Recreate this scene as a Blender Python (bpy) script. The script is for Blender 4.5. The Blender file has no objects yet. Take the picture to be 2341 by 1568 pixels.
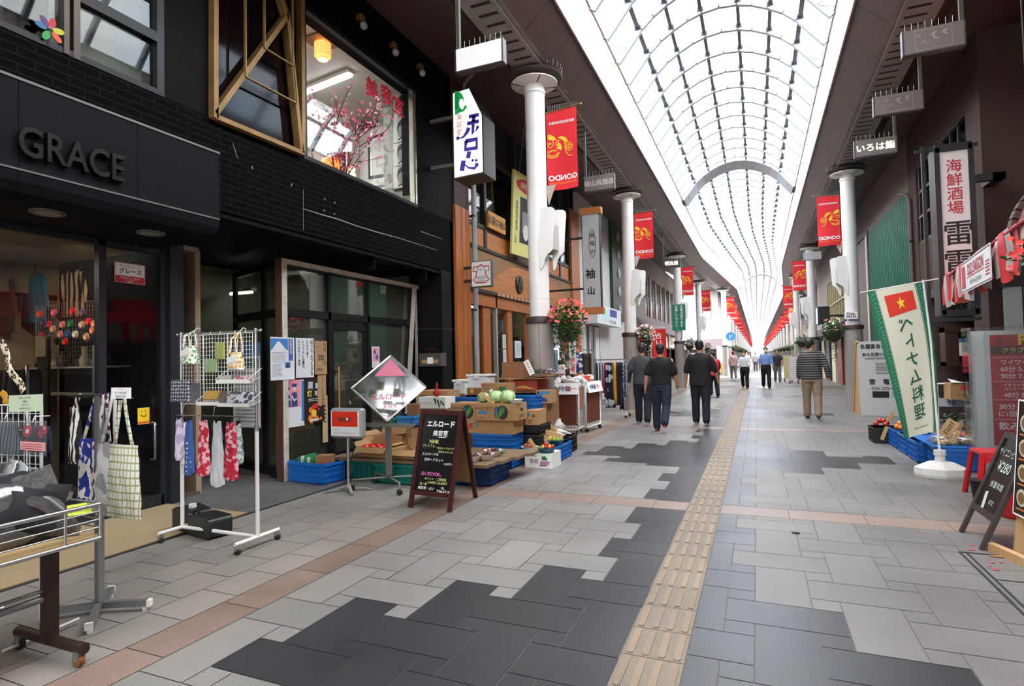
import bpy,bmesh,math,random
from mathutils import Vector,Matrix,noise as mnoise
SC=bpy.context.scene
COL=SC.collection
RND=random.Random(11)
V=Vector
PI=math.pi
# ---------------------------------------------------------------- camera
IMW,IMH,FPX,CAMZ=2341.0,1568.0,1317.0,1.45
_yw,_pt,_rl=math.radians(23.005),math.radians(1.689),math.radians(-1.2836)
FW=V((-math.sin(_yw)*math.cos(_pt),math.cos(_yw)*math.cos(_pt),math.sin(_pt)))
_r0=V((math.cos(_yw),math.sin(_yw),0))
_u0=_r0.cross(FW)
CR=_r0*math.cos(_rl)+_u0*math.sin(_rl)
CU=-_r0*math.sin(_rl)+_u0*math.cos(_rl)
EYE=V((0,0,CAMZ))
cam_d=bpy.data.cameras.new('camera')
cam_d.sensor_width=36.0
cam_d.lens=FPX/IMW*36.0
cam_d.clip_start=0.05
cam_d.clip_end=2000
cam=bpy.data.objects.new('camera',cam_d)
COL.objects.link(cam)
cam.matrix_world=Matrix(((CR.x,CU.x,-FW.x,EYE.x),(CR.y,CU.y,-FW.y,EYE.y),(CR.z,CU.z,-FW.z,EYE.z),(0,0,0,1)))
SC.camera=cam
def at(u,v,x=None,y=None,z=None):
 """the world point a photo pixel shows, on the plane x=, y= or z= (measuring aid)"""
 d=FW+CR*((u-IMW/2)/FPX)-CU*((v-IMH/2)/FPX)
 if x is not None:return EYE+d*(x/d.x)
 if y is not None:return EYE+d*(y/d.y)
 return EYE+d*((z-CAMZ)/d.z)
# ---------------------------------------------------------------- world, exposure
SC.view_settings.view_transform='Standard'
SC.view_settings.look='None'
SC.view_settings.gamma=1
SC.view_settings.exposure=0.0
SC.view_settings.use_curve_mapping=False
SC.cycles.max_bounces=10
SC.cycles.transparent_max_bounces=24
SC.cycles.diffuse_bounces=5
SC.cycles.glossy_bounces=4
SC.cycles.transmission_bounces=6
SC.cycles.caustics_reflective=False
SC.cycles.caustics_refractive=False
SC.cycles.sample_clamp_indirect=6
w=bpy.data.worlds.new('sky')
SC.world=w
w.use_nodes=True
nt=w.node_tree
nt.nodes.clear()
o_=nt.nodes.new('ShaderNodeOutputWorld')
b_=nt.nodes.new('ShaderNodeBackground')
tc=nt.nodes.new('ShaderNodeTexCoord')
nz=nt.nodes.new('ShaderNodeTexNoise')
nz.inputs['Scale'].default_value=2.2
nz.inputs['Detail'].default_value=5
rp=nt.nodes.new('ShaderNodeValToRGB')
rp.color_ramp.elements[0].position=0.28
rp.color_ramp.elements[0].color=(0.50,0.72,0.95,1)
rp.color_ramp.elements[1].position=0.45
rp.color_ramp.elements[1].color=(0.97,0.98,1.0,1)
nt.links.new(tc.outputs['Generated'],nz.inputs['Vector'])
nt.links.new(nz.outputs['Fac'],rp.inputs['Fac'])
nt.links.new(rp.outputs['Color'],b_.inputs['Color'])
b_.inputs['Strength'].default_value=SKY=13.0
nt.links.new(b_.outputs[0],o_.inputs[0])
def lamp(name,kind,loc,power,color=(1,1,1),size=0.1,rot=None,sy=None,spot=None,to=None):
 d=bpy.data.lights.new(name,kind)
 d.energy=power
 d.color=color
 if kind=='AREA':
  d.size=size
  if sy:d.shape='RECTANGLE';d.size_y=sy
 elif kind=='SPOT':
  d.shadow_soft_size=size
  d.spot_size=spot or 1.2
  d.spot_blend=0.6
 else:
  d.shadow_soft_size=size
 o=bpy.data.objects.new(name,d)
 COL.objects.link(o)
 o.location=loc
 if to is not None:
  o.rotation_euler=(V(to)-V(loc)).to_track_quat('-Z','Y').to_euler()
 elif rot:o.rotation_euler=rot
 return o
# ---------------------------------------------------------------- materials
MATS={}
def srgb(h):
 if isinstance(h,str):
  h=h.lstrip('#')
  c=[int(h[i:i+2],16)/255 for i in (0,2,4)]
  return tuple(x/12.92 if x<=0.04045 else ((x+0.055)/1.055)**2.4 for x in c)
 return tuple(h)
class NT:
 """small helper to wire a node tree"""
 def __init__(s,name):
  s.m=bpy.data.materials.new(name)
  s.m.use_nodes=True
  s.t=s.m.node_tree
  s.b=s.t.nodes['Principled BSDF']
  s.out=s.t.nodes['Material Output']
 def n(s,k,**kw):
  x=s.t.nodes.new('ShaderNode'+k)
  for a,b in kw.items():
   if a.startswith('i_'):x.inputs[a[2:].replace('_',' ')].default_value=b
   else:setattr(x,a,b)
  return x
 def l(s,a,b):s.t.links.new(a,b)
 def coord(s,scale=(1,1,1),kind='Object',rot=(0,0,0)):
  c=s.n('TexCoord');m=s.n('Mapping')
  m.inputs['Scale'].default_value=scale
  m.inputs['Rotation'].default_value=rot
  s.l(c.outputs[kind],m.inputs['Vector'])
  return m.outputs['Vector']
 def ramp(s,fac,stops,mode='LINEAR'):
  r=s.n('ValToRGB')
  e=r.color_ramp.elements
  r.color_ramp.interpolation=mode
  while len(e)<len(stops):e.new(0.5)
  for i,(p,c) in enumerate(stops):
   e[i].position=p
   e[i].color=(*srgb(c),1)
  s.l(fac,r.inputs['Fac'])
  return r.outputs['Color']
 def col(s,sock):s.l(sock,s.b.inputs['Base Color'])
 def bump(s,h,strength=0.3,dist=0.01):
  b=s.n('Bump');b.inputs['Strength'].default_value=strength;b.inputs['Distance'].default_value=dist
  s.l(h,b.inputs['Height']);s.l(b.outputs['Normal'],s.b.inputs['Normal'])
def mat(name,c='#808080',rough=0.5,metal=0.0,var=0.0,vscale=8.0,emit=0.0,ecol=None,bump=0.0,bscale=None,spec=None,alpha=None,coat=0.0,vstretch=(1,1,1)):
 if name in MATS:return MATS[name]
 k=NT(name)
 c=srgb(c)
 k.b.inputs['Base Color'].default_value=(*c,1)
 k.b.inputs['Roughness'].default_value=rough
 k.b.inputs['Metallic'].default_value=metal
 if spec is not None:k.b.inputs['Specular IOR Level'].default_value=spec
 if coat:k.b.inputs['Coat Weight'].default_value=coat
 if alpha is not None:k.b.inputs['Alpha'].default_value=alpha
 if emit:
  k.b.inputs['Emission Color'].default_value=(*srgb(ecol or c),1)
  k.b.inputs['Emission Strength'].default_value=emit
 if var or bump:
  vec=k.coord(vstretch)
  nz=k.n('TexNoise',i_Scale=vscale,i_Detail=5.0,i_Roughness=0.6)
  k.l(vec,nz.inputs['Vector'])
  if var:
   lo=tuple(max(0,x*(1-var)) for x in c);hi=tuple(min(1,x*(1+var)) for x in c)
   k.col(k.ramp(nz.outputs['Fac'],[(0.3,lo),(0.7,hi)]))
  if bump:k.bump(nz.outputs['Fac'],bump,0.01)
 MATS[name]=k.m
 return k.m
def glass(name,tint=(0.95,0.97,0.97),refl=0.08,rough=0.02,haze=0.0,hazecol=(0.8,0.8,0.8),graz=0.6):
 """thin pane: see-through with a fresnel reflection, optionally dusty"""
 if name in MATS:return MATS[name]
 k=NT(name)
 t=k.n('BsdfTransparent');t.inputs['Color'].default_value=(*tint,1)
 g=k.n('BsdfGlossy');g.inputs['Roughness'].default_value=rough
 fr=k.n('LayerWeight');fr.inputs['Blend'].default_value=0.25
 mx=k.n('MixShader');mp=k.n('MapRange')
 mp.inputs['To Min'].default_value=refl;mp.inputs['To Max'].default_value=graz
 k.l(fr.outputs['Fresnel'],mp.inputs['Value'])
 k.l(mp.outputs['Result'],mx.inputs['Fac'])
 k.l(t.outputs[0],mx.inputs[1]);k.l(g.outputs[0],mx.inputs[2])
 last=mx.outputs[0]
 if haze:
  d=k.n('BsdfTranslucent');d.inputs['Color'].default_value=(*hazecol,1)
  d2=k.n('BsdfDiffuse');d2.inputs['Color'].default_value=(*hazecol,1)
  m0=k.n('MixShader');k.l(d.outputs[0],m0.inputs[1]);k.l(d2.outputs[0],m0.inputs[2])
  m2=k.n('MixShader');m2.inputs['Fac'].default_value=haze
  k.l(last,m2.inputs[1]);k.l(m0.outputs[0],m2.inputs[2]);last=m2.outputs[0]
 k.l(last,k.out.inputs['Surface'])
 MATS[name]=k.m
 return k.m
def brick(name,c1,c2,mortar,bw,bh,ms=0.006,rough=0.4,plane='YZ',bump=0.3,offset=0.5,spec=.5):
 if name in MATS:return MATS[name]
 k=NT(name)
 k.b.inputs['Specular IOR Level'].default_value=spec
 c=k.n('TexCoord');sp=k.n('SeparateXYZ');cb=k.n('CombineXYZ')
 k.l(c.outputs['Object'],sp.inputs[0])
 k.l(sp.outputs[plane[0]],cb.inputs[0]);k.l(sp.outputs[plane[1]],cb.inputs[1])
 b=k.n('TexBrick',offset=offset)
 b.inputs['Scale'].default_value=1
 b.inputs['Brick Width'].default_value=bw;b.inputs['Row Height'].default_value=bh;b.inputs['Mortar Size'].default_value=ms
 b.inputs['Color1'].default_value=(*srgb(c1),1);b.inputs['Color2'].default_value=(*srgb(c2),1);b.inputs['Mortar'].default_value=(*srgb(mortar),1)
 k.l(cb.outputs[0],b.inputs['Vector']);k.col(b.outputs['Color'])
 k.b.inputs['Roughness'].default_value=rough
 if bump:k.bump(b.outputs['Fac'],-bump,0.006)
 MATS[name]=k.m
 return k.m
def wood(name,c1,c2,scale=3.0,rough=0.5,axis='Z'):
 if name in MATS:return MATS[name]
 k=NT(name)
 st={'X':(1,9,9),'Y':(9,1,9),'Z':(9,9,1)}[axis]
 vec=k.coord(st)
 nz=k.n('TexNoise',i_Scale=scale,i_Detail=6.0,i_Roughness=0.65)
 k.l(vec,nz.inputs['Vector'])
 k.col(k.ramp(nz.outputs['Fac'],[(0.3,c1),(0.7,c2)]))
 k.b.inputs['Roughness'].default_value=rough
 k.bump(nz.outputs['Fac'],0.15,0.004)
 MATS[name]=k.m
 return k.m
def granite(name,c,amp=0.35,rough=0.55,stain=0.25,sheen=None):
 if name in MATS:return MATS[name]
 k=NT(name)
 c=srgb(c)
 v1=k.n('TexNoise',i_Scale=160.0,i_Detail=2.0);v2=k.n('TexNoise',i_Scale=0.9,i_Detail=5.0)
 vec=k.coord()
 k.l(vec,v1.inputs['Vector']);k.l(vec,v2.inputs['Vector'])
 a=k.ramp(v1.outputs['Fac'],[(0.32,tuple(x*(1-amp) for x in c)),(0.68,tuple(min(1,x*(1+amp)) for x in c))])
 b=k.ramp(v2.outputs['Fac'],[(0.3,(1-stain,)*3),(0.65,(1,1,1))])
 g=k.n('NewGeometry')
 rr=k.ramp(g.outputs['Random Per Island'],[(0,(0.84,0.84,0.84)),(1,(1,1,1))])
 mx=k.n('Mix',data_type='RGBA',blend_type='MULTIPLY');mx.inputs['Factor'].default_value=1
 k.l(a,mx.inputs['A']);k.l(b,mx.inputs['B'])
 m2=k.n('Mix',data_type='RGBA',blend_type='MULTIPLY');m2.inputs['Factor'].default_value=1
 k.l(mx.outputs['Result'],m2.inputs['A']);k.l(rr,m2.inputs['B'])
 k.col(m2.outputs['Result'])
 r2=k.n('MapRange');r2.inputs['To Min'].default_value=rough-0.12;r2.inputs['To Max'].default_value=rough+0.12
 k.l(v2.outputs['Fac'],r2.inputs['Value']);k.l(r2.outputs['Result'],k.b.inputs['Roughness'])
 MATS[name]=k.m
 return k.m
def pattern(name,kind='',c1='',c2='',scale=10.0,c3=None,rough=0.8,rot=(0,0,0),thr=0.5,coord='Object'):
 """printed cloth and paper patterns"""
 if name in MATS:return MATS[name]
 k=NT(name)
 vec=k.coord((scale,)*3 if not isinstance(scale,tuple) else scale,coord,rot)
 if kind=='dots':
  t=k.n('TexVoronoi',i_Scale=1.0);t.inputs['Randomness'].default_value=0.15;k.l(vec,t.inputs['Vector'])
  c=k.ramp(t.outputs['Distance'],[(0,c2),(thr,c1)],'CONSTANT')
 elif kind=='flowers':
  t=k.n('TexVoronoi',i_Scale=1.0);k.l(vec,t.inputs['Vector'])
  if c3 is None:c=k.ramp(t.outputs['Distance'],[(0,c2),(thr,c1)],'CONSTANT')
  else:c=k.ramp(t.outputs['Distance'],[(0,c3),(thr*0.45,c2),(thr,c1)],'CONSTANT')
 elif kind=='patches':
  t=k.n('TexVoronoi',i_Scale=1.0);k.l(vec,t.inputs['Vector'])
  sp=k.n('SeparateColor');k.l(t.outputs['Color'],sp.inputs[0])
  c=k.ramp(sp.outputs[0],[(0,c1),(0.4,c2),(0.75,c3 or c1)],'CONSTANT')
 elif kind=='stripes':
  t=k.n('TexWave',i_Scale=1.0,i_Distortion=0.0);k.l(vec,t.inputs['Vector'])
  c=k.ramp(t.outputs['Fac'],[(0,c1),(thr,c2)],'CONSTANT')
 elif kind=='zebra':
  t=k.n('TexWave',i_Scale=1.0,i_Distortion=5.0,i_Detail=2.0);t.inputs['Detail Scale'].default_value=1.2;k.l(vec,t.inputs['Vector'])
  c=k.ramp(t.outputs['Fac'],[(0,c1),(thr,c2)],'CONSTANT')
 elif kind=='blotch':
  t=k.n('TexNoise',i_Scale=1.0,i_Detail=3.0);k.l(vec,t.inputs['Vector'])
  st=[(0,c1),(thr,c2)]+([(thr+0.09,c3)] if c3 else [])
  c=k.ramp(t.outputs['Fac'],st,'CONSTANT')
 elif kind=='check':
  sx=k.n('SeparateXYZ');cx=k.n('CombineXYZ');k.l(vec,sx.inputs[0]);k.l(sx.outputs['X'],cx.inputs[0]);k.l(sx.outputs['Z'],cx.inputs[1]);vec=cx.outputs[0]
  t=k.n('TexBrick',offset=0.0);t.inputs['Scale'].default_value=1;t.inputs['Brick Width'].default_value=1.0;t.inputs['Row Height'].default_value=1.0;t.inputs['Mortar Size'].default_value=thr*0.25
  t.inputs['Color1'].default_value=t.inputs['Color2'].default_value=(*srgb(c1),1);t.inputs['Mortar'].default_value=(*srgb(c2),1)
  k.l(vec,t.inputs['Vector']);c=t.outputs['Color']
 elif kind=='chequer':
  t=k.n('TexChecker',i_Scale=1.0);t.inputs['Color1'].default_value=(*srgb(c1),1);t.inputs['Color2'].default_value=(*srgb(c2),1)
  k.l(vec,t.inputs['Vector']);c=t.outputs['Color']
 k.col(c)
 k.b.inputs['Roughness'].default_value=rough
 MATS[name]=k.m
 return k.m
# ---------------------------------------------------------------- mesh building
_GC={}
def glyph_mesh(s,bold=0.0):
 key=(s,bold)
 if key not in _GC:
  cu=bpy.data.curves.new('lettering','FONT')
  cu.body=s;cu.size=1;cu.offset=bold;cu.resolution_u=3
  o=bpy.data.objects.new('lettering',cu)
  me=bpy.data.meshes.new_from_object(o)
  vs=[(v.co.x,v.co.y) for v in me.vertices]
  fs=[tuple(p.vertices) for p in me.polygons]
  bpy.data.objects.remove(o);bpy.data.curves.remove(cu);bpy.data.meshes.remove(me)
  if vs:
   xs=[a for a,_ in vs];ys=[b for _,b in vs]
   bb=(min(xs),max(xs),min(ys),max(ys))
  else:bb=(0,0.5,0,0.5)
  _GC[key]=(vs,fs,bb)
 return _GC[key]
class Frame:
 """a flat board: origin, x axis, y axis (metres), n towards the viewer"""
 def __init__(s,o,ux,uy):
  s.o=V(o);s.x=V(ux).normalized();s.y=V(uy).normalized();s.n=s.x.cross(s.y).normalized()
 def p(s,a,b,h=0.0):return s.o+s.x*a+s.y*b+s.n*h
 def off(s,a,b,h=0.0):
  f=Frame(s.p(a,b,h),s.x,s.y);return f
class MB:
 def __init__(s,M=None):
  s.v=[];s.f=[];s.m=[];s.sm=[];s.k=0;s.M=M;s.smooth=False
 def add(s,vs,fs,smooth=None):
  b=len(s.v)
  if s.M is not None:vs=[s.M @ V(v) for v in vs]
  s.v.extend(tuple(v) for v in vs)
  sm=s.smooth if smooth is None else smooth
  for f in fs:
   s.f.append(tuple(i+b for i in f));s.m.append(s.k);s.sm.append(sm)
  return s
 def slot(s,k):s.k=k;return s
 def box(s,x0,x1,y0,y1,z0,z1):
  vs=[(x0,y0,z0),(x1,y0,z0),(x1,y1,z0),(x0,y1,z0),(x0,y0,z1),(x1,y0,z1),(x1,y1,z1),(x0,y1,z1)]
  return s.add(vs,[(3,2,1,0),(4,5,6,7),(0,1,5,4),(1,2,6,5),(2,3,7,6),(3,0,4,7)],False)
 def bar(s,a,b,w,h,up=(0,0,1)):
  """rectangular bar from a to b, w across, h along up"""
  a=V(a);b=V(b);d=(b-a).normalized();up=V(up)
  if abs(d.dot(up))>0.99:up=V((1,0,0))
  sx=d.cross(up).normalized()*w/2;sy=sx.cross(d).normalized()*h/2
  vs=[a-sx-sy,a+sx-sy,a+sx+sy,a-sx+sy,b-sx-sy,b+sx-sy,b+sx+sy,b-sx+sy]
  return s.add(vs,[(3,2,1,0),(4,5,6,7),(0,1,5,4),(1,2,6,5),(2,3,7,6),(3,0,4,7)],False)
 def obox(s,fr,x0,x1,y0,y1,h0,h1):
  vs=[fr.p(a,b,c) for c in (h0,h1) for a,b in ((x0,y0),(x1,y0),(x1,y1),(x0,y1))]
  return s.add(vs,[(3,2,1,0),(4,5,6,7),(0,1,5,4),(1,2,6,5),(2,3,7,6),(3,0,4,7)],False)
 def rect(s,fr,x0,x1,y0,y1,h=0.001):
  return s.add([fr.p(x0,y0,h),fr.p(x1,y0,h),fr.p(x1,y1,h),fr.p(x0,y1,h)],[(0,1,2,3)],False)
 def poly(s,fr,pts,h=0.001):
  return s.add([fr.p(a,b,h) for a,b in pts],[tuple(range(len(pts)))],False)
 def disc(s,fr,cx,cy,r,h=0.001,n=20,ry=None,a0=0,a1=2*PI):
  ry=ry or r
  return s.poly(fr,[(cx+r*math.cos(a0+(a1-a0)*i/n),cy+ry*math.sin(a0+(a1-a0)*i/n)) for i in range(n if a1-a0>6.2 else n+1)],h)
 def stroke(s,fr,pts,wd,h=0.001):
  """a flat brush line through 2D points; wd a number or one width per point"""
  n=len(pts)
  ws=wd if isinstance(wd,(list,tuple)) else [wd]*n
  L=[];Rr=[]
  for i in range(n):
   a=V((*pts[max(0,i-1)],0));b=V((*pts[min(n-1,i+1)],0))
   d=(b-a);d.normalize();q=V((-d.y,d.x,0))*ws[i]/2
   L.append((pts[i][0]+q.x,pts[i][1]+q.y));Rr.append((pts[i][0]-q.x,pts[i][1]-q.y))
  vs=[fr.p(*p,h) for p in L]+[fr.p(*p,h) for p in Rr]
  return s.add(vs,[(i,n+i,n+i+1,i+1) for i in range(n-1)],False)
 def prism(s,fr,pts,h0,h1,smooth=False):
  n=len(pts)
  vs=[fr.p(a,b,h0) for a,b in pts]+[fr.p(a,b,h1) for a,b in pts]
  fs=[tuple(reversed(range(n))),tuple(range(n,2*n))]
  s.add(vs,fs,False)
  return s.add(vs,[(i,(i+1)%n,n+(i+1)%n,n+i) for i in range(n)],smooth)
 def cyl(s,a,b,r0,r1=None,n=14,caps=True):
  return s.tube([a,b],[r0,r0 if r1 is None else r1],n,caps)
 def tube(s,path,r,n=8,caps=True,closed=False,flat=None):
  path=[V(p) for p in path];m=len(path)
  rs=r if isinstance(r,(list,tuple)) else [r]*m
  vs=[];prev=None
  for i,p in enumerate(path):
   if closed:d=path[(i+1)%m]-path[i-1]
   else:d=path[min(m-1,i+1)]-path[max(0,i-1)]
   d.normalize()
   if prev is None:
    up=V((0,0,1)) if abs(d.z)<0.9 else V((0,1,0))
    x=d.cross(up).normalized()
   else:
    x=(prev-d*prev.dot(d)).normalized()
   prev=x;y=d.cross(x)
   for j in range(n):
    t=2*PI*j/n
    ry=rs[i]*(flat or 1)
    vs.append(p+x*math.cos(t)*rs[i]+y*math.sin(t)*ry)
  fs=[]
  for i in range(m if closed else m-1):
   for j in range(n):
    a=i*n+j;b=i*n+(j+1)%n;i2=(i+1)%m
    fs.append((a,b,i2*n+(j+1)%n,i2*n+j))
  s.add(vs,fs,True)
  if caps and not closed:
   s.add(vs[:n],[tuple(reversed(range(n)))],False);s.add(vs[-n:],[tuple(range(n))],False)
  return s
 def lathe(s,c,prof,n=20,smooth=True,axis=None):
  """prof: (radius, height) from bottom to top around c"""
  c=V(c);ax=V(axis).normalized() if axis else V((0,0,1))
  x=V((1,0,0)) if abs(ax.x)<0.9 else V((0,1,0))
  x=(x-ax*x.dot(ax)).normalized();y=ax.cross(x)
  vs=[c+x*math.cos(2*PI*j/n)*r+y*math.sin(2*PI*j/n)*r+ax*h for r,h in prof for j in range(n)]
  i0=0
  for i in range(1,len(prof)):   # sharp corners split the smooth shading
   if i<len(prof)-1:
    p,q,w_=prof[i-1:i+2]
    a=math.atan2(q[1]-p[1],q[0]-p[0])-math.atan2(w_[1]-q[1],w_[0]-q[0])
    if abs(math.sin(a/2))<0.3:continue
   s.add(vs[i0*n:(i+1)*n],[(k*n+j,k*n+(j+1)%n,(k+1)*n+(j+1)%n,(k+1)*n+j) for k in range(i-i0) for j in range(n)],smooth)
   i0=i
  if prof[0][0]>1e-4:s.add(vs[:n],[tuple(reversed(range(n)))],False)
  if prof[-1][0]>1e-4:s.add(vs[-n:],[tuple(range(n))],False)
  return s
 def ball(s,c,r,n=12,m=8,wob=0.0,seed=0,rot=None):
  c=V(c);r=V(r) if not isinstance(r,(int,float)) else V((r,r,r))
  vs=[]
  for i in range(m+1):
   ph=PI*i/m
   for j in range(n):
    th=2*PI*j/n
    d=V((math.sin(ph)*math.cos(th),math.sin(ph)*math.sin(th),math.cos(ph)))
    k=1+(wob*mnoise.noise(d*1.7+V((seed*3.1,seed,0))) if wob else 0)
    q=V((d.x*r.x,d.y*r.y,d.z*r.z))*k
    if rot is not None:q=rot @ q
    vs.append(c+q)
  fs=[(i*n+j,(i+1)*n+j,(i+1)*n+(j+1)%n,i*n+(j+1)%n) for i in range(m) for j in range(n)]
  return s.add(vs,fs,True)
 def sheet(s,fn,nu,nv,smooth=True,closed=False):
  vs=[fn(i/nu,j/nv) for j in range(nv+1) for i in range(nu+1)]
  fs=[(j*(nu+1)+i,j*(nu+1)+i+1,(j+1)*(nu+1)+i+1,(j+1)*(nu+1)+i) for j in range(nv) for i in range(nu)]
  return s.add(vs,fs,smooth)
 def text(s,fr,x,y,size,body,al='c',bold=0.0,h=0.0015,sx=1.0,vertical=False,pitch=1.08,warp=None,valign='m'):
  """lettering centred (or left 'l') on x,y ; size = capital height-ish in metres"""
  if vertical:
   for i,ch in enumerate(body):
    s.text(fr,x,y-i*size*pitch,size,ch,'c',bold,h,sx,False,1,warp)
   return s
  multi=bold>0.008 and any(ord(c)>255 for c in body)
  vs,fs,bb=glyph_mesh(body,0.0 if multi else bold)
  hh=0.73 if all(ord(c)<128 for c in body) else 0.88
  k=size/hh
  ox={'c':-(bb[0]+bb[1])/2,'l':-bb[0],'r':-bb[1]}[al]
  oy=-(bb[2]+bb[3])/2 if valign=='m' else 0
  if len(body)==1 and not vertical and ord(body)>255:oy=-0.36
  for i,(da,db) in enumerate(((-bold,-bold),(bold,-bold),(-bold,bold),(bold,bold)) if multi else ((0,0),)):
   out=[fr.p(x+(a+ox+da*.8)*k*sx,y+(b+oy+db*.8)*k,h+math.copysign(i*0.0004,h)) for a,b in vs]
   s.add(out,fs,False)
  return s
 def build(s,name,mats,parent=None,bevel=0.0,solid=0.0,seg=2,sub=0,merge=False):
  me=bpy.data.meshes.new(name)
  me.from_pydata(s.v,[],s.f)
  if not isinstance(mats,(list,tuple)):mats=[mats]
  for m in mats:me.materials.append(m)
  me.polygons.foreach_set('material_index',[min(i,len(mats)-1) for i in s.m])
  me.polygons.foreach_set('use_smooth',s.sm)
  me.update()
  if merge:
   b=bmesh.new();b.from_mesh(me);bmesh.ops.remove_doubles(b,verts=b.verts,dist=1e-5);b.to_mesh(me);b.free()
  o=bpy.data.objects.new(name,me)
  COL.objects.link(o)
  if parent is not None:
   o.parent=parent
   o.matrix_parent_inverse=Matrix.LocRotScale(parent.location,parent.rotation_euler,parent.scale).inverted() if parent.parent is None else parent['_w2l'] if '_w2l' in parent else Matrix()
  if solid:
   d=o.modifiers.new('thickness','SOLIDIFY');d.thickness=solid;d.offset=0
  if bevel:
   d=o.modifiers.new('edges','BEVEL');d.width=bevel;d.segments=seg;d.limit_method='ANGLE'
  if sub:
   d=o.modifiers.new('subdivision','SUBSURF');d.levels=d.render_levels=sub
  return o
def tag(o,label,cat,group=None,kind=None):
 o['label']=label;o['category']=cat
 if group:o['group']=group
 if kind:o['kind']=kind
 return o
def thing(name,label,cat,loc=(0,0,0),group=None,kind='thing'):
 o=bpy.data.objects.new(name,None)
 o.empty_display_size=0.1
 COL.objects.link(o)
 o.location=loc
 return tag(o,label,cat,group,kind)
def struct(o):
 o['kind']='structure';return o
def copy_tree(o,M,label=None,group=None):
 """copy a thing with its parts and sub-parts, moved by the world matrix M"""
 def cp(a,par):
  c=a.copy();COL.objects.link(c)
  if par is not None:
   c.parent=par;c.matrix_parent_inverse=a.matrix_parent_inverse.copy()
  for ch in a.children:cp(ch,c)
  return c
 r=cp(o,None)
 r.matrix_basis=M @ o.matrix_basis
 if label:r['label']=label
 if group:r['group']=group
 return r
def T(x,y,z=0.0):return Matrix.Translation((x,y,z))
def RZ(a):return Matrix.Rotation(a,4,'Z')
def X_(p):return Frame(p,(1,0,0),(0,0,1))          # board facing -Y (towards the camera)
def Y_(p):return Frame(p,(0,1,0),(0,0,1))          # board on a left-hand facade, facing +X
def Yr(p):return Frame(p,(0,-1,0),(0,0,1))         # board on a right-hand facade, facing -X
# ================================================================ THE SETTING
M_panel=mat('canopy panel','#d0c0b9',0.45,var=0.06,vscale=1.2)
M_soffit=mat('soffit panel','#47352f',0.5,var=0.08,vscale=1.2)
M_seam=mat('panel seam','#2a2220',0.7)
M_duct=mat('duct grey','#8a8680',0.55,var=0.2,vscale=3)
M_ductdark=mat('duct slot','#1a1816',0.7)
M_fascia_edge=mat('fascia edge','#9a8c88',0.4)
M_rib=mat('rib white','#c9d3dc',0.4)
M_purlin=mat('purlin grey','#585558',0.4,metal=0.3)
M_light=granite('floor light','#868380',0.30,0.42,0.30)
M_dark=granite('floor dark','#333438',0.35,0.36,0.22)
M_pink=granite('floor pink','#8f7a71',0.34,0.45,0.35)
M_grout=mat('floor grout','#5c5a57',0.9)
M_side=granite('floor side','#8d8780',0.22,0.5,0.35)
M_sidepink=granite('floor side pink','#8a7468',0.42,0.55,0.6)
M_tact=granite('tactile tile','#7f7263',0.25,0.6,0.3)
M_tactbar=granite('tactile bar','#8f7a64',0.22,0.55,0.35)
M_conc=mat('entrance concrete','#5e5c5a',0.7,var=0.22,vscale=3)
M_asph=mat('crossing asphalt','#8d8b89',0.8,var=0.08)
M_paint=mat('road paint','#d8d8d4',0.6,var=0.06)
UX,UY=0.1514,0.1529
def pink0(k):return 5.65+6.42*k
ROWS=[(3,3,3),(6,2,2),(9,3,3),(12,2,2),(14,5,5),(17,8,8),(19,11,11),(20,14,14),(21,11,14),(24,8,8),(27,5,5),(30,2,2),(33,3,3),(36,2,2),(40,3,3)]
def dark_here(x,y):
 q=((y-5.97)/UY)%42.0
 if q>=40:return 'p'
 for e,L,Rr in ROWS:
  if q<e:
   n=(-0.66-x)/UX if x<-0.5 else (x+0.36)/UX
   return 'd' if n<(L if x<-0.5 else Rr) else 'l'
 return 'l'
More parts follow.
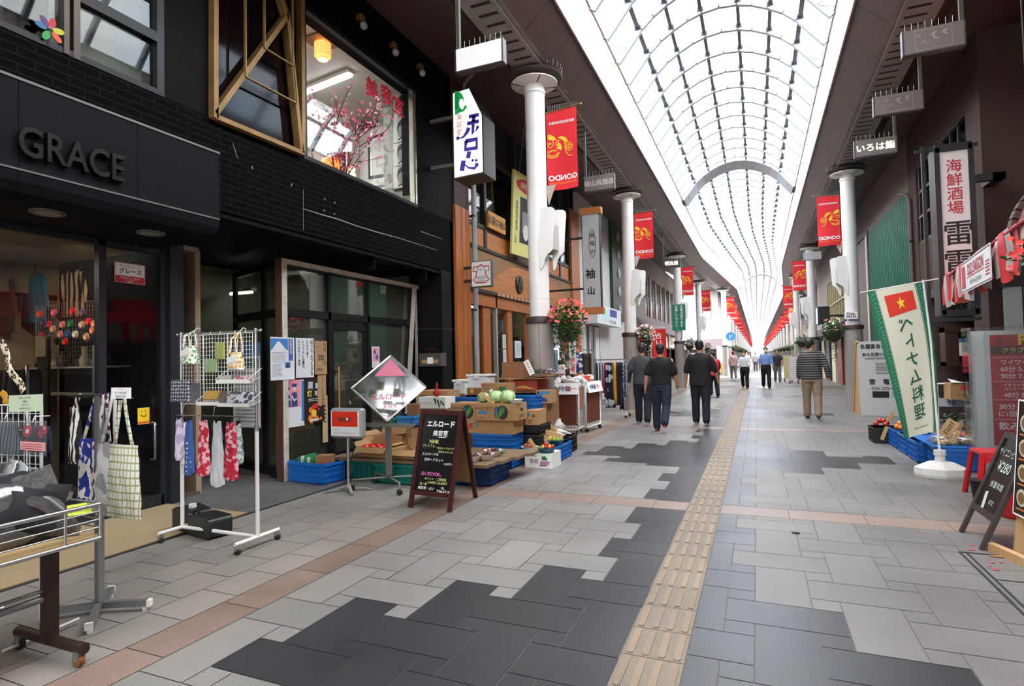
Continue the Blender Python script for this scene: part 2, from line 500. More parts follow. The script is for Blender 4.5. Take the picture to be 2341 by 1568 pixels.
def build_floor():
 m=MB()
 m.slot(0).box(-12,12,-24,39.8,-0.3,-0.004)
 g=0.003
 def tile(x0,x1,y0,y1,k):
  if x1-x0<0.02 or y1-y0<0.02:return
  m.slot(k).add([(x0+g,y0+g,0),(x1-g,y0+g,0),(x1-g,y1-g,0),(x0+g,y1-g,0)],[(0,1,2,3)])
 tiles=[]
 for a in range(-60,60):
  for b in range(-60,170):
   if (a+b)%2:continue
   # lattice (3,3),(3,-3)
   px,py=3*a,3*b
   tiles+=[(px,py,1,1),(px,py+3,1,1),(px,py+1,4,2),(px+1,py+3,2,4)]
 xa,ya=-2.03,2.33-42*UY
 for (i,j,w_,h_) in tiles:
  y0,y1=ya+j*UY,ya+(j+h_)*UY
  if y1<-1 or y0>39.7:continue
  for side in (0,1):
   if side==0:x0=xa+i*UX;x1=x0+w_*UX;lo,hi=-2.78,-0.66
   else:x0=-0.36+(i+1)*UX;x1=x0+w_*UX;lo,hi=-0.36,4.6
   x0c,x1c=max(x0,lo),min(x1,hi)
   if x1c<=x0c:continue
   # cut by the pink bands
   segs=[(y0,y1)]
   for k in range(-1,6):
    p0,p1=pink0(k),pink0(k)+0.32
    ns=[]
    for s0,s1 in segs:
     if s1<=p0 or s0>=p1:ns.append((s0,s1));continue
     if s0<p0:ns.append((s0,p0))
     if s1>p1:ns.append((p1,s1))
    segs=ns
   for s0,s1 in segs:
    cx,cy=(x0c+x1c)/2,(s0+s1)/2
    k={'d':2,'l':1,'p':1}[dark_here(cx,cy)]
    if side==1 and k==1 and cx>0.0:k=9  # pale tiles right of the tactile strip take a darker tone
    if side==0 and k==2 and (i*7+j*3)%37==0 and w_==2:k=4
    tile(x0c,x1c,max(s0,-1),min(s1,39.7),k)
 for k in range(-1,5):
  y0=pink0(k);x=-2.78
  while x<4.6:
   x1=min(x+0.6,4.6)
   for a,b in ((x,min(x1,-0.66)),(max(x,-0.36),x1)):
    if b>a:tile(a,b,y0,y0+0.32,3)
   x=x1
 # side pavement and its pink kerb strip
 y=-1.0
 while y<39.5:
  tile(-3.07,-2.78,y,y+0.6,5);y+=0.6
 r=random.Random(3)
 x=-3.07;col=0
 while x>-4.62:
  x0=max(x-0.31,-4.62)
  y=-1-(0.15 if col%2 else 0)
  while y<39.5:
   tile(x0,x,y,y+0.37,6);y+=0.37
  x-=0.31;col+=1
 m.slot(1).box(-5,4.5,-24,-1.05,-0.1,0.0)
 m.slot(7).add([(-9,4.2,0.0),(-4.64,4.2,0.0),(-4.64,9.3,0.0),(-9,9.3,0.0)],[(0,1,2,3)])
 m.slot(8).box(-4.66,-4.62,-1,9.2,-0.003,0.004)
 m.slot(7).add([(-9,9.3,0.0),(-4.64,9.3,0.0),(-4.64,39.7,0),(-9,39.7,0.0)],[(0,1,2,3)])
 fl=struct(m.build('floor',[M_grout,M_light,M_dark,M_pink,mat('floor mid','#5b5c60',0.45,var=0.1,vscale=60),M_sidepink,M_side,M_conc,mat('floor groove','#2b2a29',0.6),granite('floor right darker','#777371',0.28,0.5,0.35)]))
 # crossing and the far street
 m=MB()
 m.slot(0).box(-40,40,39.8,48.5,-0.3,-0.01)
 for i in range(9):m.slot(1).box(-3.6+i*0.9,-3.15+i*0.9,40.2,42.6,-0.02,-0.006)
 for i in range(8):m.slot(1).box(-3.0+i*0.9,-2.55+i*0.9,45.6,48.2,-0.02,-0.006)
 m.slot(2).box(-9,10,48.5,260,-0.3,0.0)
 for k in range(30):
  y=50+6.42*k
  m.slot(3).box(-1.6,2.4,y,y+0.9,-0.1,0.003)
 m.slot(3).box(-0.5,1.0,48.5,250,-0.1,0.002)
 struct(m.build('floor',[M_asph,M_paint,mat('far paving','#a5a29f',0.5,var=0.1,vscale=2),mat('far dark paving','#7d7d80',0.5)]))
 # tactile strip
 m=MB()
 y=-0.2;n=0
 while y<39.6:
  m.slot(0).add([(-0.658,y+0.002,0.0015),(-0.362,y+0.002,0.0015),(-0.362,y+0.302,0.0015),(-0.658,y+0.302,0.0015)],[(0,1,2,3)])
  for i in range(4):
   cx=-0.6225+i*0.075
   if y<14:
    pts=[(cx+0.0165*math.cos(t),(y+0.272+0.0165*math.sin(t))) for t in [PI*q/5 for q in range(6)]]
    pts+=[(cx+0.0165*math.cos(t),(y+0.032+0.0165*math.sin(t))) for t in [PI+PI*q/5 for q in range(6)]]
    m.slot(1).prism(Frame((0,0,0),(1,0,0),(0,1,0)),pts,0.0005,0.006)
   else:m.slot(1).box(cx-0.016,cx+0.016,y+0.02,y+0.285,0.0005,0.006)
  y+=0.304
 y=48
 while y<150:
  m.slot(1).box(0.35,0.65,y,y+0.95,-0.01,0.008);y+=1.0
 struct(m.build('trim_1',[M_tact,M_tactbar]))
build_floor()
# ---------------------------------------------------------------- canopies and vault
def lin(y,y0,a,y1,b):return a if y<=y0 else b if y>=y1 else a+(b-a)*(y-y0)/(y1-y0)
def xl(y):return lin(y,31.5,-2.52,48.5,-1.30)
def xr(y):return lin(y,37.0,1.50,55.0,2.32)
ZF=6.6
PROF=[(0,7.62),(0,ZF),(-0.43,6.2),(-1.0,6.2),(-1.38,6.64),(-2.75,6.64)]
def canopy(sgn,fx,y_end=250.0):
 m=MB()
 ys=[-24+1.0*i for i in range(0,85)]+[61+6.3*i for i in range(1,31)]
 off=0.66 if sgn<0 else 0.73
 ys=[y+off for y in ys]
 for a,b in zip(ys[:-1],ys[1:]):
  gap=0.006 if b<60 else 0.0
  a2,b2=a+gap,b-gap
  for i,((o0,z0),(o1,z1)) in enumerate(zip(PROF[:-1],PROF[1:])):
   def P(o,z,y):return (fx(y)+(o if sgn<0 else -o),y,z)
   if i==2:continue
   q=[P(o0,z0,a2),P(o1,z1,a2),P(o1,z1,b2),P(o0,z0,b2)]
   m.slot(0 if i==0 else 3).add(q,[(0,1,2,3) if sgn<0 else (3,2,1,0)])
   # backing seen in the seams
   e=0.012 if i<1 else 0.0
   q=[P(o0-0.012*(i==0),z0+(0.012 if i else 0),a),P(o1-0.012*(i==0),z1+(0.012 if i else 0),a),P(o1-0.012*(i==0),z1+(0.012 if i else 0),b),P(o0-0.012*(i==0),z0+(0.012 if i else 0),b)]
   m.slot(1).add(q,[(0,1,2,3) if sgn<0 else (3,2,1,0)])
  # solid roof over the canopy so no sky comes through
  m.slot(1).add([P(0,7.62,a),P(-0.3,7.7,a),P(-0.3,7.7,b),P(0,7.62,b)],[(0,1,2,3)])
  m.slot(1).add([P(-0.3,7.7,a),P(-3.4,7.4,a),P(-3.4,7.4,b),P(-0.3,7.7,b)],[(0,1,2,3)])
 # little metal lip along the lower and the upper edge
 for a,b in zip(ys[:-1],ys[1:]):
  for z in (ZF-0.006,7.62):
   m.slot(2).bar((fx(a)-sgn*0.012,a,z),(fx(b)-sgn*0.012,b,z),0.03,0.02)
 c=struct(m.build('ceiling',[M_panel,M_seam,M_fascia_edge,M_soffit]))
 # slotted trough on the underside
 d=MB()
 o0,o1=(-0.50,-0.90)
 for a,b in zip(ys[:-1],ys[1:]):
  def P(o,z,y):return (fx(y)+(o if sgn<0 else -o),y,z)
  for (oa,za),(ob,zb) in (((-0.43,6.2),(-0.50,6.2)),((-0.50,6.2),(-0.50,6.16)),((-0.50,6.16),(-0.90,6.16)),((-0.90,6.16),(-0.90,6.2)),((-0.90,6.2),(-1.0,6.2))):
   d.slot(0).add([P(oa,za,a),P(ob,zb,a),P(ob,zb,b),P(oa,za,b)],[(0,1,2,3) if sgn<0 else (3,2,1,0)])
  if a<40:
   n=4
   for i in range(n):
    y=a+(b-a)*(i+0.5)/n
    d.slot(1).add([P(-0.56,6.157,y-0.05),P(-0.84,6.157,y-0.05),P(-0.84,6.157,y+0.012),P(-0.56,6.157,y+0.012)],[(0,1,2,3) if sgn<0 else (3,2,1,0)])
 d.build('duct',[M_duct,M_ductdark],c)
 return c
canopy(-1,xl)
canopy(1,xr)
def vault():
 base=[(-2.02,7.6),(-1.53,8.22),(-1.28,8.45),(-0.99,8.63),(-0.68,8.78),(-0.37,8.87),(0,8.91),(0.37,8.87),(0.68,8.78),(0.99,8.63),(1.28,8.45),(1.53,8.22),(2.02,7.6)]
 def pt(i,y,dz=0.0):
  a,b=xl(y),xr(y)
  c,h=(a+b)/2,(b-a)/2
  x,z=base[i]
  k=h/2.02
  return V((c+x*k,y,7.6+(z-7.6)*k+dz))
 ys=[-24.22+1.0*i for i in range(85)]+[61.0+2.0*i for i in range(90)]
 ribs=MB()
 for y in ys:
  wide=0.45 if abs(y-23.78)<0.1 or abs(y-56.78)<0.1 else 0.03
  P=[pt(i,y) for i in range(13)]
  for a,b in zip(P[:-1],P[1:]):
   n=V((-(b.z-a.z),0,b.x-a.x)).normalized()*0.11
   w_=V((0,wide,0))
   vs=[a-w_,a+w_,b+w_,b-w_,a-w_-n,a+w_-n,b+w_-n,b-w_-n]
   ribs.slot(0).add(vs,[(0,1,2,3),(7,6,5,4),(0,3,7,4),(2,1,5,6)])
   # dark lower flange
   if y<40:
    vs=[a-w_*1.25-n,a+w_*1.25-n,b+w_*1.25-n,b-w_*1.25-n]
    vs+=[q-n*0.12 for q in vs]
    ribs.slot(1).add(vs,[(0,1,2,3),(7,6,5,4),(0,3,7,4),(2,1,5,6)])
 c=struct(ribs.build('ceiling',[M_rib,mat('rib flange','#8d949b',0.4)]))
 pu=MB()
 for i in (1,3,5,7,9,11):
  for y0,y1 in zip(ys[:-1],ys[1:]):
   a,b=pt(i,y0+0.05,-0.02),pt(i,y1-0.05,-0.02)
   pu.bar(a,b,0.085 if i in (1,11) else 0.07,0.06)
   pu.bar(pt(i,y0-0.07,-0.03),pt(i,y0+0.07,-0.03),0.12,0.08)
 pu.build('purlin',M_purlin,c)
 gl=MB()
 rr=random.Random(5)
 for y0,y1 in zip(ys[:-1],ys[1:]):
  for i in range(12):
   blue=(i in (0,11)) or (y0<9 and i in (1,2))
   pink=(y0>18 and i in (1,2,10) and rr.random()<0.6) or (49<y0<57)
   gl.slot(1 if blue and y0>8 else 2 if pink else 0).add([pt(i,y0,0.02),pt(i+1,y0,0.02),pt(i+1,y1,0.02),pt(i,y1,0.02)],[(0,1,2,3)])
 gl.build('glazing',[glass('roof glass',(0.97,0.98,0.985),0.03),glass('roof glass blue',(0.86,0.95,0.99),0.03),glass('roof glass pink',(0.97,0.86,0.9),0.03)],c)
 # wire hooks on the fascia edges
 hk=MB()
 for i in range(16):
  y=9.4+2.0*i
  for f,s in ((xl,1),(xr,-1)):
   x=f(y)
   hk.tube([(x,y-0.25,7.62),(x+s*0.28,y+0.1,7.7),(x+s*0.3,y+0.18,7.72),(x+s*0.22,y+0.22,7.7),(x,y+0.2,7.62)],0.008,5)
 hk.build('hook',mat('hook wire','#8f9498',0.4,metal=0.5),c)
vault()
# ================================================================ COLUMNS, BANNERS, BASKETS
M_white=mat('painted steel white','#e9e7e4',0.4,var=0.04,vscale=2.5)
M_gran=granite('column granite','#a8a19a',0.18,0.5,0.15)
M_collar=mat('collar brown','#3a2c28',0.5)
M_capdark=mat('cap dark','#3b3431',0.5,var=0.3,vscale=4)
M_spike=mat('spike steel','#9a9a9a',0.35,metal=0.8)
M_black=mat('black metal','#151515',0.45)
M_red=mat('banner red','#e02531',0.75,var=0.05,vscale=5)
M_yel=mat('banner yellow','#f6c22f',0.7)
M_wht=mat('print white','#f2f0ee',0.7)
M_orng=mat('print orange','#f08a2a',0.7)
M_gold=mat('arm brass','#8f7a50',0.4,metal=0.6)
def make_column(label):
 t=thing('arcade_column',label,'column',group='columns of the arcade')
 b=MB()
 b.lathe((0,0,0),[(0.215,0.0),(0.215,0.53),(0.211,0.535),(0.215,0.54),(0.215,1.28),(0.211,1.285),(0.215,1.29),(0.215,2.03)],32)
 for a in (0.25,0.25+PI/2,0.25+PI,0.25+1.5*PI):
  b.slot(1).bar((0.2145*math.sin(a),-0.2145*math.cos(a),0.0),(0.2145*math.sin(a),-0.2145*math.cos(a),2.03),0.006,0.003,(math.sin(a),-math.cos(a),0))
 b.build('granite_base',[M_gran,M_seam],t)
 c=MB();c.lathe((0,0,2.03),[(0.19,0),(0.245,0.01),(0.245,0.10),(0.235,0.115),(0.17,0.118)],32);c.build('collar',M_collar,t)
 s=MB();prof=[]
 for z0,z1 in ((2.14,2.42),(2.43,4.28),(4.29,5.2),(5.21,5.90)):prof+=[(0.165,z0),(0.165,z1),(0.162,z1+0.003),(0.162,z1+0.007)]
 s.lathe((0,0,0),prof,32);s.lathe((0,0,5.84),[(0.165,0),(0.178,0.01),(0.178,0.05),(0.165,0.06)],32)
 s.build('shaft',M_white,t)
 k=MB()
 k.lathe((0,0,5.88),[(0.166,0),(0.166,0.10),(0.34,0.125),(0.385,0.14),(0.385,0.155),(0.2,0.16)],32)
 k.build('cap',M_white,t)
 k=MB()
 k.lathe((0,0,6.07),[(0.20,-0.04),(0.30,-0.015),(0.40,0.0),(0.46,0.025),(0.475,0.05),(0.45,0.075),(0.1,0.075)],32)
 for a in (0.6,0.6+PI/2,0.6+PI,0.6+1.5*PI):k.bar((0.16*math.cos(a),0.16*math.sin(a),5.99),(0.38*math.cos(a),0.38*math.sin(a),6.01),0.02,0.02)
 k.build('rim_disc',M_capdark,t)
 sp=MB()
 for i in range(26):
  a=2*PI*i/26
  sp.cyl((0.45*math.cos(a),0.45*math.sin(a),6.18),(0.47*math.cos(a),0.47*math.sin(a),6.27),0.003,n=4)
 sp.build('spike_strip',M_spike,t)  # thin steel bird spikes standing round the rim
 return t
def wing_outline(mir=1):
 P=[(-0.15,0.98),(-0.145,1.04),(-0.10,1.085),(0,1.10),(0.11,1.085),(0.15,1.04),(0.155,0.98),(0.13,0.6),(0.115,0.30),(0.085,0.26),(0.03,0.22),(-0.02,0.13),(-0.045,0.02),(-0.085,-0.05),(-0.10,-0.02),(-0.12,0.4)]
 return P
def make_lamp(label,s):
 t=thing('column_lamp',label,'lamp',group='lamps on the columns')
 m=MB()
 for dx,dy,k in ((0.02,-0.12,1.0),(0.14,0.14,0.9)):
  P=wing_outline()
  fr=lambda a,b,h:V((s*(a*k+dx),dy+h+0.10*max(0,(b-0.75))-0.06*(1-b)*0,2.95+b*0.88))
  n=len(P)
  vs=[fr(a,b,-0.012) for a,b in P]+[fr(a,b,0.012) for a,b in P]
  m.add(vs,[tuple(range(n)),tuple(range(n,2*n))]+[(i,(i+1)%n,n+(i+1)%n,n+i) for i in range(n)],False)
 m.build('wing_plate',M_white,t)
 b=MB();b.box(min(s*0.04,s*0.16),max(s*0.04,s*0.16),-0.10,0.12,3.22,3.62);b.build('lamp_body',mat('lamp body','#b8b4ae',0.4),t)
 a=MB();a.box(-0.10,0.10,-0.03,0.03,3.15,3.72);a.build('bracket',mat('bracket grey','#8d8a86',0.5),t)
 return t
class Bent(Frame):
 amp=0.05
 W=0.52;Hh=1.30
 def p(s,a,b,h=0.0):
  q=s.o+s.x*a+s.y*b
  t=1-b/s.Hh
  return q+s.n*(h+s.amp*t*math.sin(PI*a/s.W)+0.02*t*math.sin(7*b+2*a))
def emblem(m,fr,h):
 def q(pts):return [((x-270)/205*0.52,(755-y)/405*1.30) for x,y in pts]
 m.stroke(fr,q([(300,592),(325,590),(345,572),(352,545),(350,520),(362,502)]),[0.008,0.014,0.016,0.016,0.02,0.03],h)
 m.stroke(fr,q([(335,520),(352,503),(375,492),(398,488)]),[0.03,0.06,0.055,0.01],h)
 for r in (22,13):
  m.stroke(fr,q([(322+r*math.cos(a),545+r*math.sin(a)) for a in [2*PI*i/14 for i in range(15)]]),0.009,h)
 for i in range(6):
  a=i*PI/3;m.stroke(fr,q([(322+4*math.cos(a),545+4*math.sin(a)),(322+13*math.cos(a+.5),545+13*math.sin(a+.5))]),0.008,h)
 m.poly(fr,q([(372,545),(382,522),(396,512),(405,522),(404,540),(392,552),(378,556)]),h)
 m.stroke(fr,q([(388,505),(402,505),(412,515),(412,530)]),0.016,h)
 m.poly(fr,q([(408,500),(425,480),(450,468),(466,468),(468,490),(455,496),(432,500)]),h)
 m.stroke(fr,q([(430,502),(432,525),(450,538),(466,528),(468,508)]),0.014,h)
 m.disc(fr,*q([(450,515)])[0],0.018,h)
 m.stroke(fr,q([(404,540),(415,556),(438,552),(452,560),(470,556)]),0.018,h)
 m.stroke(fr,q([(392,566),(400,582),(425,592),(452,590),(472,578)]),0.014,h)
 m.stroke(fr,q([(398,562),(404,572),(426,580),(450,578),(470,566)]),0.010,h)
 for i in range(5):
  m.stroke(fr,q([(408+13*i,574+4*math.sin(i)),(408+13*i,590)]),0.010,h)
def make_banner(label,s,front):
 """s: side the cloth hangs to (+1 street lies at +x); front: -1 the readable face looks at the camera, +1 away"""
 t=thing('street_banner',label,'banner',group='shopping street banners')
 a=MB()
 a.tube([(s*0.15,0,5.50),(s*0.78,0,5.56)],0.012,8)
 a.ball((s*0.79,0,5.55),0.022,8,6)
 a.build('banner_arm',M_gold,t)
 sp=MB()
 for i in range(13):sp.cyl((s*(0.22+0.04*i),0,5.51),(s*(0.225+0.042*i),0,5.62),0.002,n=4)
 sp.build('spike_strip',M_spike,t)  # row of steel bird spikes along the arm
 m=MB()
 x0=0.19 if s>0 else -0.71
 if front<0:fr=Bent((x0,-0.002,4.22),(1,0,0),(0,0,1))
 else:fr=Bent((x0+0.52,0.002,4.22),(-1,0,0),(0,0,1))
 m.slot(0).sheet(lambda i,j:fr.p(i*0.52,j*1.30),8,16)
 for h in (0.004,-0.004):
  m.slot(1);emblem(m,fr,h)
  m.slot(2).text(fr,0.26,0.20,0.085,'GONDO','c',0.035,h,1.08)
  m.slot(2).text(fr,0.26,1.10,0.043,'権堂商店街協同組合','c',0.02,h)
  m.slot(3).text(fr,0.26,0.11,0.034,'SHOPPING STREET','c',0.015,h,1.2)
 m.build('banner_cloth',[M_red,M_yel,M_wht,M_orng],t)
 g=MB()
 g.add([(s*0.16,0,4.30),(s*0.33,0,4.30),(s*0.20,0,3.98),(s*0.16,0.02,4.30),(s*0.33,0.02,4.30),(s*0.20,0.02,3.98)],[(0,1,2),(5,4,3),(0,3,4,1),(1,4,5,2),(2,5,3,0)])
 g.build('gusset_plate',mat('gusset','#b9aca2',0.5),t)
 return t
def leaf_cluster(n,c,r,seed,size=(0.03,0.06),droop=0.0):
 rr=random.Random(seed);m=MB()
 for i in range(n):
  d=V((rr.gauss(0,1),rr.gauss(0,1),rr.gauss(0,1))).normalized()*(rr.random()**0.35)
  p=V(c)+V((d.x*r[0],d.y*r[1],d.z*r[2]))
  if droop and d.z<0:p.x=c[0]+(p.x-c[0])*(1+d.z*droop);p.y=c[1]+(p.y-c[1])*(1+d.z*droop)
  a=rr.uniform(0,2*PI);s_=rr.uniform(*size)
  u=V((math.cos(a),math.sin(a),rr.uniform(-0.7,0.5))).normalized();w_=u.cross(V((rr.uniform(-.5,.5),rr.uniform(-.5,.5),1))).normalized()
  m.add([p-u*s_,p+w_*s_*0.5+V((0,0,.2*s_)),p+u*s_,p-w_*s_*0.5+V((0,0,.2*s_))],[(0,1,2,3)],False)
 return m
def blossom(m,p,r,rr):
 a0=rr.uniform(0,6);n=V((rr.uniform(-1,1),rr.uniform(-1.3,0.3),rr.uniform(0,1))).normalized()
 u=n.orthogonal().normalized();w_=n.cross(u)
 for k in range(5):
  a=a0+k*2*PI/5
  d=u*math.cos(a)+w_*math.sin(a);e=u*math.cos(a+.55)+w_*math.sin(a+.55);f=u*math.cos(a-.55)+w_*math.sin(a-.55)
  m.add([p,p+f*r*.75+n*r*.1,p+d*r+n*r*.2,p+e*r*.75+n*r*.1],[(0,1,2,3)],False)
M_leaf=mat('leaf green','#3f6a2a',0.55,var=0.5,vscale=12)
M_leafd=mat('leaf dark','#2c4a22',0.55,var=0.5,vscale=12)
M_flo=[mat('petal coral','#ee6a50',0.6),mat('petal white','#eee6e4',0.6),mat('petal pink','#e33a5c',0.6)]
def make_basket(label,seed,nleaf=420,nflo=70,trail=0.5,cols=(0,0,2),scale=1.0):
 t=thing('flower_basket',label,'flower basket',group='flower baskets on the columns')
 rr=random.Random(seed)
 b=MB();b.tube([(-0.26,0,1.98),(-0.1,0,1.99),(0,0,1.95)],0.012,6);b.tube([(-0.26,0,1.75),(0,0,1.9)],0.009,6);b.build('bracket',M_black,t)
 p=MB();p.lathe((0,0,1.72),[(0.08,0),(0.15,0.1),(0.17,0.2),(0.16,0.2),(0.0,0.19)],16);p.build('pot',mat('pot brown','#3c3029',0.8),t)
 lf=leaf_cluster(nleaf,(0,0,2.02),(0.27*scale,0.27*scale,0.28*scale),seed)
 f2=leaf_cluster(int(nleaf*0.5),(0,0,1.78),(0.20*scale,0.20*scale,trail),seed+1,(0.02,0.045),0.7)
 lf.add(f2.v,f2.f,False)
 lf.build('foliage',[M_leaf],t)
 fm=MB()
 for i in range(nflo):
  d=V((rr.gauss(0,1),rr.gauss(0,1),abs(rr.gauss(0,1))*1.1-0.25)).normalized()
  blossom(fm.slot(rr.choice(cols)),V((d.x*0.30*scale,d.y*0.30*scale,2.06+d.z*0.31*scale)),rr.uniform(0.02,0.036),rr)
 for i in range(nflo // 3):
  d=V((rr.gauss(0,1),rr.gauss(0,1),0)).normalized();z=rr.uniform(0,trail)
  k=0.22*(1-0.5*z/trail)
  blossom(fm.slot(rr.choice((1,1,2))),V((d.x*k*scale,d.y*k*scale,1.85-z)),rr.uniform(0.015,0.028),rr)
 fm.build('blossom',M_flo,t)
 return t
near=['first left column, pale steel shaft on granite, with big trailing coral basket','second left column, pale steel on granite, behind the rack of dark clothes','third left column, pale steel shaft, carrying the green junction sign','fourth left column, slim pale shaft before the crossing street']
LCOL=[(-3.27,8.9),(-3.27,16.3),(-3.27,27.3),(-3.27,37.7)]
RCOL=[(2.27,16.9),(2.27,28.2),(2.27,38.3)]
nearr=['nearest right column, pale steel on granite, beside the white sandwich board','second right column, pale steel on granite, behind the striped pullover man','third right column, pale shaft with a small dark plate before the crossing']
FAR_L=[(-2.05,49.5+8.6*i) for i in range(22)]
FAR_R=[(3.07,50.5+8.6*i) for i in range(22)]
ordn=lambda i:('first second third fourth fifth sixth seventh eighth ninth tenth eleventh twelfth thirteenth fourteenth fifteenth sixteenth seventeenth eighteenth nineteenth twentieth twenty-first twenty-second').split()[i]
col0=make_column(near[0])
ban_l=make_banner('large red banner seen from behind on the first left column',1,1)
ban_r=make_banner('red banner with yellow lion emblem on the nearest right column',-1,-1)
lamp_l=make_lamp('white curved wing lamp on the first left column',1)
lamp_r=make_lamp('white curved wing lamp on the nearest right column',-1)
used=set()
def put(proto,x,y,label,sx=1):
 if proto.name not in used:
  used.add(proto.name);proto.location=(x,y,0);proto['label']=label;return proto
 return copy_tree(proto,T(x-proto.location.x,y-proto.location.y),label)
for i,(x,y) in enumerate(LCOL):
 put(col0,x,y,near[i])
 put(ban_l,x,y,['large red banner seen from behind on the first left column','red banner seen from behind on the second left column','red banner above the green junction sign','small red banner hanging askew on the fourth left column'][i])
 put(lamp_l,x+0.17,y-0.03,'white curved wing lamp on the '+ordn(i)+' left column')
for i,(x,y) in enumerate(RCOL):
 put(col0,x,y,nearr[i])
 put(ban_r,x,y,'red banner with yellow lion emblem on the '+['nearest','second','third'][i]+' right column')
 put(lamp_r,x-0.17,y-0.03,'white curved wing lamp on the '+['nearest','second','third'][i]+' right column')
for i,(x,y) in enumerate(FAR_L):
 put(col0,x,y,'pale column beyond the crossing, left row, '+ordn(i)+' from the crossing')
 put(ban_l,x,y,'red banner beyond the crossing, left row, '+ordn(i)+' from the crossing')
for i,(x,y) in enumerate(FAR_R):
 put(col0,x,y,'pale column beyond the crossing, right row, '+ordn(i)+' from the crossing')
 put(ban_r,x,y,'red banner beyond the crossing, right row, '+ordn(i)+' from the crossing')
# extra banner of the lamp posts at the jog
put(col0,-2.05,43.2,'white corner column with a round blue road sign at the crossing')
put(ban_l,-2.05,43.2,'red banner on the white corner column at the crossing')
bk=make_basket('big hanging basket of coral flowers with long trails on the first left column',5,620,120,0.62,(0,0,0,2),1.12)
bk.location=(-3.27+0.50,8.9-0.05,0.0)
bk2=make_basket('basket of pink and white flowers on the second left column',9,300,110,0.35,(0,1,1),0.95)
bk2.location=(-3.27+0.42,16.3-0.05,0)
bk3=make_basket('leafy basket with few pale flowers on the third left column',14,420,30,0.6,(0,1),1.0)
bk3.location=(-3.27+0.46,27.3,0)
b4=copy_tree(bk2,T(-3.27+0.46-bk2.location.x,37.7-bk2.location.y),'basket of red and orange flowers on the fourth left column')
b5=copy_tree(bk3,T(2.27-0.45-bk3.location.x,16.9-bk3.location.y),'bushy basket with coral flowers on the nearest right column')
b6=copy_tree(bk3,T(2.27-0.45-bk3.location.x,28.2-bk3.location.y) ,'green trailing basket on the second right column')
for i in range(7):
 copy_tree(bk3,T(-2.05+0.42-bk3.location.x,FAR_L[i][1]-bk3.location.y),'small flower basket beyond the crossing, left row, '+ordn(i)+' from the crossing')
 copy_tree(bk3,T(3.07-0.42-bk3.location.x,FAR_R[i][1]-bk3.location.y),'small flower basket beyond the crossing, right row, '+ordn(i)+' from the crossing')
# signs hung under the canopies
M_signbox=mat('sign box grey','#77726f',0.4,metal=0.2)
def hang_sign(name,label,u0,v0,u1,v1,depth,hgt,face,words=None,wmat=None,emit=False,post_left=True,deco=False):
 a=EYE+(FW+CR*((u0-IMW/2)/FPX)-CU*((v0-IMH/2)/FPX))*depth
 b=at(u1,v1,y=a.y)
 w_=b.x-a.x;z=(a.z+b.z)/2
 t=thing(name,label,'sign',(a.x,a.y,z),group='box signs hung under the canopy')
 m=MB();m.box(a.x,b.x,a.y,a.y+0.09,z-hgt,z);m.build('sign_box',[face],t,bevel=0.004)
 e=MB()
 for x in ((a.x,b.x)):e.box(x-0.008,x+0.008,a.y-0.006,a.y+0.096,z-hgt-0.006,z+0.006)
 e.box(a.x,b.x,a.y-0.006,a.y+0.096,z-hgt-0.014,z-hgt-0.0005);e.build('edge_trim',[mat('sign trim','#3a3836',0.4)],t)
 sp=MB()
 for i in range(9):x=a.x+w_*(i+0.5)/9;sp.cyl((x,a.y+0.04,z),(x,a.y+0.04,z+0.10),0.003,n=4)
 sp.build('spike_strip',M_spike,t)  # steel bird spikes on top of the sign box
 px=a.x+0.02 if post_left else b.x-0.02
 p=MB();p.box(px-0.022,px+0.022,a.y+0.02,a.y+0.065,z-hgt,6.66 if abs(px+.5)>3.2 else 6.22);p.build('hanger_post',[mat('hanger post','#4a4643',0.5)],t)
 if words or deco:
  l=MB();fr=X_((a.x+w_/2,a.y-0.0005,z-hgt/2))
  if words:l.text(fr,0,0,min(hgt*0.45,w_*0.9/len(words)),words,'c',0.02,0.002)
  if deco:
   for r_ in ((-.19,.19,.118,.123),(-.19,.19,-.123,-.118),(-.19,-.185,-.12,.12),(.185,.19,-.12,.12)):l.rect(fr,*r_,0.002)
   l.stroke(fr,[(-.03,.03),(.0,.06),(.05,.075)],[.01,.03,.005],.002);l.stroke(fr,[(0,.05),(.01,.0),(.05,-.02),(.055,.01)],[.02,.025,.015,.004],.002)
   l.stroke(fr,[(.08,.04),(.12,.07),(.16,.09)],[.01,.03,.004],.002);l.stroke(fr,[(.11,.06),(.12,.03),(.15,.03)],[.015,.02,.01],.002)
   l.stroke(fr,[(-.13,-.05),(-.09,.0),(-.07,-.05),(-.03,-.02)],[.01,.014,.01,.004],.002);l.text(fr,-.15,.06,.035,'鮨',h=.002)
  l.build('lettering',[wmat],t)
 return t
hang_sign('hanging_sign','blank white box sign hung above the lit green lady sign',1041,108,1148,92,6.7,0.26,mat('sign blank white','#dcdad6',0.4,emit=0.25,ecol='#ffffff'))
hang_sign('hanging_sign','grey box sign of the kimono shop hung before the second left column',1335,407,1403,393,11.8,0.30,M_signbox,'袖山呉服店',mat('sign pale letters','#c9c5c0',0.5))
hang_sign('hanging_sign','small dark box sign with lit characters at the third left column',1515,593,1555,590,22.0,0.33,mat('sign box dark','#3b3835',0.5),'明治屋',mat('lit letters','#fff6d0',0.5,emit=1.6))
hang_sign('hanging_sign','nearest brown box sign with pale brush crest on the right, topmost',2063,75,2205,42,7.2,0.30,M_signbox,None,mat('sign pale letters dim','#9c9792',0.5),post_left=False,deco=True)
hang_sign('hanging_sign','second brown box sign with pale brush crest on the right',1997,221,2110,204,9.1,0.30,M_signbox,None,mat('sign pale letters dim','#9c9792',0.5),post_left=False,deco=True)
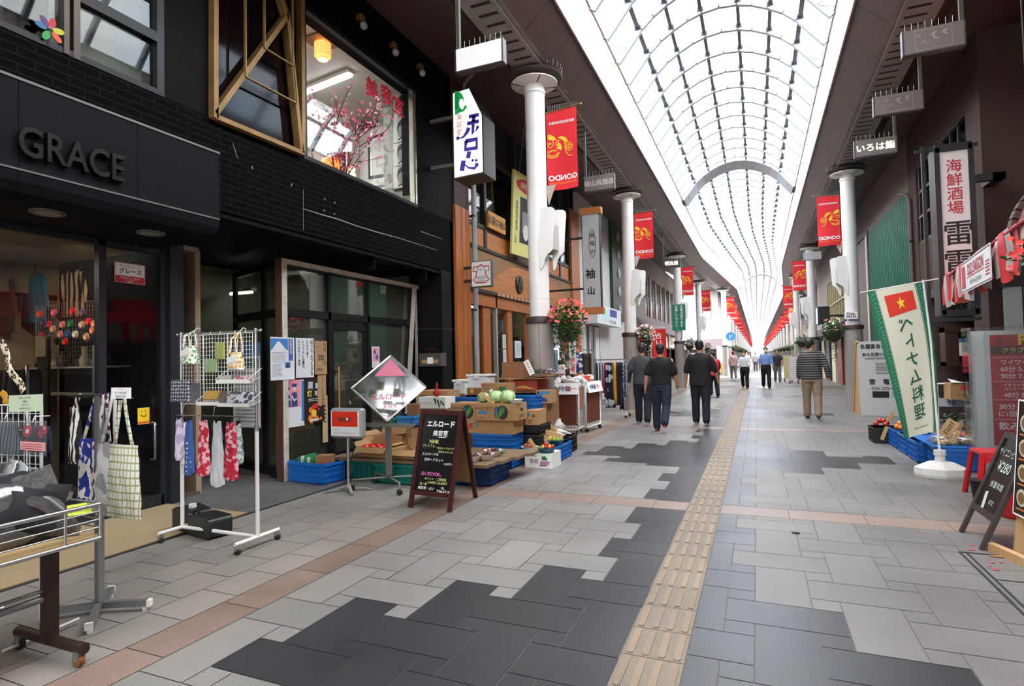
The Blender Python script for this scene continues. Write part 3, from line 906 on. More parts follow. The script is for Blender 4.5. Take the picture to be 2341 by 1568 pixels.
hang_sign('hanging_sign','brown box sign with glowing sushi shop characters',1953,321,2050,311,10.6,0.30,M_signbox,'いろは鮨',mat('lit letters','#fff6d0',0.5,emit=1.6),post_left=False)
hang_sign('hanging_sign','blank pale box sign before the second right column',1836,577,1878,574,24.0,0.32,mat('sign blank pale','#c9cbcd',0.4),post_left=False)
# junction notice on the third column and the blue round road sign
t=thing('junction_notice','green notice board warning of a crossing on the third left column','sign',(-3.27,27.0,3.3))
fr=X_((-3.27-0.40,27.02,0))
a_=at(1537,756,y=27.02);b_2=at(1566,695,y=27.02)
m=MB();m.box(a_.x,b_2.x,27.02,27.05,a_.z,b_2.z);m.build('board',mat('notice green','#0d7f5f',0.5),t)
m=MB();fr=X_((0,27.019,0));sw=b_2.x-a_.x;hh=b_2.z-a_.z
m.text(fr,a_.x+sw*0.72,b_2.z-hh*0.09,hh*0.105,'交差点あります',vertical=True,bold=0.02,pitch=1.16)
m.text(fr,a_.x+sw*0.34,b_2.z-hh*0.09,hh*0.105,'注意して下さい。',vertical=True,bold=0.02,pitch=1.16)
m.build('lettering',M_wht,t)
m=MB();m.tube([(-3.27+0.1,27.15,2.2),(-3.1,27.03,2.35),(-3.1,27.06,3.0)],0.02,6);m.build('bracket',M_black,t)
t=thing('road_sign','round blue road sign on the white corner column','sign',(-2.05,43.0,2.9))
p=at(1670,769,y=42.98)
m=MB();m.cyl((p.x,42.98,p.z),(p.x,43.0,p.z),0.30,n=28);m.build('disc',mat('road sign blue','#2f8fd8',0.4),t)
m=MB();fr=X_((p.x,42.975,p.z));m.stroke(fr,[(-.05,-.2),(-.05,.12)],.06,.003);m.stroke(fr,[(.06,-.05),(.1,.1)],.05,.003);m.build('arrow',M_wht,t)
t=thing('wifi_plate','small white free wifi plate on the nearest right column','sign',(2.27,16.7,2.4))
a_=at(1931,733,y=16.69);b_2=at(1960,712,y=16.69)
m=MB();m.box(a_.x,b_2.x,16.69,16.72,a_.z,b_2.z);m.build('plate',M_wht,t)
m=MB();fr=X_(((a_.x+b_2.x)/2,16.688,(a_.z+b_2.z)/2));m.text(fr,0,.06,.07,'Free',bold=.02);m.text(fr,0,-.015,.07,'Wi-Fi',bold=.02);m.rect(fr,-.15,-.09,-.12,-.07);m.rect(fr,-.06,.16,-.115,-.075);m.build('lettering',mat('print navy','#23395f',.6),t)
# ================================================================ LEFT-HAND BUILDINGS
XB=-5.0
def part(mb,name,mats,par,**k):return mb.build(name,mats,par,**k)
M_bt=brick('black wall tile','#08080a','#050506','#1d1b1a',0.235,0.068,0.005,0.6,spec=.03)
M_bpanel=mat('black panel','#060606',0.6,spec=.1)
M_bstone=mat('black stone','#0c0d0e',0.4,var=0.2,vscale=5,spec=.2)
M_darkwall=mat('dark interior','#1a1b1e',0.8)
M_alu=mat('dark aluminium','#17181a',0.4,metal=0.4)
M_bronze=mat('bronze frame','#453c36',0.35,metal=0.6)
M_brass=mat('brass frame','#86683c',0.45,metal=0.35,var=0.25,vscale=6)
M_gsign=mat('slate fascia','#101216',0.6,spec=.1,var=0.10,vscale=3,vstretch=(1,6,1))
G_clear=glass('clear pane',(0.93,0.95,0.95),0.012,graz=.18)
G_dark=glass('smoked pane',(0.35,0.33,0.32),0.09)
G_mirror=glass('reflecting pane',(0.75,0.77,0.76),0.02,graz=.3)
M_blind=mat('grey green blind','#9aa096',0.8)
A=thing('shop_building','black tiled two storey building with a salon above and dress shop below','building',(XB,4,0))
# --- tiled band, piers and top band
m=MB()
ZS,ZT=3.97,5.87
m.box(-5.25,XB,-24,9.15,3.04,ZS)                         # band
m.box(-5.25,XB,-24,0.6,ZS,6.64)
m.box(-5.25,XB,5.42,9.15,ZT,6.64)
m.build('tiled_wall',[M_bt],A)
m=MB()
m.box(-5.25,XB-0.01,3.62,4.12,ZS,6.64)
m.box(-5.25,XB-0.01,0.6,4.12,6.2,6.64)
m.box(-5.25,XB-0.01,5.40,5.44,ZS,6.64)
m.box(-5.28,XB+0.005,7.97,9.15,ZS,ZT)
m.build('wall_panel',[M_bpanel],A)
m=MB();m.box(-5.52,XB+0.0,8.70,9.15,0.0,3.04)
m.slot(1).box(XB-0.001,XB+0.003,8.7,9.15,2.02,2.03);m.slot(1).box(-5.5,XB,8.694,8.698,2.02,2.03)
m.build('stone_pier',[M_bstone,mat('stone joint','#3c3c3e',0.5)],A)
# cracks and repairs on the tiles
m=MB();fr=Y_((XB+0.001,0,0))
def Pyz(u,v,x=XB):q=at(u,v,x=x);return (q.y,q.z)
m.stroke(fr,[Pyz(693,477),Pyz(733,490),Pyz(770,500),Pyz(820,518),Pyz(860,530),Pyz(905,542),Pyz(1000,572)],[.006,.012,.014,.012,.014,.010,.006],.002)
m.stroke(fr,[Pyz(693,433),Pyz(693,526)],.006,.002)
m.stroke(fr,[Pyz(531,327),Pyz(537,343),Pyz(543,363)],[.004,.010,.004],.002)
m.stroke(fr,[Pyz(576,379),Pyz(577,387)],.012,.002);m.stroke(fr,[Pyz(668,419),Pyz(665,426)],.012,.002)
m.stroke(fr,[Pyz(962,529),Pyz(1010,546)],[.012,.006],.002)
for u,v in ((742,455),(765,463),(741,481),(764,489),(893,540)):m.disc(fr,*Pyz(u,v),.012,.002,8)
m.build('crack',mat('crack grey','#8d8883',0.8),A)
# --- soffit of the overhang with its two shadow steps
m=MB();m.box(-7.4,XB-0.02,4.2,9.15,2.98,3.05)
m.slot(0).box(-5.3,-5.06,6.9-0.03,6.9,2.80,2.98);m.box(-5.3,-5.06,8.3,8.33,2.80,2.98)
m.build('overhang_soffit',[M_bpanel],A)
# --- shell
m=MB()
m.box(-11.1,-11.0,-24,9.15,0,7.4);m.box(-11,-5.0,9.05,9.15,0,7.3);m.box(-11.0,-5.2,-24,9.15,7.2,7.4)
m.box(-11,-5.2,5.15,5.25,3.05,7.2);m.box(-11,-5.2,8.95,9.05,3.05,7.2)
m.box(-11,-5.25,-24,9.1,3.06,3.2);m.box(-11,-5,-24.1,-24,0,7.4);m.box(-5.25,-5.2,-24,-1.2,0,3.05)
m.build('shell',[M_darkwall],A)
# --- upper left windows
m=MB();fr=Y_((XB-0.02,0,0))
def vb(mb,y,z0,z1,w_=0.06,x=XB,d=0.07):mb.box(x-d,x+0.005,y-w_/2,y+w_/2,z0,z1)
def hb(mb,y0,y1,z,w_=0.06,x=XB,d=0.07):mb.box(x-d,x+0.006,y0,y1,z-w_/2,z+w_/2)
vb(m,0.64,ZS,6.2);vb(m,3.59,ZS,6.2,0.07);hb(m,0.6,3.62,4.02-0.03,0.05);hb(m,0.6,3.62,4.50,0.09);hb(m,0.6,3.62,6.17)
vb(m,1.3,ZS,4.5,.05)
m.build('window_frame',[M_alu],A)
m=MB();vb(m,2.795,ZS,4.47,.04,XB+.01);vb(m,2.875,ZS,4.47,.05,XB+.002);m.build('mullion',[M_bronze],A)
m=MB();m.box(-5.05,-5.045,0.64,3.56,ZS,6.2);m.build('pane',[G_mirror],A)
m=MB();m.box(-5.5,-5.47,0.64,2.6,3.2,6.2);m.slot(1).box(-5.3,-5.28,2.83,3.6,3.2,6.2);m.build('blind',[mat('violet curtain','#59597a',.8,var=.3,vscale=6),M_blind],A)
# --- brass framed window with slanting bars
def seg(mb,a,b,wd,dp,x=XB):
 p,q=at(*a,x=x),at(*b,x=x);mb.bar(p,q,wd,dp,(1,0,0))
m=MB()
for a,b in (((487,-60),(487,272)),((487,268),(690,352)),((686,-60),(688,352)),((487,262),(652,38)),((652,38),(632,-30)),((652,30),(684,345))):seg(m,a,b,.055,.10,XB+.02)
m.build('brass_frame',[M_brass],A,bevel=.004)
m=MB()
for a,b in (((560,-60),(561,175)),((561,175),(679,237)),((679,237),(668,100)),((604,-60),(604,110)),((604,110),(669,150)),((669,150),(669,-40))):seg(m,a,b,.014,.03,XB+.07)
m.build('casement_frame',[M_brass],A)
m=MB();p0,p1=at(487,268,x=XB-.06),at(690,352,x=XB-.06);m.box(XB-.07,XB-.06,p0.y,p1.y,3.98,6.6);m.build('pane',[mat('brown glass','#140c0d',0.08,spec=.12)],A)
# --- salon window
m=MB();hb(m,5.42,7.98,ZS+.015,.05);hb(m,5.42,7.98,ZT,.06);vb(m,5.46,ZS,ZT,.04);m.build('window_frame',[M_alu],A)
m=MB();vb(m,7.955,ZS,ZT,.05);vb(m,7.88,ZS,ZT,.012);m.build('chrome_frame',[mat('chrome frame','#b9b4a8',.2,metal=.9)],A)
m=MB();m.box(XB-.04,XB-.034,5.46,6.62,ZS,ZT);m.box(XB-.04,XB-.034,6.625,7.95,ZS,ZT);m.build('pane',[G_clear],A)
# letters stuck on the salon pane
m=MB()
for ch,u,v,s_ in (('美',850,203,.26),('容',883,218,.26),('室',911,244,.26)):
 y,z=Pyz(u,v,XB-.03);m.text(Y_((XB-.03,0,0)),y,z,s_,ch,bold=.04)
m.build('lettering',[mat('pink letters','#d8284a',.6)],A)
# salon interior
RX0,RX1=-9.2,-5.06
m=MB()
m.slot(0).box(RX0-.1,RX0,5.3,8.95,3.2,6.05);m.box(RX0,RX1,8.85,8.94,3.2,6.05);m.box(RX0,RX1-.1,5.26,5.32,3.2,6.05)
m.slot(1).box(RX0,RX1-.02,5.3,8.95,6.0,6.1)
m.slot(2).box(RX0,RX1,5.3,8.95,3.2,3.25)
m.slot(3).box(RX0,RX0+.05,5.3,8.95,5.86,5.96);m.box(RX0,RX1,8.80,8.85,5.86,5.96)
m.slot(0).box(-8.6,-8.1,8.45,8.85,3.2,6.0);m.box(-7.2,-6.8,8.5,8.85,3.2,6.0)
for x0,x1,y in ((-8.5,-8.2,8.444),(-7.12,-6.88,8.494),(-7.95,-7.35,8.845),(-6.6,-6.1,8.845)):
 for z0,z1 in ((4.0,4.75),(4.9,5.7)):
  m.slot(3).box(x0,x1,y-.012,y,z0,z1);m.slot(0).box(x0+.05,x1-.05,y-.016,y-.004,z0+.05,z1-.05)
m.build('salon_room',[mat('salon wall','#d8d4cc',.7),mat('salon ceiling','#cfcac2',.7),mat('salon floor','#5a4a40',.6),mat('salon trim','#2a2420',.5)],A)
# roof board of soffit edge above
lamp('salon_tube_light','AREA',(-6.9,6.6,5.86),130,(0.95,0.98,1.0),1.3,(0,0,0),0.1)
pa,pb=at(697,214,z=5.9),at(803,172,z=5.9)
pa=V((max(pa.x,-8.5),pa.y,5.9))
t=thing('fluorescent_lamp','bright fluorescent tube on the ceiling of the upstairs salon','lamp',(pa.x,pa.y,5.9))
m=MB();m.cyl(pa,pb,.03,n=10);m.build('tube',[mat('tube glow','#ffffff',.5,emit=14,ecol='#f4fbff')],t)
m=MB();m.bar(pa+V((0,0,.06)),pb+V((0,0,.06)),.12,.05);m.build('fitting',[M_white],t)
c=at(738,132,z=5.75)
t=thing('ceiling_lamp','amber glass fringe ceiling lamp glowing in the upstairs salon','lamp',(c.x,c.y,6.0))
m=MB();m.box(c.x-.2,c.x+.2,c.y-.2,c.y+.2,5.97,6.0);m.build('ceiling_plate',[M_brass],t)
m=MB()
for k in range(28):
 a=2*PI*k/28
 for rr_,zz in ((.105,5.76),(.07,5.72)):m.cyl((c.x+rr_*math.cos(a),c.y+rr_*math.sin(a),zz),(c.x+rr_*math.cos(a),c.y+rr_*math.sin(a),5.95),.010,n=5)
m.build('glass_fringe',[mat('amber glow','#ffd9a8',.4,emit=1.5,ecol='#ffb060')],t)
lamp('amber_light','POINT',(c.x,c.y,5.78),26,(1,.58,.25),.06)
c=at(788,268,y=8.6)
t=thing('wall_lamp','warm wall lamp with a curled arm behind the blossom branch upstairs','lamp',(c.x,8.8,c.z))
m=MB();m.lathe((c.x,8.6,c.z-.1),[(.04,0),(.11,.06),(.12,.14),(.07,.22)],14);m.build('lamp_shade',[mat('warm glow','#ffd9a0',.4,emit=5,ecol='#ffca80')],t)
m=MB();m.tube([(c.x,8.6,c.z+.12),(c.x+.12,8.65,c.z+.28),(c.x+.24,8.75,c.z+.2),(c.x+.2,8.84,c.z+.05)],.012,6);m.build('arm',[M_brass],t)
lamp('wall_lamp_light','POINT',(c.x,8.45,c.z),10,(1,.75,.45),.08)
c=at(757,374,y=6.4)
t=thing('table_lamp','orange tasselled table lamp behind the upstairs window sill','lamp',(c.x,c.y,3.6))
m=MB();m.lathe((c.x,c.y,c.z-.07),[(.155,0),(.15,.06),(.12,.12),(.05,.155),(.02,.16)],18);m.build('lamp_shade',[mat('orange shade','#ff9a3a',.5,emit=1.6,ecol='#ff8c30')],t)
m=MB();m.cyl((c.x,c.y,3.25),(c.x,c.y,c.z-.05),.02);m.build('stem',[M_brass],t)
c2=at(806,396,y=6.9)
t=thing('candle_lamp','small glowing candle lamp low in the upstairs salon','lamp',(c2.x,c2.y,3.3))
m=MB();m.lathe((c2.x,c2.y,c2.z-.08),[(.03,0),(.05,.05),(.03,.1),(.045,.14),(.02,.18)],12);m.build('bulb',[mat('warm glow','#ffd9a0')],t)
m=MB();m.cyl((c2.x,c2.y,3.25),(c2.x,c2.y,c2.z-.07),.015);m.build('stem',[M_brass],t)
# blossom branch
t=thing('blossom_branch','pink artificial blossom branch standing in the salon window','plant',(-5.6,6.3,3.25))
b=MB();f=MB();rr=random.Random(21)
base=at(772,390,y=6.45)
m=MB();m.lathe((base.x,base.y,3.25),[(.06,0),(.09,.1),(.05,.25),(.06,.3)],12);m.build('vase',[mat('vase dark','#2b1d1a',.3)],t)
def grow(p,d,L,r,k):
 pts=[p]
 for i in range(4):
  d=(d+V((rr.uniform(-.35,.35),rr.uniform(-.35,.35),rr.uniform(-.15,.3)))).normalized();p=p+d*L/4;pts.append(p)
  if k>0 and i>0:
   for _ in range(1+(k>1)):grow(p,(d+V((rr.uniform(-1,1),rr.uniform(-1,1),rr.uniform(-.3,.7)))).normalized(),L*.6,r*.6,k-1)
  if k<2:
   for _ in range(2):blossom(f.slot(rr.choice((0,0,1))),p+V((rr.uniform(-.04,.04),rr.uniform(-.04,.04),rr.uniform(-.04,.04))),.026,rr)
 b.tube(pts,[r*(1-.15*i) for i in range(5)],5)
for q in range(3):grow(V((base.x,base.y,3.5)),V((rr.uniform(-.3,.3),rr.uniform(-.2,.2),1)).normalized(),.95,.016,2)
b.build('branch',[mat('bark','#2e1c18',.8)],t);f.build('blossom',[mat('blossom pink','#f06a92',.6),mat('blossom pale','#f7c6d4',.6)],t)
# portrait posters in the return of the salon window
for i,(v0,v1) in enumerate(((213,272),(271,324),(326,378),(379,430))):
 a_,c_=at(897,v0,y=8.2),at(938,v1,y=8.2)
 t=thing('portrait_print',['topmost','second','third','lowest'][i]+' of the framed hairstyle portraits in the salon window','picture',(a_.x,8.2,c_.z),group='hairstyle portraits in the salon window')
 m=MB();m.box(a_.x,c_.x,8.2,8.23,c_.z+.02,a_.z-.02);m.build('frame',[mat('black frame','#141414',.4)],t)
 m=MB();fr=X_(((a_.x+c_.x)/2,8.199,(a_.z+c_.z)/2));w_=c_.x-a_.x;h_=a_.z-c_.z
 m.rect(fr,-w_*.45,w_*.45,-h_*.43,h_*.43)
 m.slot(1).disc(fr,.01,.03,w_*.26,.002,18,h_*.32);m.slot(2).disc(fr,-.02*w_,-.02,w_*.17,.003,16,h_*.22);m.slot(1).stroke(fr,[(-w_*.15,-h_*.35),(0,-h_*.28),(w_*.25,-h_*.38)],.03,.002)
 m.build('print',[mat('print paper','#bdbab3',.7),mat('print dark','#2b2d30',.7),mat('print mid','#8d8a86',.7)],t)
m=MB();x0,x1=at(885,300,y=8.2).x,at(948,300,y=8.2).x;m.box(x0-.1,-5.05,8.24,8.3,ZS-.3,ZT);m.build('display_panel',[mat('display panel','#8f8a80',.7)],A)
# spot lamps over the salon window
for i,(u,v) in enumerate(((819,48),(893,110),(955,158))):
 q=at(u,v,x=XB)
 t=thing('spot_lamp',['nearest','middle','farthest'][i]+' of the three brass spot lamps over the salon window','lamp',(XB,q.y,q.z),group='brass spot lamps over the salon window')
 m=MB();m.box(XB,XB+.09,q.y-.05,q.y+.05,q.z-.02,q.z+.07);m.build('housing',[mat('lamp brass','#8a6a34',.35,metal=.8)],t,bevel=.01)
 m=MB();m.ball((XB+.07,q.y+.03,q.z-.07),.055,12,8);m.build('bulb',[mat('bulb glass','#8f8f8a',.1,spec=.8)],t)
 m=MB();m.cyl((XB+.06,q.y+.02,q.z-.02),(XB+.07,q.y+.03,q.z-.05),.03);m.build('socket',[M_black],t)
# pinwheel toy
q=at(114,68,x=XB+.02)
t=thing('pinwheel','rainbow six petal pinwheel standing at the upper left window','toy',(XB+.02,q.y,ZS))
for k,(a,cc) in enumerate(((75,'#c41f2a'),(15,'#b8b81e'),(-40,'#d8541e'),(-115,'#2f9a4a'),(-185,'#2f6a96'),(-232,'#5a2b6a'))):
 m=MB();a=math.radians(a);fr=Y_((XB+.022,q.y,q.z));m.poly(fr,[(.062*math.cos(a)+.042*math.cos(s_)*math.cos(a)-.024*math.sin(s_)*math.sin(a),.062*math.sin(a)+.042*math.cos(s_)*math.sin(a)+.024*math.sin(s_)*math.cos(a)) for s_ in [2*PI*i/16 for i in range(16)]],0)
 m.build('petal',[mat('petal '+cc,cc,.5)],t,solid=.004)
m=MB();m.cyl((XB+.02,q.y,ZS),(XB+.02,q.y,q.z),.004,n=6);m.build('stick',[M_black],t)
# --- GRACE fascia box
m=MB()
XG=-4.85
def gprof():return [(XB,3.56),(XG,3.56),(XG,2.92),(XG+.005,2.905),(XG,2.89),(XG-.01,2.82),(XG-.05,2.75),(XG-.12,2.71),(-5.9,2.71),(-5.9,2.8),(XB,2.9)]
pf=gprof()
for y0,y1 in ((-24,2.40),(2.404,3.27),(3.274,4.09)):
 n=len(pf)
 vs=[(x,y0,z) for x,z in pf]+[(x,y1,z) for x,z in pf]
 m.add(vs,[tuple(reversed(range(n))),tuple(range(n,2*n))]+[(i,n+i,n+(i+1)%n,(i+1)%n) for i in range(n)],False)
m.slot(1).box(XB,XG+.008,-24,4.095,3.555,3.575)
m.slot(1).box(XG-.002,XG+.006,-24,4.09,2.897,2.909)  # pale strip stands in for the highlight along the crease
g=m.build('sign_fascia',[M_gsign,mat('fascia edge light','#6a6764',.4)],A)
l=MB()
vs,fs,bb=glyph_mesh('GRACE',.012)
y0,y1=2.38,3.13;k=.225/.73;kk=(y1-y0)/((bb[1]-bb[0]))
for h in (.05,):
 def W(a,b,x):return (x,y0+(a-bb[0])*kk,3.005+b*k)
 n=len(vs)
 V2=[W(a,b,XG+.05) for a,b in vs]+[W(a,b,XG) for a,b in vs]
 from collections import Counter
 ec=Counter(tuple(sorted((f[i],f[(i+1)%len(f)]))) for f in fs for i in range(len(f)))
 side=[(f[i],f[(i+1)%len(f)]) for f in fs for i in range(len(f)) if ec[tuple(sorted((f[i],f[(i+1)%len(f)])))]==1]
 l.add(V2,list(fs)+[(b,a,a+n,b+n) for a,b in side],False)
l.build('lettering',[mat('letter black','#0b0b0c',.3)],g)
# --- GRACE shop front and room
XS=-5.85
m=MB()
m.box(XS-.05,XS+.07,4.25,4.40,0,2.85)
m.box(XS-.05,XS+.02,4.18,4.25,0,2.75);m.box(XS-.05,XS+.02,3.55,3.62,0,2.75);m.box(XS-.05,XS+.02,3.62,4.2,0,.12);m.box(XS-.05,XS+.02,-1.2,3.6,0,.1)
m.box(XS-.05,XS+.02,-1.2,4.2,2.66,2.75)
m.build('shop_front_frame',[mat('steel post','#2c3035',.4,metal=.4)],A)
m=MB();m.box(XS-.02,XS-.012,-1.2,3.55,.1,2.68);m.build('pane',[G_clear],A)
d=MB();d.box(XS-.015,XS-.008,3.62,4.18,.12,2.66)
dd=d.build('glass_door',[G_clear],A)
m=MB();m.tube([(XS+.0,4.08,.88),(XS+.06,4.08,.88),(XS+.06,4.08,.84),(XS+.06,4.08,.5),(XS,4.08,.5)],.014,8);m.build('door_handle',[mat('steel handle','#a9a9a7',.25,metal=.9)],dd)
m=MB()
m.slot(0).box(-8.6,-8.5,-3,4.75,0,2.8);m.slot(0).box(-8.5,XS-.1,4.68,4.75,0,2.8);m.slot(1).box(-8.5,XS-.06,-3,4.7,2.78,2.83);m.slot(2).box(-8.5,XS-.06,-3,4.7,0,.03)
m.slot(3).box(-8.5,XS-.06,-3.1,-3,0,2.7)
m.slot(0).box(-8.5,-8.2,-1,4.7,2.40,2.66);m.slot(3).bar((-5.93,3.66,1.33),(-7.55,4.67,1.33),.03,2.66)
m.build('dress_shop_room',[mat('shop wall','#a08c74',.8),mat('shop ceiling','#9a8f84',.8),mat('shop floor','#5b4d3f',.7),M_darkwall],A)
lamp('dress_shop_light','AREA',(-7.2,2.6,2.62),20,(1,.85,.65),.8,(0,0,0),.8)
lamp('dress_shop_back_light','POINT',(-7.7,0.6,2.3),16,(1,.95,.9),.2)
sp_l=lamp('dress_shop_spot','SPOT',(-6.3,3.3,2.60),40,(1,.78,.48),.03,spot=1.5,to=(-7.2,4.6,1.9))
for i,(u,v) in enumerate(((92,502),(198,523),(290,541))):
 q=at(u,v+6,x=-6.0);q.z=min(q.z,2.72)
 t=thing('track_spotlight',['leftmost','middle','rightmost'][i]+' small glowing spotlight on the dress shop ceiling','lamp',(q.x,q.y,2.6),group='spotlights in the dress shop')
 m=MB();m.cyl((q.x,q.y,q.z),(q.x,q.y,2.78),.022,.015,10);m.build('can',[M_black],t)
 m=MB();m.ball((q.x+.01,q.y-.01,q.z),.018,8,6);m.build('bulb',[mat('spot glow','#fff0c8',.4,emit=18,ecol='#ffe2a0')],t)
for i,(u,v) in enumerate(((182,532),(322,558))):
 q=at(u,v,z=2.78)
 t=thing('recessed_downlight',['warm round downlight in the dress shop ceiling','dim round downlight by the dress shop door'][i],'lamp',(q.x,q.y,2.66))
 m=MB();m.lathe((q.x,q.y,2.765),[(.11,0),(.11,.012),(0,.012)],20);m.build('lens',[mat('downlight glow%d'%i,'#ffd890',.4,emit=(3.5,.8)[i],ecol='#ffcf80')],t)
 m=MB();m.lathe((q.x,q.y,2.76),[(.11,0),(.13,0),(.13,.02),(.11,.02)],20);m.build('rim',[M_black],t)
for i,(u,v) in enumerate(((109,485),(345,532))):
 q=at(u,v,z=2.705)
 t=thing('soffit_downlight',['unlit round lamp under the fascia at far left','unlit round lamp under the fascia by the steel post'][i],'lamp',(q.x,q.y,2.7))
 m=MB();m.lathe((q.x,q.y,2.69),[(.10,0),(.12,.004),(.12,.018),(0,.02)],20);m.build('rim',[mat('soffit lamp','#55534f',.5)],t)
 m=MB();m.lathe((q.x,q.y,2.686),[(.085,0),(.085,.006),(0,.006)],16);m.build('lens',[mat('soffit lens','#8a8782',.3)],t)
# beige mat
m=MB();m.box(-5.8,-4.66,-1.0,4.22,0.001,.012);tag(m.build('entrance_mat',[mat('beige mat','#a08a6a',.95,var=.12,vscale=40)]),'beige entrance mat before the dress shop','mat')
m=MB();m.box(-5.3,-4.72,.3,2.05,.013,.024);tag(m.build('door_mat',[mat('charcoal mat','#2e3034',.95,var=.3,vscale=90)]),'dark speckled door mat lying on the beige entrance mat','mat')
# --- recess between the shops and the restaurant front
XR=-5.55
m=MB()
m.box(-8.0,-7.9,4.4,6.6,0,3.0);m.box(-8,XS,4.40,4.46,0,3.0);m.slot(1).box(-7.9,-7.85,4.46,6.4,0,2.5)
m.build('recess_wall',[mat('blue grey wall','#1d212b',.6,var=.15,vscale=2),mat('recess door','#30343d',.5)],A)
zt,zb=2.13,.12
def RV(mb,y,w_=.055,z0=0.0,z1=2.8):mb.box(XR-.06,XR+.02,y-w_/2,y+w_/2,z0,z1)
m=MB()
for y in (6.47,7.36,8.56):RV(m,y)
m.box(XR-.06,XR+.02,5.6,8.7,zt-.05,zt+.05);m.box(XR-.06,XR+.02,5.6,8.7,2.72,2.8);m.box(XR-.06,XR+.02,5.6,6.47,0,.06)
# return towards the recess
ra,rb=V((XR,5.62,0)),V((-6.95,6.12,0));rd=(rb-ra).normalized()
for z,h in ((.06,.14),(zt,.1),(2.76,.08)):m.bar(ra+V((0,0,z)),rb+V((0,0,z)),.07,h)
rm=ra+rd*.55
for q in (rm,rb):m.bar(q,q+V((0,0,2.8)),.05,.05)
m.build('restaurant_frame',[M_alu],A)
m=MB()
m.box(XR-.03,XR-.024,5.65,6.44,0.05,zt-.05);m.box(XR-.03,XR-.024,5.65,6.44,zt+.05,2.72);m.box(XR-.03,XR-.024,6.5,7.33,zt+.05,2.72);m.box(XR-.03,XR-.024,7.39,8.53,zt+.05,2.72);m.box(XR-.03,XR-.024,7.39,8.53,.1,zt-.05)
for z0,z1 in ((.13,zt-.05),(zt+.05,2.72)):m.add([ra+V((0,0.02,z0)),rb+V((0,0.02,z0)),rb+V((0,.02,z1)),ra+V((0,.02,z1))],[(0,1,2,3)],False)
m.build('pane',[glass('dusty pane',(0.62,0.65,0.58),0.10,haze=.10,hazecol=(.35,.37,.30))],A)
d=MB()
d.box(XR-.05,XR,6.5,6.57,.02,2.02);d.box(XR-.05,XR,7.26,7.33,.02,2.02);d.box(XR-.05,XR,6.57,7.26,1.94,2.02);d.box(XR-.05,XR,6.57,7.26,.02,.2)
dd=d.build('restaurant_door',[M_alu],A)
m=MB();m.box(XR-.03,XR-.026,6.57,7.26,.2,1.94);m.build('pane',[glass('dusty pane')],dd)
m=MB();m.tube([(XR,6.6,1.36),(XR+.06,6.6,1.36)],.02,8);m.tube([(XR,6.6,.75),(XR+.06,6.6,.75)],.02,8);m.cyl((XR+.06,6.6,.7),(XR+.06,6.6,1.41),.018,n=10);m.build('door_handle',[mat('brass handle','#a5804a',.3,metal=.85)],dd)
M_peel=mat('peeling white paint','#b5ada0',.7,var=.25,vscale=14)
m=MB();m.box(XR+.0,XR+.09,5.50,5.60,0,2.80);m.slot(1).box(XR+.0,XR+.092,5.49,5.51,0,2.8);m.slot(0).box(XR+.02,XR+.09,5.6,8.7,2.74,2.80)
m.build('shutter_rail',[M_peel,mat('rust brown','#4a2a1a',.8)],A)
m=MB();m.bar((XR+.05,8.32,.5),(XR+.05,8.62,2.75),.06,.05,(1,0,0));m.bar((XR+.03,8.68,0.3),(XR+.03,8.70,2.75),.03,.04,(1,0,0));m.build('loose_shutter_rail',[M_peel],A)
m=MB();m.slot(0).box(-7.8,-7.7,5.5,8.9,0,3);m.box(-7.7,XR-.1,8.62,8.7,0,3);m.slot(1).box(-7.8,XR-.07,5.7,8.7,.0,.02);m.slot(0).box(XR-.14,XR-.11,5.62,6.40,.08,.72);m.slot(2).box(-7.3,-6.7,6.6,8.4,.02,.95)
m.build('restaurant_room',[mat('restaurant wall','#55564a',.8),mat('restaurant floor','#4c463c',.7),mat('counter','#4a3a2c',.5)],A)
lamp('restaurant_light','AREA',(-6.7,7.0,2.9),9,(.92,1,.85),1.0,(0,0,0),.3)
q=at(549,668,x=-6.6)
t=thing('fluorescent_lamp','dim fluorescent tube glowing behind the corner pane beside the recess','lamp',(-6.6,6.6,2.4))
qa,qb=at(527,672,y=6.5),at(577,668,y=6.5)
m=MB();m.cyl(qa,qb,.022,n=8);m.build('tube',[mat('tube glow dim','#fdfff0',.5,emit=5)],t)
m=MB();m.bar(qa+V((0,0.03,.05)),qb+V((0,.03,.05)),.1,.05);m.build('fitting',[M_white],t)
# faded hand-written shop name inside the door
m=MB();fr=Y_((XR-.4,0,0));m.stroke(fr,[(6.75,1.75),(6.78,1.6),(6.86,1.66),(6.9,1.56)],.02);m.stroke(fr,[(6.98,1.72),(6.98,1.58),(7.1,1.58)],.02);m.stroke(fr,[(7.16,1.7),(7.2,1.56),(7.28,1.7)],.02);m.build('window_script',[mat('faint gold','#6d6a3a',.7)],A)
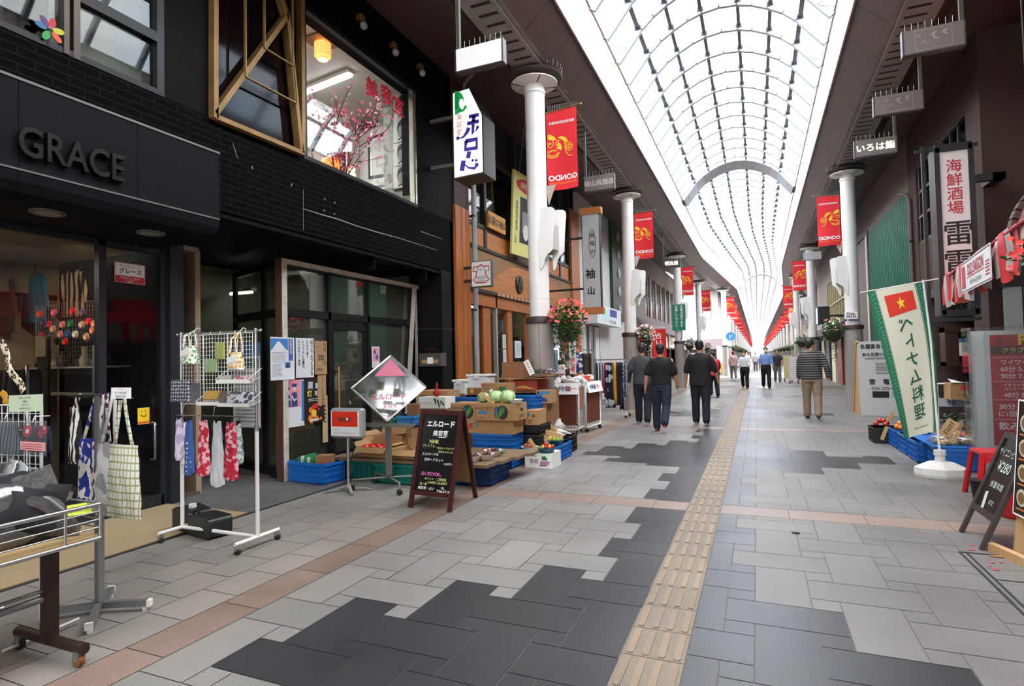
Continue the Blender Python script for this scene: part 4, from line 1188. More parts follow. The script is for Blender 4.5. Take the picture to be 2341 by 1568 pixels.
# ---------------------------------------------------------------- kimono shop with orange timber front
M_orange=wood('orange timber','#8a4a1c','#b5682c',2.5,.45)
M_orangeY=wood('orange timber board','#9a5a2a','#bd7a40',2.0,.5,'Y')
K=thing('shop_building','kimono shop building with orange timber front and reeded fascia','building',(XB,13,0))
m=MB()
m.box(-5.3,XB+.05,9.17,9.72,0,4.3);m.slot(1).box(-5.3,XB+.03,9.17,9.72,4.3,6.64);m.slot(0).box(-5.3,XB+.06,16.3,17.1,0,5.9)
m.box(XB+.05,XB+.06,9.40,9.42,0,4.3);m.box(XB+.05,XB+.06,9.58,9.60,0,4.3)
m.build('timber_pillar',[M_orange,mat('dark timber','#3a1a10',.6)],K)
k=NT('reeded board');vec=k.coord();wv=k.n('TexWave',i_Scale=34.0);wv.bands_direction='Z';k.l(vec,wv.inputs['Vector']);k.col(k.ramp(wv.outputs['Fac'],[(0,'#6d4a2c'),(1,'#b88a5c')]));k.bump(wv.outputs['Fac'],.5,.01);M_reed=k.m
m=MB();m.box(-5.2,XB,9.7,16.3,2.86,3.66);m.build('reeded_fascia',[M_reed],K)
m=MB();fr=Y_((XB,0,0))
arc=[(10.0,2.87)]+[(10.4+1.9*i/8,2.93+.62*math.sin(PI/2*i/8)) for i in range(9)]+[(14.2+1.6*i/6,3.55-.45*(i/6)**2) for i in range(7)]+[(16.2,2.87)]
m.prism(fr,arc,0.0,.025);m.build('arched_board',[M_orangeY],K)
m=MB();m.box(-5.22,XB+.03,9.7,16.3,3.66,3.72);m.box(-5.22,XB+.03,9.7,16.3,2.80,2.87);m.build('dark_rail',[mat('dark rail','#1f1613',.5)],K)
m=MB()
for i in range(14):m.box(XB+.005,XB+.034,11.0+.22*i,11.0+.22*i+.16,2.805,2.865)
m.build('worn_paint_strip',[mat('worn paint','#b98a62',.8,var=.5,vscale=20)],K)
for i,y in enumerate((12.2,13.05)):
 m=MB();m.lathe((XB+.02,y,3.17),[(.21,0),(.21,.03),(.19,.045),(0,.045)],28,axis=(1,0,0));m.slot(1)
 for q in range(3):m.lathe((XB+.066,y+.085*math.cos(q*2.094+1.57),3.17+.085*math.sin(q*2.094+1.57)),[(.05,0),(.05,.012),(0,.012)],14,axis=(1,0,0))
 m.build('crest',[mat('crest black','#15110f',.4),mat('crest relief','#332c28',.4)],K)
# upper floor windows
m=MB()
for y in (9.75,10.55,12.2,13.8,15.4,16.28):m.box(-5.1,XB,y-.05,y+.05,3.72,6.64)
for z in (4.15,5.62):m.box(-5.1,XB-.005,9.7,16.3,z-.04,z+.04)
m.build('window_frame',[M_black],K)
m=MB();m.box(-5.06,-5.05,9.7,16.3,4.15,5.62);m.build('pane',[G_mirror],K)
m=MB();m.box(-5.08,-5.03,9.7,16.3,3.72,4.13);m.build('sill_board',[M_orangeY],K)
m=MB();m.box(-5.5,-5.45,9.7,16.3,3.7,6.64);m.box(-5.2,-5.1,9.7,16.3,5.6,6.64);m.build('upper_wall',[M_darkwall],K)
m=MB();m.box(-10,-9.9,9.15,17.1,0,7.3);m.box(-9.9,-5.2,9.15,17.1,7.2,7.35);m.box(-9.9,-5.1,9.15,17.1,3.0,3.1);m.box(-9.9,-5.1,17.0,17.1,0,7.3);m.box(-9.9,-5.1,9.16,9.2,0,3);m.build('shell',[M_darkwall],K)
# shop front
m=MB()
for y0,y1 in ((10.45,10.80),(11.7,11.95),(12.9,13.2),(14.2,14.5)):m.box(XB-.16,XB-.06,y0,y1,0,2.56)
m.box(XB-.2,XB-.02,9.7,16.3,2.55,2.80)
m.build('timber_stile',[M_orange],K)
m=MB();m.box(XB-.1,XB-.02,11.0,11.07,0,2.80);m.build('steel_mullion',[mat('bare steel','#b9b4aa',.4,metal=.6)],K)
m=MB();m.box(XB-.11,XB-.104,9.72,16.3,.05,2.55);m.build('pane',[G_clear],K)
m=MB();m.slot(0).box(-8.5,-8.4,9.2,17,0,3);m.slot(1).box(-8.5,XB-.2,9.2,17,0,.03);m.slot(2).box(-8.5,XB-.25,9.2,17,2.94,3.0);m.build('kimono_room',[mat('kimono wall','#a8a49a',.8),mat('kimono floor','#6a5a48',.6),mat('kimono ceiling','#c9c6be',.8)],K)
lamp('kimono_light','AREA',(-6.6,12.5,2.86),45,(.96,.98,1),3.0,(0,0,PI/2),.3)
for i,(x,y) in enumerate(((-6.2,11.2),(-6.9,11.2),(-6.2,13.6),(-6.9,13.6))):
 t=thing('fluorescent_lamp','fluorescent strip light on the kimono shop ceiling','lamp',(x,y,2.9),group='strip lights in the kimono shop')
 m=MB();m.box(x-.02,x+.02,y-.9,y+.9,2.86,2.9);m.build('tube',[mat('strip glow','#ffffff',.5,emit=6)],t)
 m=MB();m.box(x-.06,x+.06,y-.95,y+.95,2.9,2.94);m.build('fitting',[M_white],t)
# ---------------------------------------------------------------- other left-hand buildings
M_whitewall=mat('white render','#c9c6c1',.7,var=.06,vscale=1.5)
M_greyst=mat('grey brown stucco','#857a74',.85,var=.12,vscale=6)
M_winblk=mat('dark window','#181614',.15,spec=.6)
C=thing('shop_building','white rendered shop with a dark green strip of round lamps','building',(XB,20,0))
m=MB();m.box(-5.3,XB,17.15,21.3,2.95,6.64);m.box(-5.3,XB,19.6,24.6,0,2.95);m.box(-5.3,XB,23.3,24.6,2.9,6.64);m.box(-5.3,XB,17.15,17.5,0,2.95);m.build('white_wall',[M_whitewall],C)
m=MB();m.box(-5.28,XB+.12,21.3,23.3,2.9,6.64);m.build('green_panel',[mat('dark green panel','#10301f',.4)],C)
m=MB()
for i in range(5):m.lathe((XB+.12,22.3,3.3+.72*i),[(.20,0),(.20,.03),(.12,.06),(0,.07)],18,axis=(1,0,0))
m.build('round_lamp',[mat('round lamp','#9a9c98',.3)],C)
m=MB();m.box(XB,XB+.45,17.6,21.0,2.55,3.15);m.slot(1).box(XB+.451,XB+.455,19.3,20.3,2.85,3.1);m.slot(2).box(XB+.451,XB+.455,18.4,19.2,2.7,3.05);m.slot(3).text(Y_((XB+.452,0,0)),19.2,2.67,.12,'7.05-711-3020','l');m.build('sign_canopy',[mat('canopy white','#dfe3e4',.4),mat('sign blue','#2b2f8a',.5),mat('sign cyan','#bfe3e0',.5),mat('print navy','#23395f')],C)
m=MB();m.box(-5.25,XB-.05,17.5,19.6,0,2.95);m.slot(1).box(XB-.05,XB+.02,17.5,17.75,0,2.6);m.box(XB-.05,XB+.0,18.3,18.4,0,2.5);m.box(XB-.05,XB,19.0,19.5,0,2.5);m.build('entrance',[M_winblk,mat('white door frame','#d8d8d6',.5)],C)
m=MB();m.box(-10,-9.9,17,40,0,7.3);m.box(-9.9,-5.2,17,40,7.2,7.35);m.build('shell',[M_darkwall],C)
D_=thing('shop_building','brown stucco bakery building with tall dark window slots and a purple awning','building',(XB,32,0))
m=MB();m.box(-5.4,XB,24.6,39.7,3.15,6.64);m.box(-5.4,XB,24.6,26.5,0,3.2);m.box(-9,XB,39.6,39.75,0,6.64);m.box(-5.4,-5.3,26,39.6,0,3.2);m.build('stucco_wall',[M_greyst],D_)
for i in range(6):
 y0=28.6+1.75*i
 m=MB();m.box(XB-.02,XB+.01,y0,y0+1.3,3.5,5.5);m.slot(1).box(XB,XB+.03,y0+.6,y0+.66,3.5,5.5);m.box(XB,XB+.03,y0,y0+1.3,4.4,4.45);m.slot(2).box(XB,XB+.06,y0+1.3,y0+1.45,3.45,5.55);m.build('window',[M_winblk,mat('brown bar','#3a2a22',.5),mat('pale mullion','#a09890',.6)],D_)
m=MB();prof=[(XB+.02,3.25),(XB+.22,3.2),(XB+.42,3.0),(XB+.5,2.72),(XB+.5,2.66)]
m.sheet(lambda u,v:V((*(lambda q:(q[0],0,q[1]))(prof[int(round(v*4))]),))+V((0,25.2+14*u,0)),4,4)
m.add([(x,25.2,z) for x,z in prof]+[(XB,25.2,2.66)],[(0,1,2,3,4,5)])
m.build('awning',[mat('purple grey awning','#76696e',.8,var=.1,vscale=3)],D_,solid=.02)
m=MB();m.box(XB,XB+.1,25.3,39.2,1.98,2.66)
for i in range(5):m.slot(1).box(XB+.1,XB+.14,25.3+3.4*i,25.42+3.4*i,1.9,2.66)
m.slot(1).box(XB,XB+.14,25.3,39.2,1.9,1.99)
for i,s_ in enumerate(('Boulangerie','Tabegoto','Bakery','Cafe')):m.slot(2).text(Y_((XB+.102,0,0)),27.1+3.4*i,2.33,.28,s_,bold=.03)
m.build('sign_board',[mat('cream board','#ded3b8',.6),mat('sign post brown','#43302a',.5),mat('sign ink','#2a2320',.6)],D_)
m=MB();m.box(XB-.28,XB-.25,26.5,39.5,0,1.98)
for i in range(6):m.slot(1).box(XB-.3,XB,26.6+2.6*i,26.75+2.6*i,0,1.98)
m.build('shop_front',[mat('shop pane','#4a4540',.1,spec=.6),mat('sign post brown','#43302a')],D_)
E_=thing('shop_building','corner shop beyond the crossing with white tile band and purple awning','building',(-6,49,0))
M_wbrick=brick('white tile band','#dcdad6','#d2d0cb','#b9b6b0',.45,.15,.012,.5,'XZ',.2)
m=MB();m.box(-14,-2.75,48.9,58,3.0,7.0);m.build('upper_wall',[mat('pale grey render','#bdb8b2',.8)],E_)
m=MB();m.box(-14,-2.6,48.7,58,2.75,4.35);m.build('tile_band',[M_wbrick],E_)
m=MB();m.box(-7.6,-3.4,48.83,48.9,4.4,5.9);m.slot(1)
for x in (-7.6,-6.2,-4.8,-3.45):m.box(x,x+.1,48.78,48.9,4.4,5.9)
m.box(-7.6,-3.4,48.78,48.9,4.75,4.82);m.build('window',[mat('pale curtain glass','#cfdcd8',.2,spec=.6),mat('white sash','#e8eae8',.4)],E_)
m=MB();m.add([(-9,48.72,2.75),(-2.5,48.72,2.75),(-2.5,47.9,1.95),(-9,47.9,1.95),(-2.5,48.72,1.95)],[(0,1,2,3),(1,4,2)]);m.build('awning',[mat('purple grey awning','#76696e')],E_,solid=.05)
m=MB();m.box(-14,-2.8,49.0,49.1,0,2.8);m.slot(1)
for x in (-9,-7.6,-6.1,-5.2,-4.0,-2.85):m.box(x,x+.14,48.85,49.0,0,2.8)
m.slot(2).box(-5.0,-4.6,48.8,48.9,.9,1.7);m.build('shop_front',[mat('shop pane'),mat('pale grey frame','#a5a4a2',.5),M_wht],E_)
F_=thing('shop_building','tall white building seen down the side street','building',(-16,50,0))
m=MB();m.box(-26,-9.2,48.6,58,0,9);m.slot(1).box(-26,-14,40,48,0,7);m.build('wall',[mat('bright white wall','#e2e1de',.7),M_whitewall],F_)
m=MB()
for x in (-13.5,-11.6):m.box(x,x+1.2,48.55,48.6,4.2,5.6)
m.build('window',[M_winblk],F_)
# rows of shops beyond the crossing
cols_=['#b8b2ab','#a39a92','#c9c4bd','#9c948f','#bfb7ae','#8f8882','#c2bfba','#ada49b']  # wall tones kept pale to stand in for the hazy glow of distance
sh_names=['pale stone','taupe','cream','grey brown','sand','dark taupe','white','beige']
def far_shop(x,s,y0,y1,ci,label,first):
 t=thing('shop_building',label,'building',(x,y0,0),group='shops beyond the crossing')
 rr=random.Random(int(y0*7+s));wcol=mat('far wall %d'%ci,cols_[ci],.8,var=.06)
 m=MB();m.box(min(x,x+s*5),max(x,x+s*5),y0,y1-.05,2.9,6.7);m.build('upper_wall',[wcol],t)
 m=MB();n=max(2,int((y1-y0)/2.4))
 for i in range(n):
  a=y0+(y1-y0)*(i+.2)/n;b=y0+(y1-y0)*(i+.8)/n
  m.box(x-s*.03-.01,x-s*.03+.01,a,b,3.9,5.4)
 m.build('window',[mat('far window','#4d5356',.2,spec=.6)],t)
 m=MB();m.box(min(x-s*.0,x-s*.5),max(x,x-s*.5),y0+.3,y1-.4,2.55,3.0);m.build('awning',[mat('far awning %d'%(ci%4),('#8f8f8c','#b5a79a','#7a8a86','#a8a8b0')[ci%4],.7)],t)
 m=MB();m.box(min(x+s*.2,x+s*.3),max(x+s*.2,x+s*.3),y0,y1,0,2.9)
 for i in range(n+1):m.slot(1).box(x-.06,x+.3*s+.06,y0+(y1-y0-.3)*i/n,y0+.2+(y1-y0-.3)*i/n,0,2.9)
 m.build('shop_front',[mat('far front','#6d665f',.3),wcol],t)
 m=MB();yy=y0+(y1-y0)*rr.uniform(.2,.8);m.box(min(x-s*.1,x-s*.75),max(x-s*.1,x-s*.75),yy,yy+.12,3.1,4.4);m.build('projecting_sign',[mat('far sign %d'%(ci%3),('#e4e4e0','#d8d0c0','#c8d4dc')[ci%3],.5)],t)
y=58.2;i=0
while y<232:
 L=9+(i*37)%6
 far_shop(-3.75,-1,y,y+L,i%8,sh_names[i%8]+' shop front far down the left side, '+ordn(i)+' beyond the corner shop',0);y+=L;i+=1
y=49.0;i=0
while y<232:
 L=9+(i*53)%7
 far_shop(4.75,1,y,y+L,(i+3)%8,sh_names[(i+3)%8]+' shop front far down the right side, '+ordn(i)+' beyond the crossing',0);y+=L;i+=1
# ================================================================ RIGHT-HAND BUILDINGS
M_brown=mat('brown render','#3a271f',.8,var=.12,vscale=3)
M_brown2=mat('dark beige render','#8a6f60',.8,var=.08,vscale=3)
B1=thing('shop_building','brown rendered tavern building behind the tall lantern sign','building',(3.45,12,0))
m=MB();m.box(3.45,9,11.5,11.7,0,6.64);m.box(3.45,3.7,11.7,12.2,0,6.64);m.box(3.46,3.6,12.2,16.3,2.7,3.85);m.box(3.46,3.6,12.2,16.3,5.6,6.64);m.box(3.45,3.7,15.6,16.3,0,6.6);m.build('rendered_wall',[M_brown],B1)
m=MB();m.box(3.62,3.66,12.2,15.6,3.85,5.6);m.slot(1)
for i in range(8):m.box(3.48,3.53,12.25+.46*i,12.31+.46*i,3.85,5.6)
for z in (3.88,4.45,5.0,5.58):m.box(3.47,3.54,12.2,15.6,z-.03,z+.03)
m.build('lattice_window',[M_winblk,M_black],B1)
m=MB();m.box(3.40,3.62,12.1,15.7,2.55,2.72);m.build('dark_beam',[M_black],B1)
M_tilebr=brick('brown entrance tile','#4e3d36','#45362f','#2a211d',.6,.34,.01,.5,'XZ',.2)
m=MB();m.box(3.45,6,14.9,15.0,0,2.6);m.box(5.2,5.3,11.7,15,0,2.6);m.build('entrance_wall',[M_tilebr,M_darkwall],B1)
m=MB();m.box(3.5,5.3,11.7,15,2.6,2.66);m.build('entrance_ceiling',[M_darkwall],B1)
m=MB();m.box(8.9,9,11.5,40,0,7.3);m.box(3.7,9,11.5,40,7.2,7.35);m.box(9,9.1,-24,11.5,0,7.3);m.box(4.3,9,-24,11.5,7.2,7.35);m.box(3.5,9,39.6,39.7,0,7.2);m.box(3.4,9,-24.1,-24,0,7.3);m.build('shell',[M_darkwall],B1)
p_=at(2083,500,x=3.42)
t=thing('downpipe','brown drainpipe with a bent top beside the green corrugated wall','pipe',(3.40,p_.y,0))
m=MB();m.tube([(3.40,p_.y,0),(3.40,p_.y,4.95),(3.36,p_.y,5.1),(3.2,p_.y+.1,5.18)],.045,8);m.build('pipe',[mat('pipe brown','#6a5a52',.5)],t)
m=MB()
for z in (1,2.5,4):m.box(3.35,3.46,p_.y-.06,p_.y+.06,z,z+.03)
m.build('clip',[M_black],t)
# lamp case with glass in the tavern entrance
q=at(2190,790,y=14.2)
t=thing('display_case','wooden food display case with a small notice at the tavern entrance','display case',(q.x,14.3,q.z))
a_,c_=at(2160,748,y=14.2),at(2216,836,y=14.2)
m=MB();m.box(a_.x,c_.x,14.2,14.6,a_.z-.1,a_.z);m.box(a_.x,c_.x,14.2,14.6,c_.z,c_.z+.08);m.box(a_.x,a_.x+.22,14.22,14.6,c_.z,a_.z);m.box(a_.x+.1,c_.x,14.55,14.6,c_.z,a_.z);m.build('wood_case',[wood('case wood','#2e1a12','#4a2a1c')],t)
m=MB();m.box(a_.x+.22,c_.x,14.2,14.205,c_.z+.08,a_.z-.1);m.build('pane',[G_clear],t)
m=MB();m.box(a_.x+.22,a_.x+.42,14.19,14.195,c_.z+.2,c_.z+.55);m.slot(1).box(a_.x+.22,a_.x+.42,14.186,14.19,c_.z+.47,c_.z+.55);m.build('notice',[M_wht,mat('notice blue','#5a7fa8',.6)],t)
# lantern sign of the tavern
SY=10.9
t=thing('lantern_sign','tall black framed lantern sign with red and black characters at the tavern','sign',(2.9,SY,3.3))
xa,xb=at(2146,345,y=SY).x,at(2212,345,y=SY).x
zt_,zb_=at(2180,345,y=SY).z,at(2180,690,y=SY).z
m=MB();m.box(xa,xb,SY,SY+.28,zb_,zt_);m.build('light_panel',[mat('lantern white','#c8c6c4',.5,emit=.06,ecol='#ffffff')],t)
m=MB()
for x in (xa-.07,xb):m.box(x,x+.07,SY-.03,SY+.31,zb_-.2,zt_+.08)
m.box(xa-.22,xa-.17,SY+.05,SY+.10,zb_-.25,zt_+.15);m.box(xa-.05,xb+.05,SY-.03,SY+.31,zt_,zt_+.12);m.box(xa-.05,xb+.05,SY-.03,SY+.31,zb_-.22,zb_-.12)
m.box(xa-.3,xb+.15,SY+.06,SY+.1,zt_+.06,zt_+.11);m.box(xa-.3,xb+.1,SY+.06,SY+.1,zb_-.3,zb_-.24)
m.build('frame',[M_black],t)
m=MB()
for i in range(9):
 x=xa-.12+(xb-xa+.12)*i/8
 m.bar((max(xa,x),SY-.01,zb_-.12),(min(xb,x+.14),SY-.01,zb_),.012,.01);m.bar((min(xb,x+.14),SY-.012,zb_-.12),(max(xa,x),SY-.012,zb_),.012,.01)
m.build('lattice',[M_black],t)
q=at(2255,412,y=11.2)
m=MB();m.box(xb,q.x+.18,SY+.1,SY+.2,q.z-.05,q.z+.06);m.box(q.x+.02,q.x+.18,SY+.1,11.5,q.z-.05,q.z+.06);m.build('wall_arm',[M_black],t)
m=MB();fr=X_(((xa+xb)/2,SY-.001,0));W_=xb-xa
for i,ch in enumerate('海鮮酒場'):m.text(fr,0,at(2180,379+32*i,y=SY).z,.19,ch,bold=.01,h=.003)
m.slot(1)
for i,ch in enumerate('雷電'):m.text(fr,.02,at(2182,533+66*i,y=SY).z,.36,ch,bold=.013,h=.003)
m.build('lettering',[mat('sign red','#b51f2c',.6),mat('ink black','#111111',.6)],t)
# green corrugated wall
B2=thing('shop_building','shuttered building clad in dark green corrugated sheet','building',(3.5,19,0))
m=MB();n=90
m.sheet(lambda u,v:V((3.52+.035*math.sin(u*n*PI/1.5),16.4+5.7*u,5.35*v)),n*2,1,smooth=False);m.build('corrugated_sheet',[mat('green sheet','#0f5c4a',.45)],B2)
m=MB();m.box(3.45,3.6,22.0,22.2,0,5.5);m.box(3.5,3.7,16.3,24.6,5.35,6.64);m.box(3.5,3.7,22.6,24.6,0,5.4);m.build('render_wall',[mat('grey brown wall','#6f645d',.8)],B2)
m=MB();m.box(3.42,3.46,22.05,22.15,0,5.3);m.build('white_post',[M_white],B2)
B3=thing('shop_building','shop with mustard curtained windows and arched side windows on the right','building',(3.5,31,0))
m=MB();m.box(3.5,3.7,24.6,39.7,5.0,6.64);m.box(3.5,3.7,24.6,28,2.6,5.0);m.box(3.45,3.7,24.6,39.7,2.5,2.75);m.box(3.5,3.7,34.5,39.7,2.6,5);m.build('wall',[mat('grey render','#7d756f',.8)],B3)
m=MB();m.box(3.55,3.6,28,34.5,2.7,5.0);m.slot(1)
for i in range(9):m.box(3.49,3.55,28+.8*i,28.06+.8*i,2.7,5)
m.box(3.49,3.55,28,34.5,3.8,3.86);m.build('curtained_window',[mat('mustard curtain','#8a7a2e',.7,var=.3,vscale=5),mat('pale sash','#a9a48e',.5)],B3)
for i in range(2):
 m=MB();y0=24.8+1.6*i;fr=Yr((3.49,0,0))
 P=[(-y0,2.75),(-y0,3.2)]+[(-(y0+.7)+.7*math.cos(a),3.2+.7*math.sin(a)) for a in [PI*k/10 for k in range(11)]]+[(-(y0+1.4),2.75)]
 m.prism(fr,P,0,.02);m.slot(1)
 for k in range(len(P)-1):m.bar(fr.p(*P[k],.02),fr.p(*P[k+1],.02),.05,.05)
 m.bar(fr.p(-(y0+.7),2.75,.02),fr.p(-(y0+.7),3.9,.02),.04,.04)
 m.build('arched_window',[mat('blue grey glass','#7f93a0',.1,spec=.7),M_black],B3)
m=MB();m.box(2.95,3.5,24.7,39,2.3,2.62);m.build('awning',[mat('plum awning','#4e4047',.7)],B3)
m=MB();m.box(3.7,3.75,22.4,39.5,0,2.6)
for i,cc in enumerate(('#c9b8a0','#5a5f8a','#8a3f3a','#d6c9a8','#3c4a5a','#b9a98f')):m.slot(1+i).box(3.5,3.68,24.8+2.4*i,26.2+2.4*i,0,2.2)
m.build('shop_front',[mat('shop dark','#1f1b18',.4)]+[mat('front %d'%i,cc,.6) for i,cc in enumerate(('#c9b8a0','#5a5f8a','#8a3f3a','#d6c9a8','#3c4a5a','#b9a98f'))],B3)
q=at(1878,720,y=27)
t=thing('box_sign','dark box sign with a lit pale face under the mustard windows','sign',(q.x,27,q.z))
m=MB();m.box(q.x-.14,q.x+.3,27,27.5,q.z-.4,q.z+.35);m.box(q.x+.3,3.5,27.2,27.3,q.z-.1,q.z);m.build('housing',[M_black],t)
m=MB();m.box(q.x-.16,q.x-.14,27.02,27.48,q.z-.36,q.z+.3);m.build('light_panel',[mat('pale lit','#dfe6ff',.5,emit=.8)],t)
# nearest right building, mostly out of frame
B0=thing('shop_building','pale walled noodle shop at the right edge with white door panels','building',(4.1,8,0))
m=MB();m.box(4.1,4.3,-24,11.5,0,6.64);m.build('pale_wall',[mat('pale shop wall','#b5aca4',.8)],B0)
m=MB();m.box(3.62,4.1,11.36,11.46,0,2.42);m.slot(1).box(3.60,4.1,11.3,11.48,2.42,2.68);m.slot(1).box(3.83,3.85,11.35,11.36,0,2.42);m.build('door_panel',[mat('white door panel','#aeb2b4',.35),M_seam],B0)
q=at(2335,480,y=9.2)
t=thing('arched_sign','white arched sign board with a dark mosaic rim at the right edge','sign',(3.4,9.2,3.2))
m=MB();fr=X_((at(2322,520,y=9.2).x+.62,9.2,at(2322,545,y=9.2).z))
m.prism(fr,[(.62*math.cos(PI*i/20),.72*math.sin(PI*i/20)) for i in range(21)],-.08,0);m.build('board',[mat('arch white','#a9adae',.5)],t)
m=MB()
for i in range(20):
 a,b=PI*i/20,PI*(i+.85)/20
 m.bar(fr.p(.66*math.cos(a),.76*math.sin(a),-.03),fr.p(.66*math.cos(b),.76*math.sin(b),-.03),.12,.07)
m.build('mosaic_rim',[mat('mosaic dark','#3b3030',.5)],t)
# ================================================================ RACKS AND GOODS BEFORE THE DRESS SHOP
M_chrome=mat('chrome tube','#b8b8b8',.25,metal=.9)
M_steelg=mat('grey steel tube','#85878a',.35,metal=.6)
M_rust=mat('brown steel','#3a2a24',.45,metal=.4,var=.3,vscale=9)
M_whitetube=mat('white tube','#dedcd8',.35)
M_rubber=mat('rubber','#1b1a19',.6)
M_wire=mat('white wire','#d9d8d4',.4)
M_tag=mat('price tag','#e8e6de',.7)
M_ink=mat('ink','#22201f',.7)
M_plastic=glass('clear bag',(.93,.94,.95),.12,.12,haze=.10,hazecol=(.9,.9,.9))
def caster(m,x,y,z0=0.0,r=.032):
 m.cyl((x,y-.012,z0+r),(x,y+.012,z0+r),r,n=14)
def grid(m,fr,x0,x1,y0,y1,st,r=.0025,rim=.0045):
 nx=max(1,round((x1-x0)/st));ny=max(1,round((y1-y0)/st))
 for i in range(nx+1):
  a=x0+(x1-x0)*i/nx;m.tube([fr.p(a,y0),fr.p(a,y1)],rim if i in (0,nx) else r,5)
 for j in range(ny+1):
  b=y0+(y1-y0)*j/ny;m.tube([fr.p(x0,b),fr.p(x1,b)],rim if j in (0,ny) else r,5)
def soft_bag(fr,w_,h,d,seed,taper=.85,wr=.012,sag=0.0):
 """limp cloth bag hanging in frame fr (origin top centre)"""
 def side(s):
  def f(u,v):
   ww=w_*(taper+(1-taper)*v)*(1+.05*mnoise.noise(V((u*2,v*3,seed))))
   x=(u-.5)*ww;y=-v*h-sag*math.sin(PI*u)*v
   b=math.sin(PI*u)**.6*(.25+.75*math.sin(PI*min(1,v*1.05)*.5))*d/2*(1 if v<.97 else .6)
   z=s*b+wr*mnoise.noise(V((u*5+seed,v*6,s*3.1)))
   return fr.p(x,y,z)
  return f
 m=MB();m.sheet(side(1),12,14);m.sheet(lambda u,v:side(-1)(1-u,v),12,14)
 return m
def strap_pts(fr,x0,x1,y0,top,n=10,z=0.0):
 return [fr.p(x0+(x1-x0)*i/n,y0+(top-y0)*math.sin(PI*i/n)**.5,z) for i in range(n+1)]
# --- wheeled wagon with a wire fence at the very left
wx0,wx1,wy=-3.62,-3.08,1.80
tz=at(200,1228,x=wx1).z
t=thing('display_wagon','steel wheeled wagon table with a low wire fence, full of bagged goods','wagon',(-3.35,wy-.7,0))
for nm,yy in (('leg',wy),('leg',wy-1.45)):
 m=MB();m.box(-3.375,-3.325,yy-.03,yy+.03,.08,tz-.02);m.cyl((wx0,yy,.085),(wx1+.01,yy,.085),.027,n=12);m.build(nm,[M_rust],t)
m=MB();m.cyl((-3.35,wy-1.45,.30),(-3.35,wy,.30),.018,n=8);m.cyl((-3.35,wy-1.45,.34),(-3.35,wy,.34),.01,n=8);m.build('stretcher',[M_steelg],t)
for x in (wx0+.03,wx1-.02):
 for yy in (wy,wy-1.45):
  m=MB();caster(m,x,yy-.01);m.slot(1).box(x-.02,x+.02,yy-.025,yy+.01,.03,.075);m.build('caster',[mat('amber wheel','#7a4a22',.3) if (x>-3.2 and yy==wy) else M_rubber,M_steelg],t)
m=MB();m.box(wx0-.02,wx1,wy-1.5,wy+.07,tz-.012,tz);m.build('board',[wood('plywood','#a58a5e','#c2a878',3,.6,'Y')],t)
m=MB()
for a,b in (((wx1,wy-1.55),(wx1,wy+.08)),((wx1,wy+.08),(wx0-.03,wy+.08)),((wx0-.03,wy+.08),(wx0-.03,wy-1.55))):
 for z,r in ((tz-.02,.011),(tz+.035,.004),(tz+.075,.004),(tz+.115,.004),(tz+.15,.011)):m.tube([(*a,z),(*b,z)],r,6)
for x,y in ((wx1,wy-.08),(wx1,wy-.42),(wx1,wy-.8),(wx0-.03,wy-.1),(wx0-.03,wy-.8),(wx1,wy+.08)):m.cyl((x,y,tz-.02),(x,y,tz+.15),.007,n=6)
m.build('wire_fence',[M_chrome],t)
WZ=tz+.002
def bundle(name,label,cat,c,r,ms,seed,group=None):
 tt=thing(name,label,cat,(c[0],c[1],WZ),group)
 m=MB();m.ball(c,r,16,10,wob=.55,seed=seed)
 zmin=min(v[2] for v in m.v);m.v=[(a,b,max(z,WZ)) for a,b,z in m.v]
 m.build('folded_goods',ms[0],tt)
 m2=MB();m2.ball((c[0],c[1],c[2]+.008),V(r)*1.08,14,8,wob=.7,seed=seed+4);m2.v=[(a,b,max(z,WZ)) for a,b,z in m2.v];m2.smooth=False
 m2.build('plastic_bag',M_plastic,tt)
 return tt
M_blk=mat('black cloth','#121318',.8,var=.3,vscale=20)
b1=bundle('bagged_goods','black folded bag in clear plastic with a yellow green price card','goods',(-3.36,wy-.12,WZ+.10),(.17,.24,.20),[M_blk],3)
q=at(158,1163,x=-3.28)
fr=Frame((-3.20,q.y-.05,q.z-.02),(.55,.8,.05),(-.35,.1,.9));m=MB();m.rect(fr,0,.10,0,.055,0);m.slot(1);m.text(fr,.05,.038,.012,'折りたたみ',h=.001);m.text(fr,.05,.016,.012,'トートバッグ',h=.001);m.build('price_card',[mat('lime card','#cfe04a',.7),M_ink],b1,solid=.0015)
b2=bundle('bagged_goods','pink and white patterned cloth bundle in clear plastic on the wagon','goods',(-3.42,wy-.52,WZ+.13),(.16,.20,.24),[pattern('pink print','blotch','#f0e6e8','#e0507a',14,'#e8c23a',thr=.52)],8)
b3=bundle('bagged_goods','yellow cloth bundle at the left rim of the wagon','goods',(-3.40,wy-.82,WZ+.12),(.13,.14,.20),[mat('yellow cloth','#e0b020',.8,var=.15)],12)
b4=bundle('bagged_goods','black round bag hanging over the wagon fence at left','goods',(-3.16,wy-.72,WZ+.05),(.07,.22,.13),[M_blk],15)
b5=bundle('bagged_goods','bright blue folded cloth by the wagon fence','goods',(-3.15,wy-.47,WZ+.06),(.04,.06,.08),[mat('blue cloth','#1f6fb5',.8)],18)
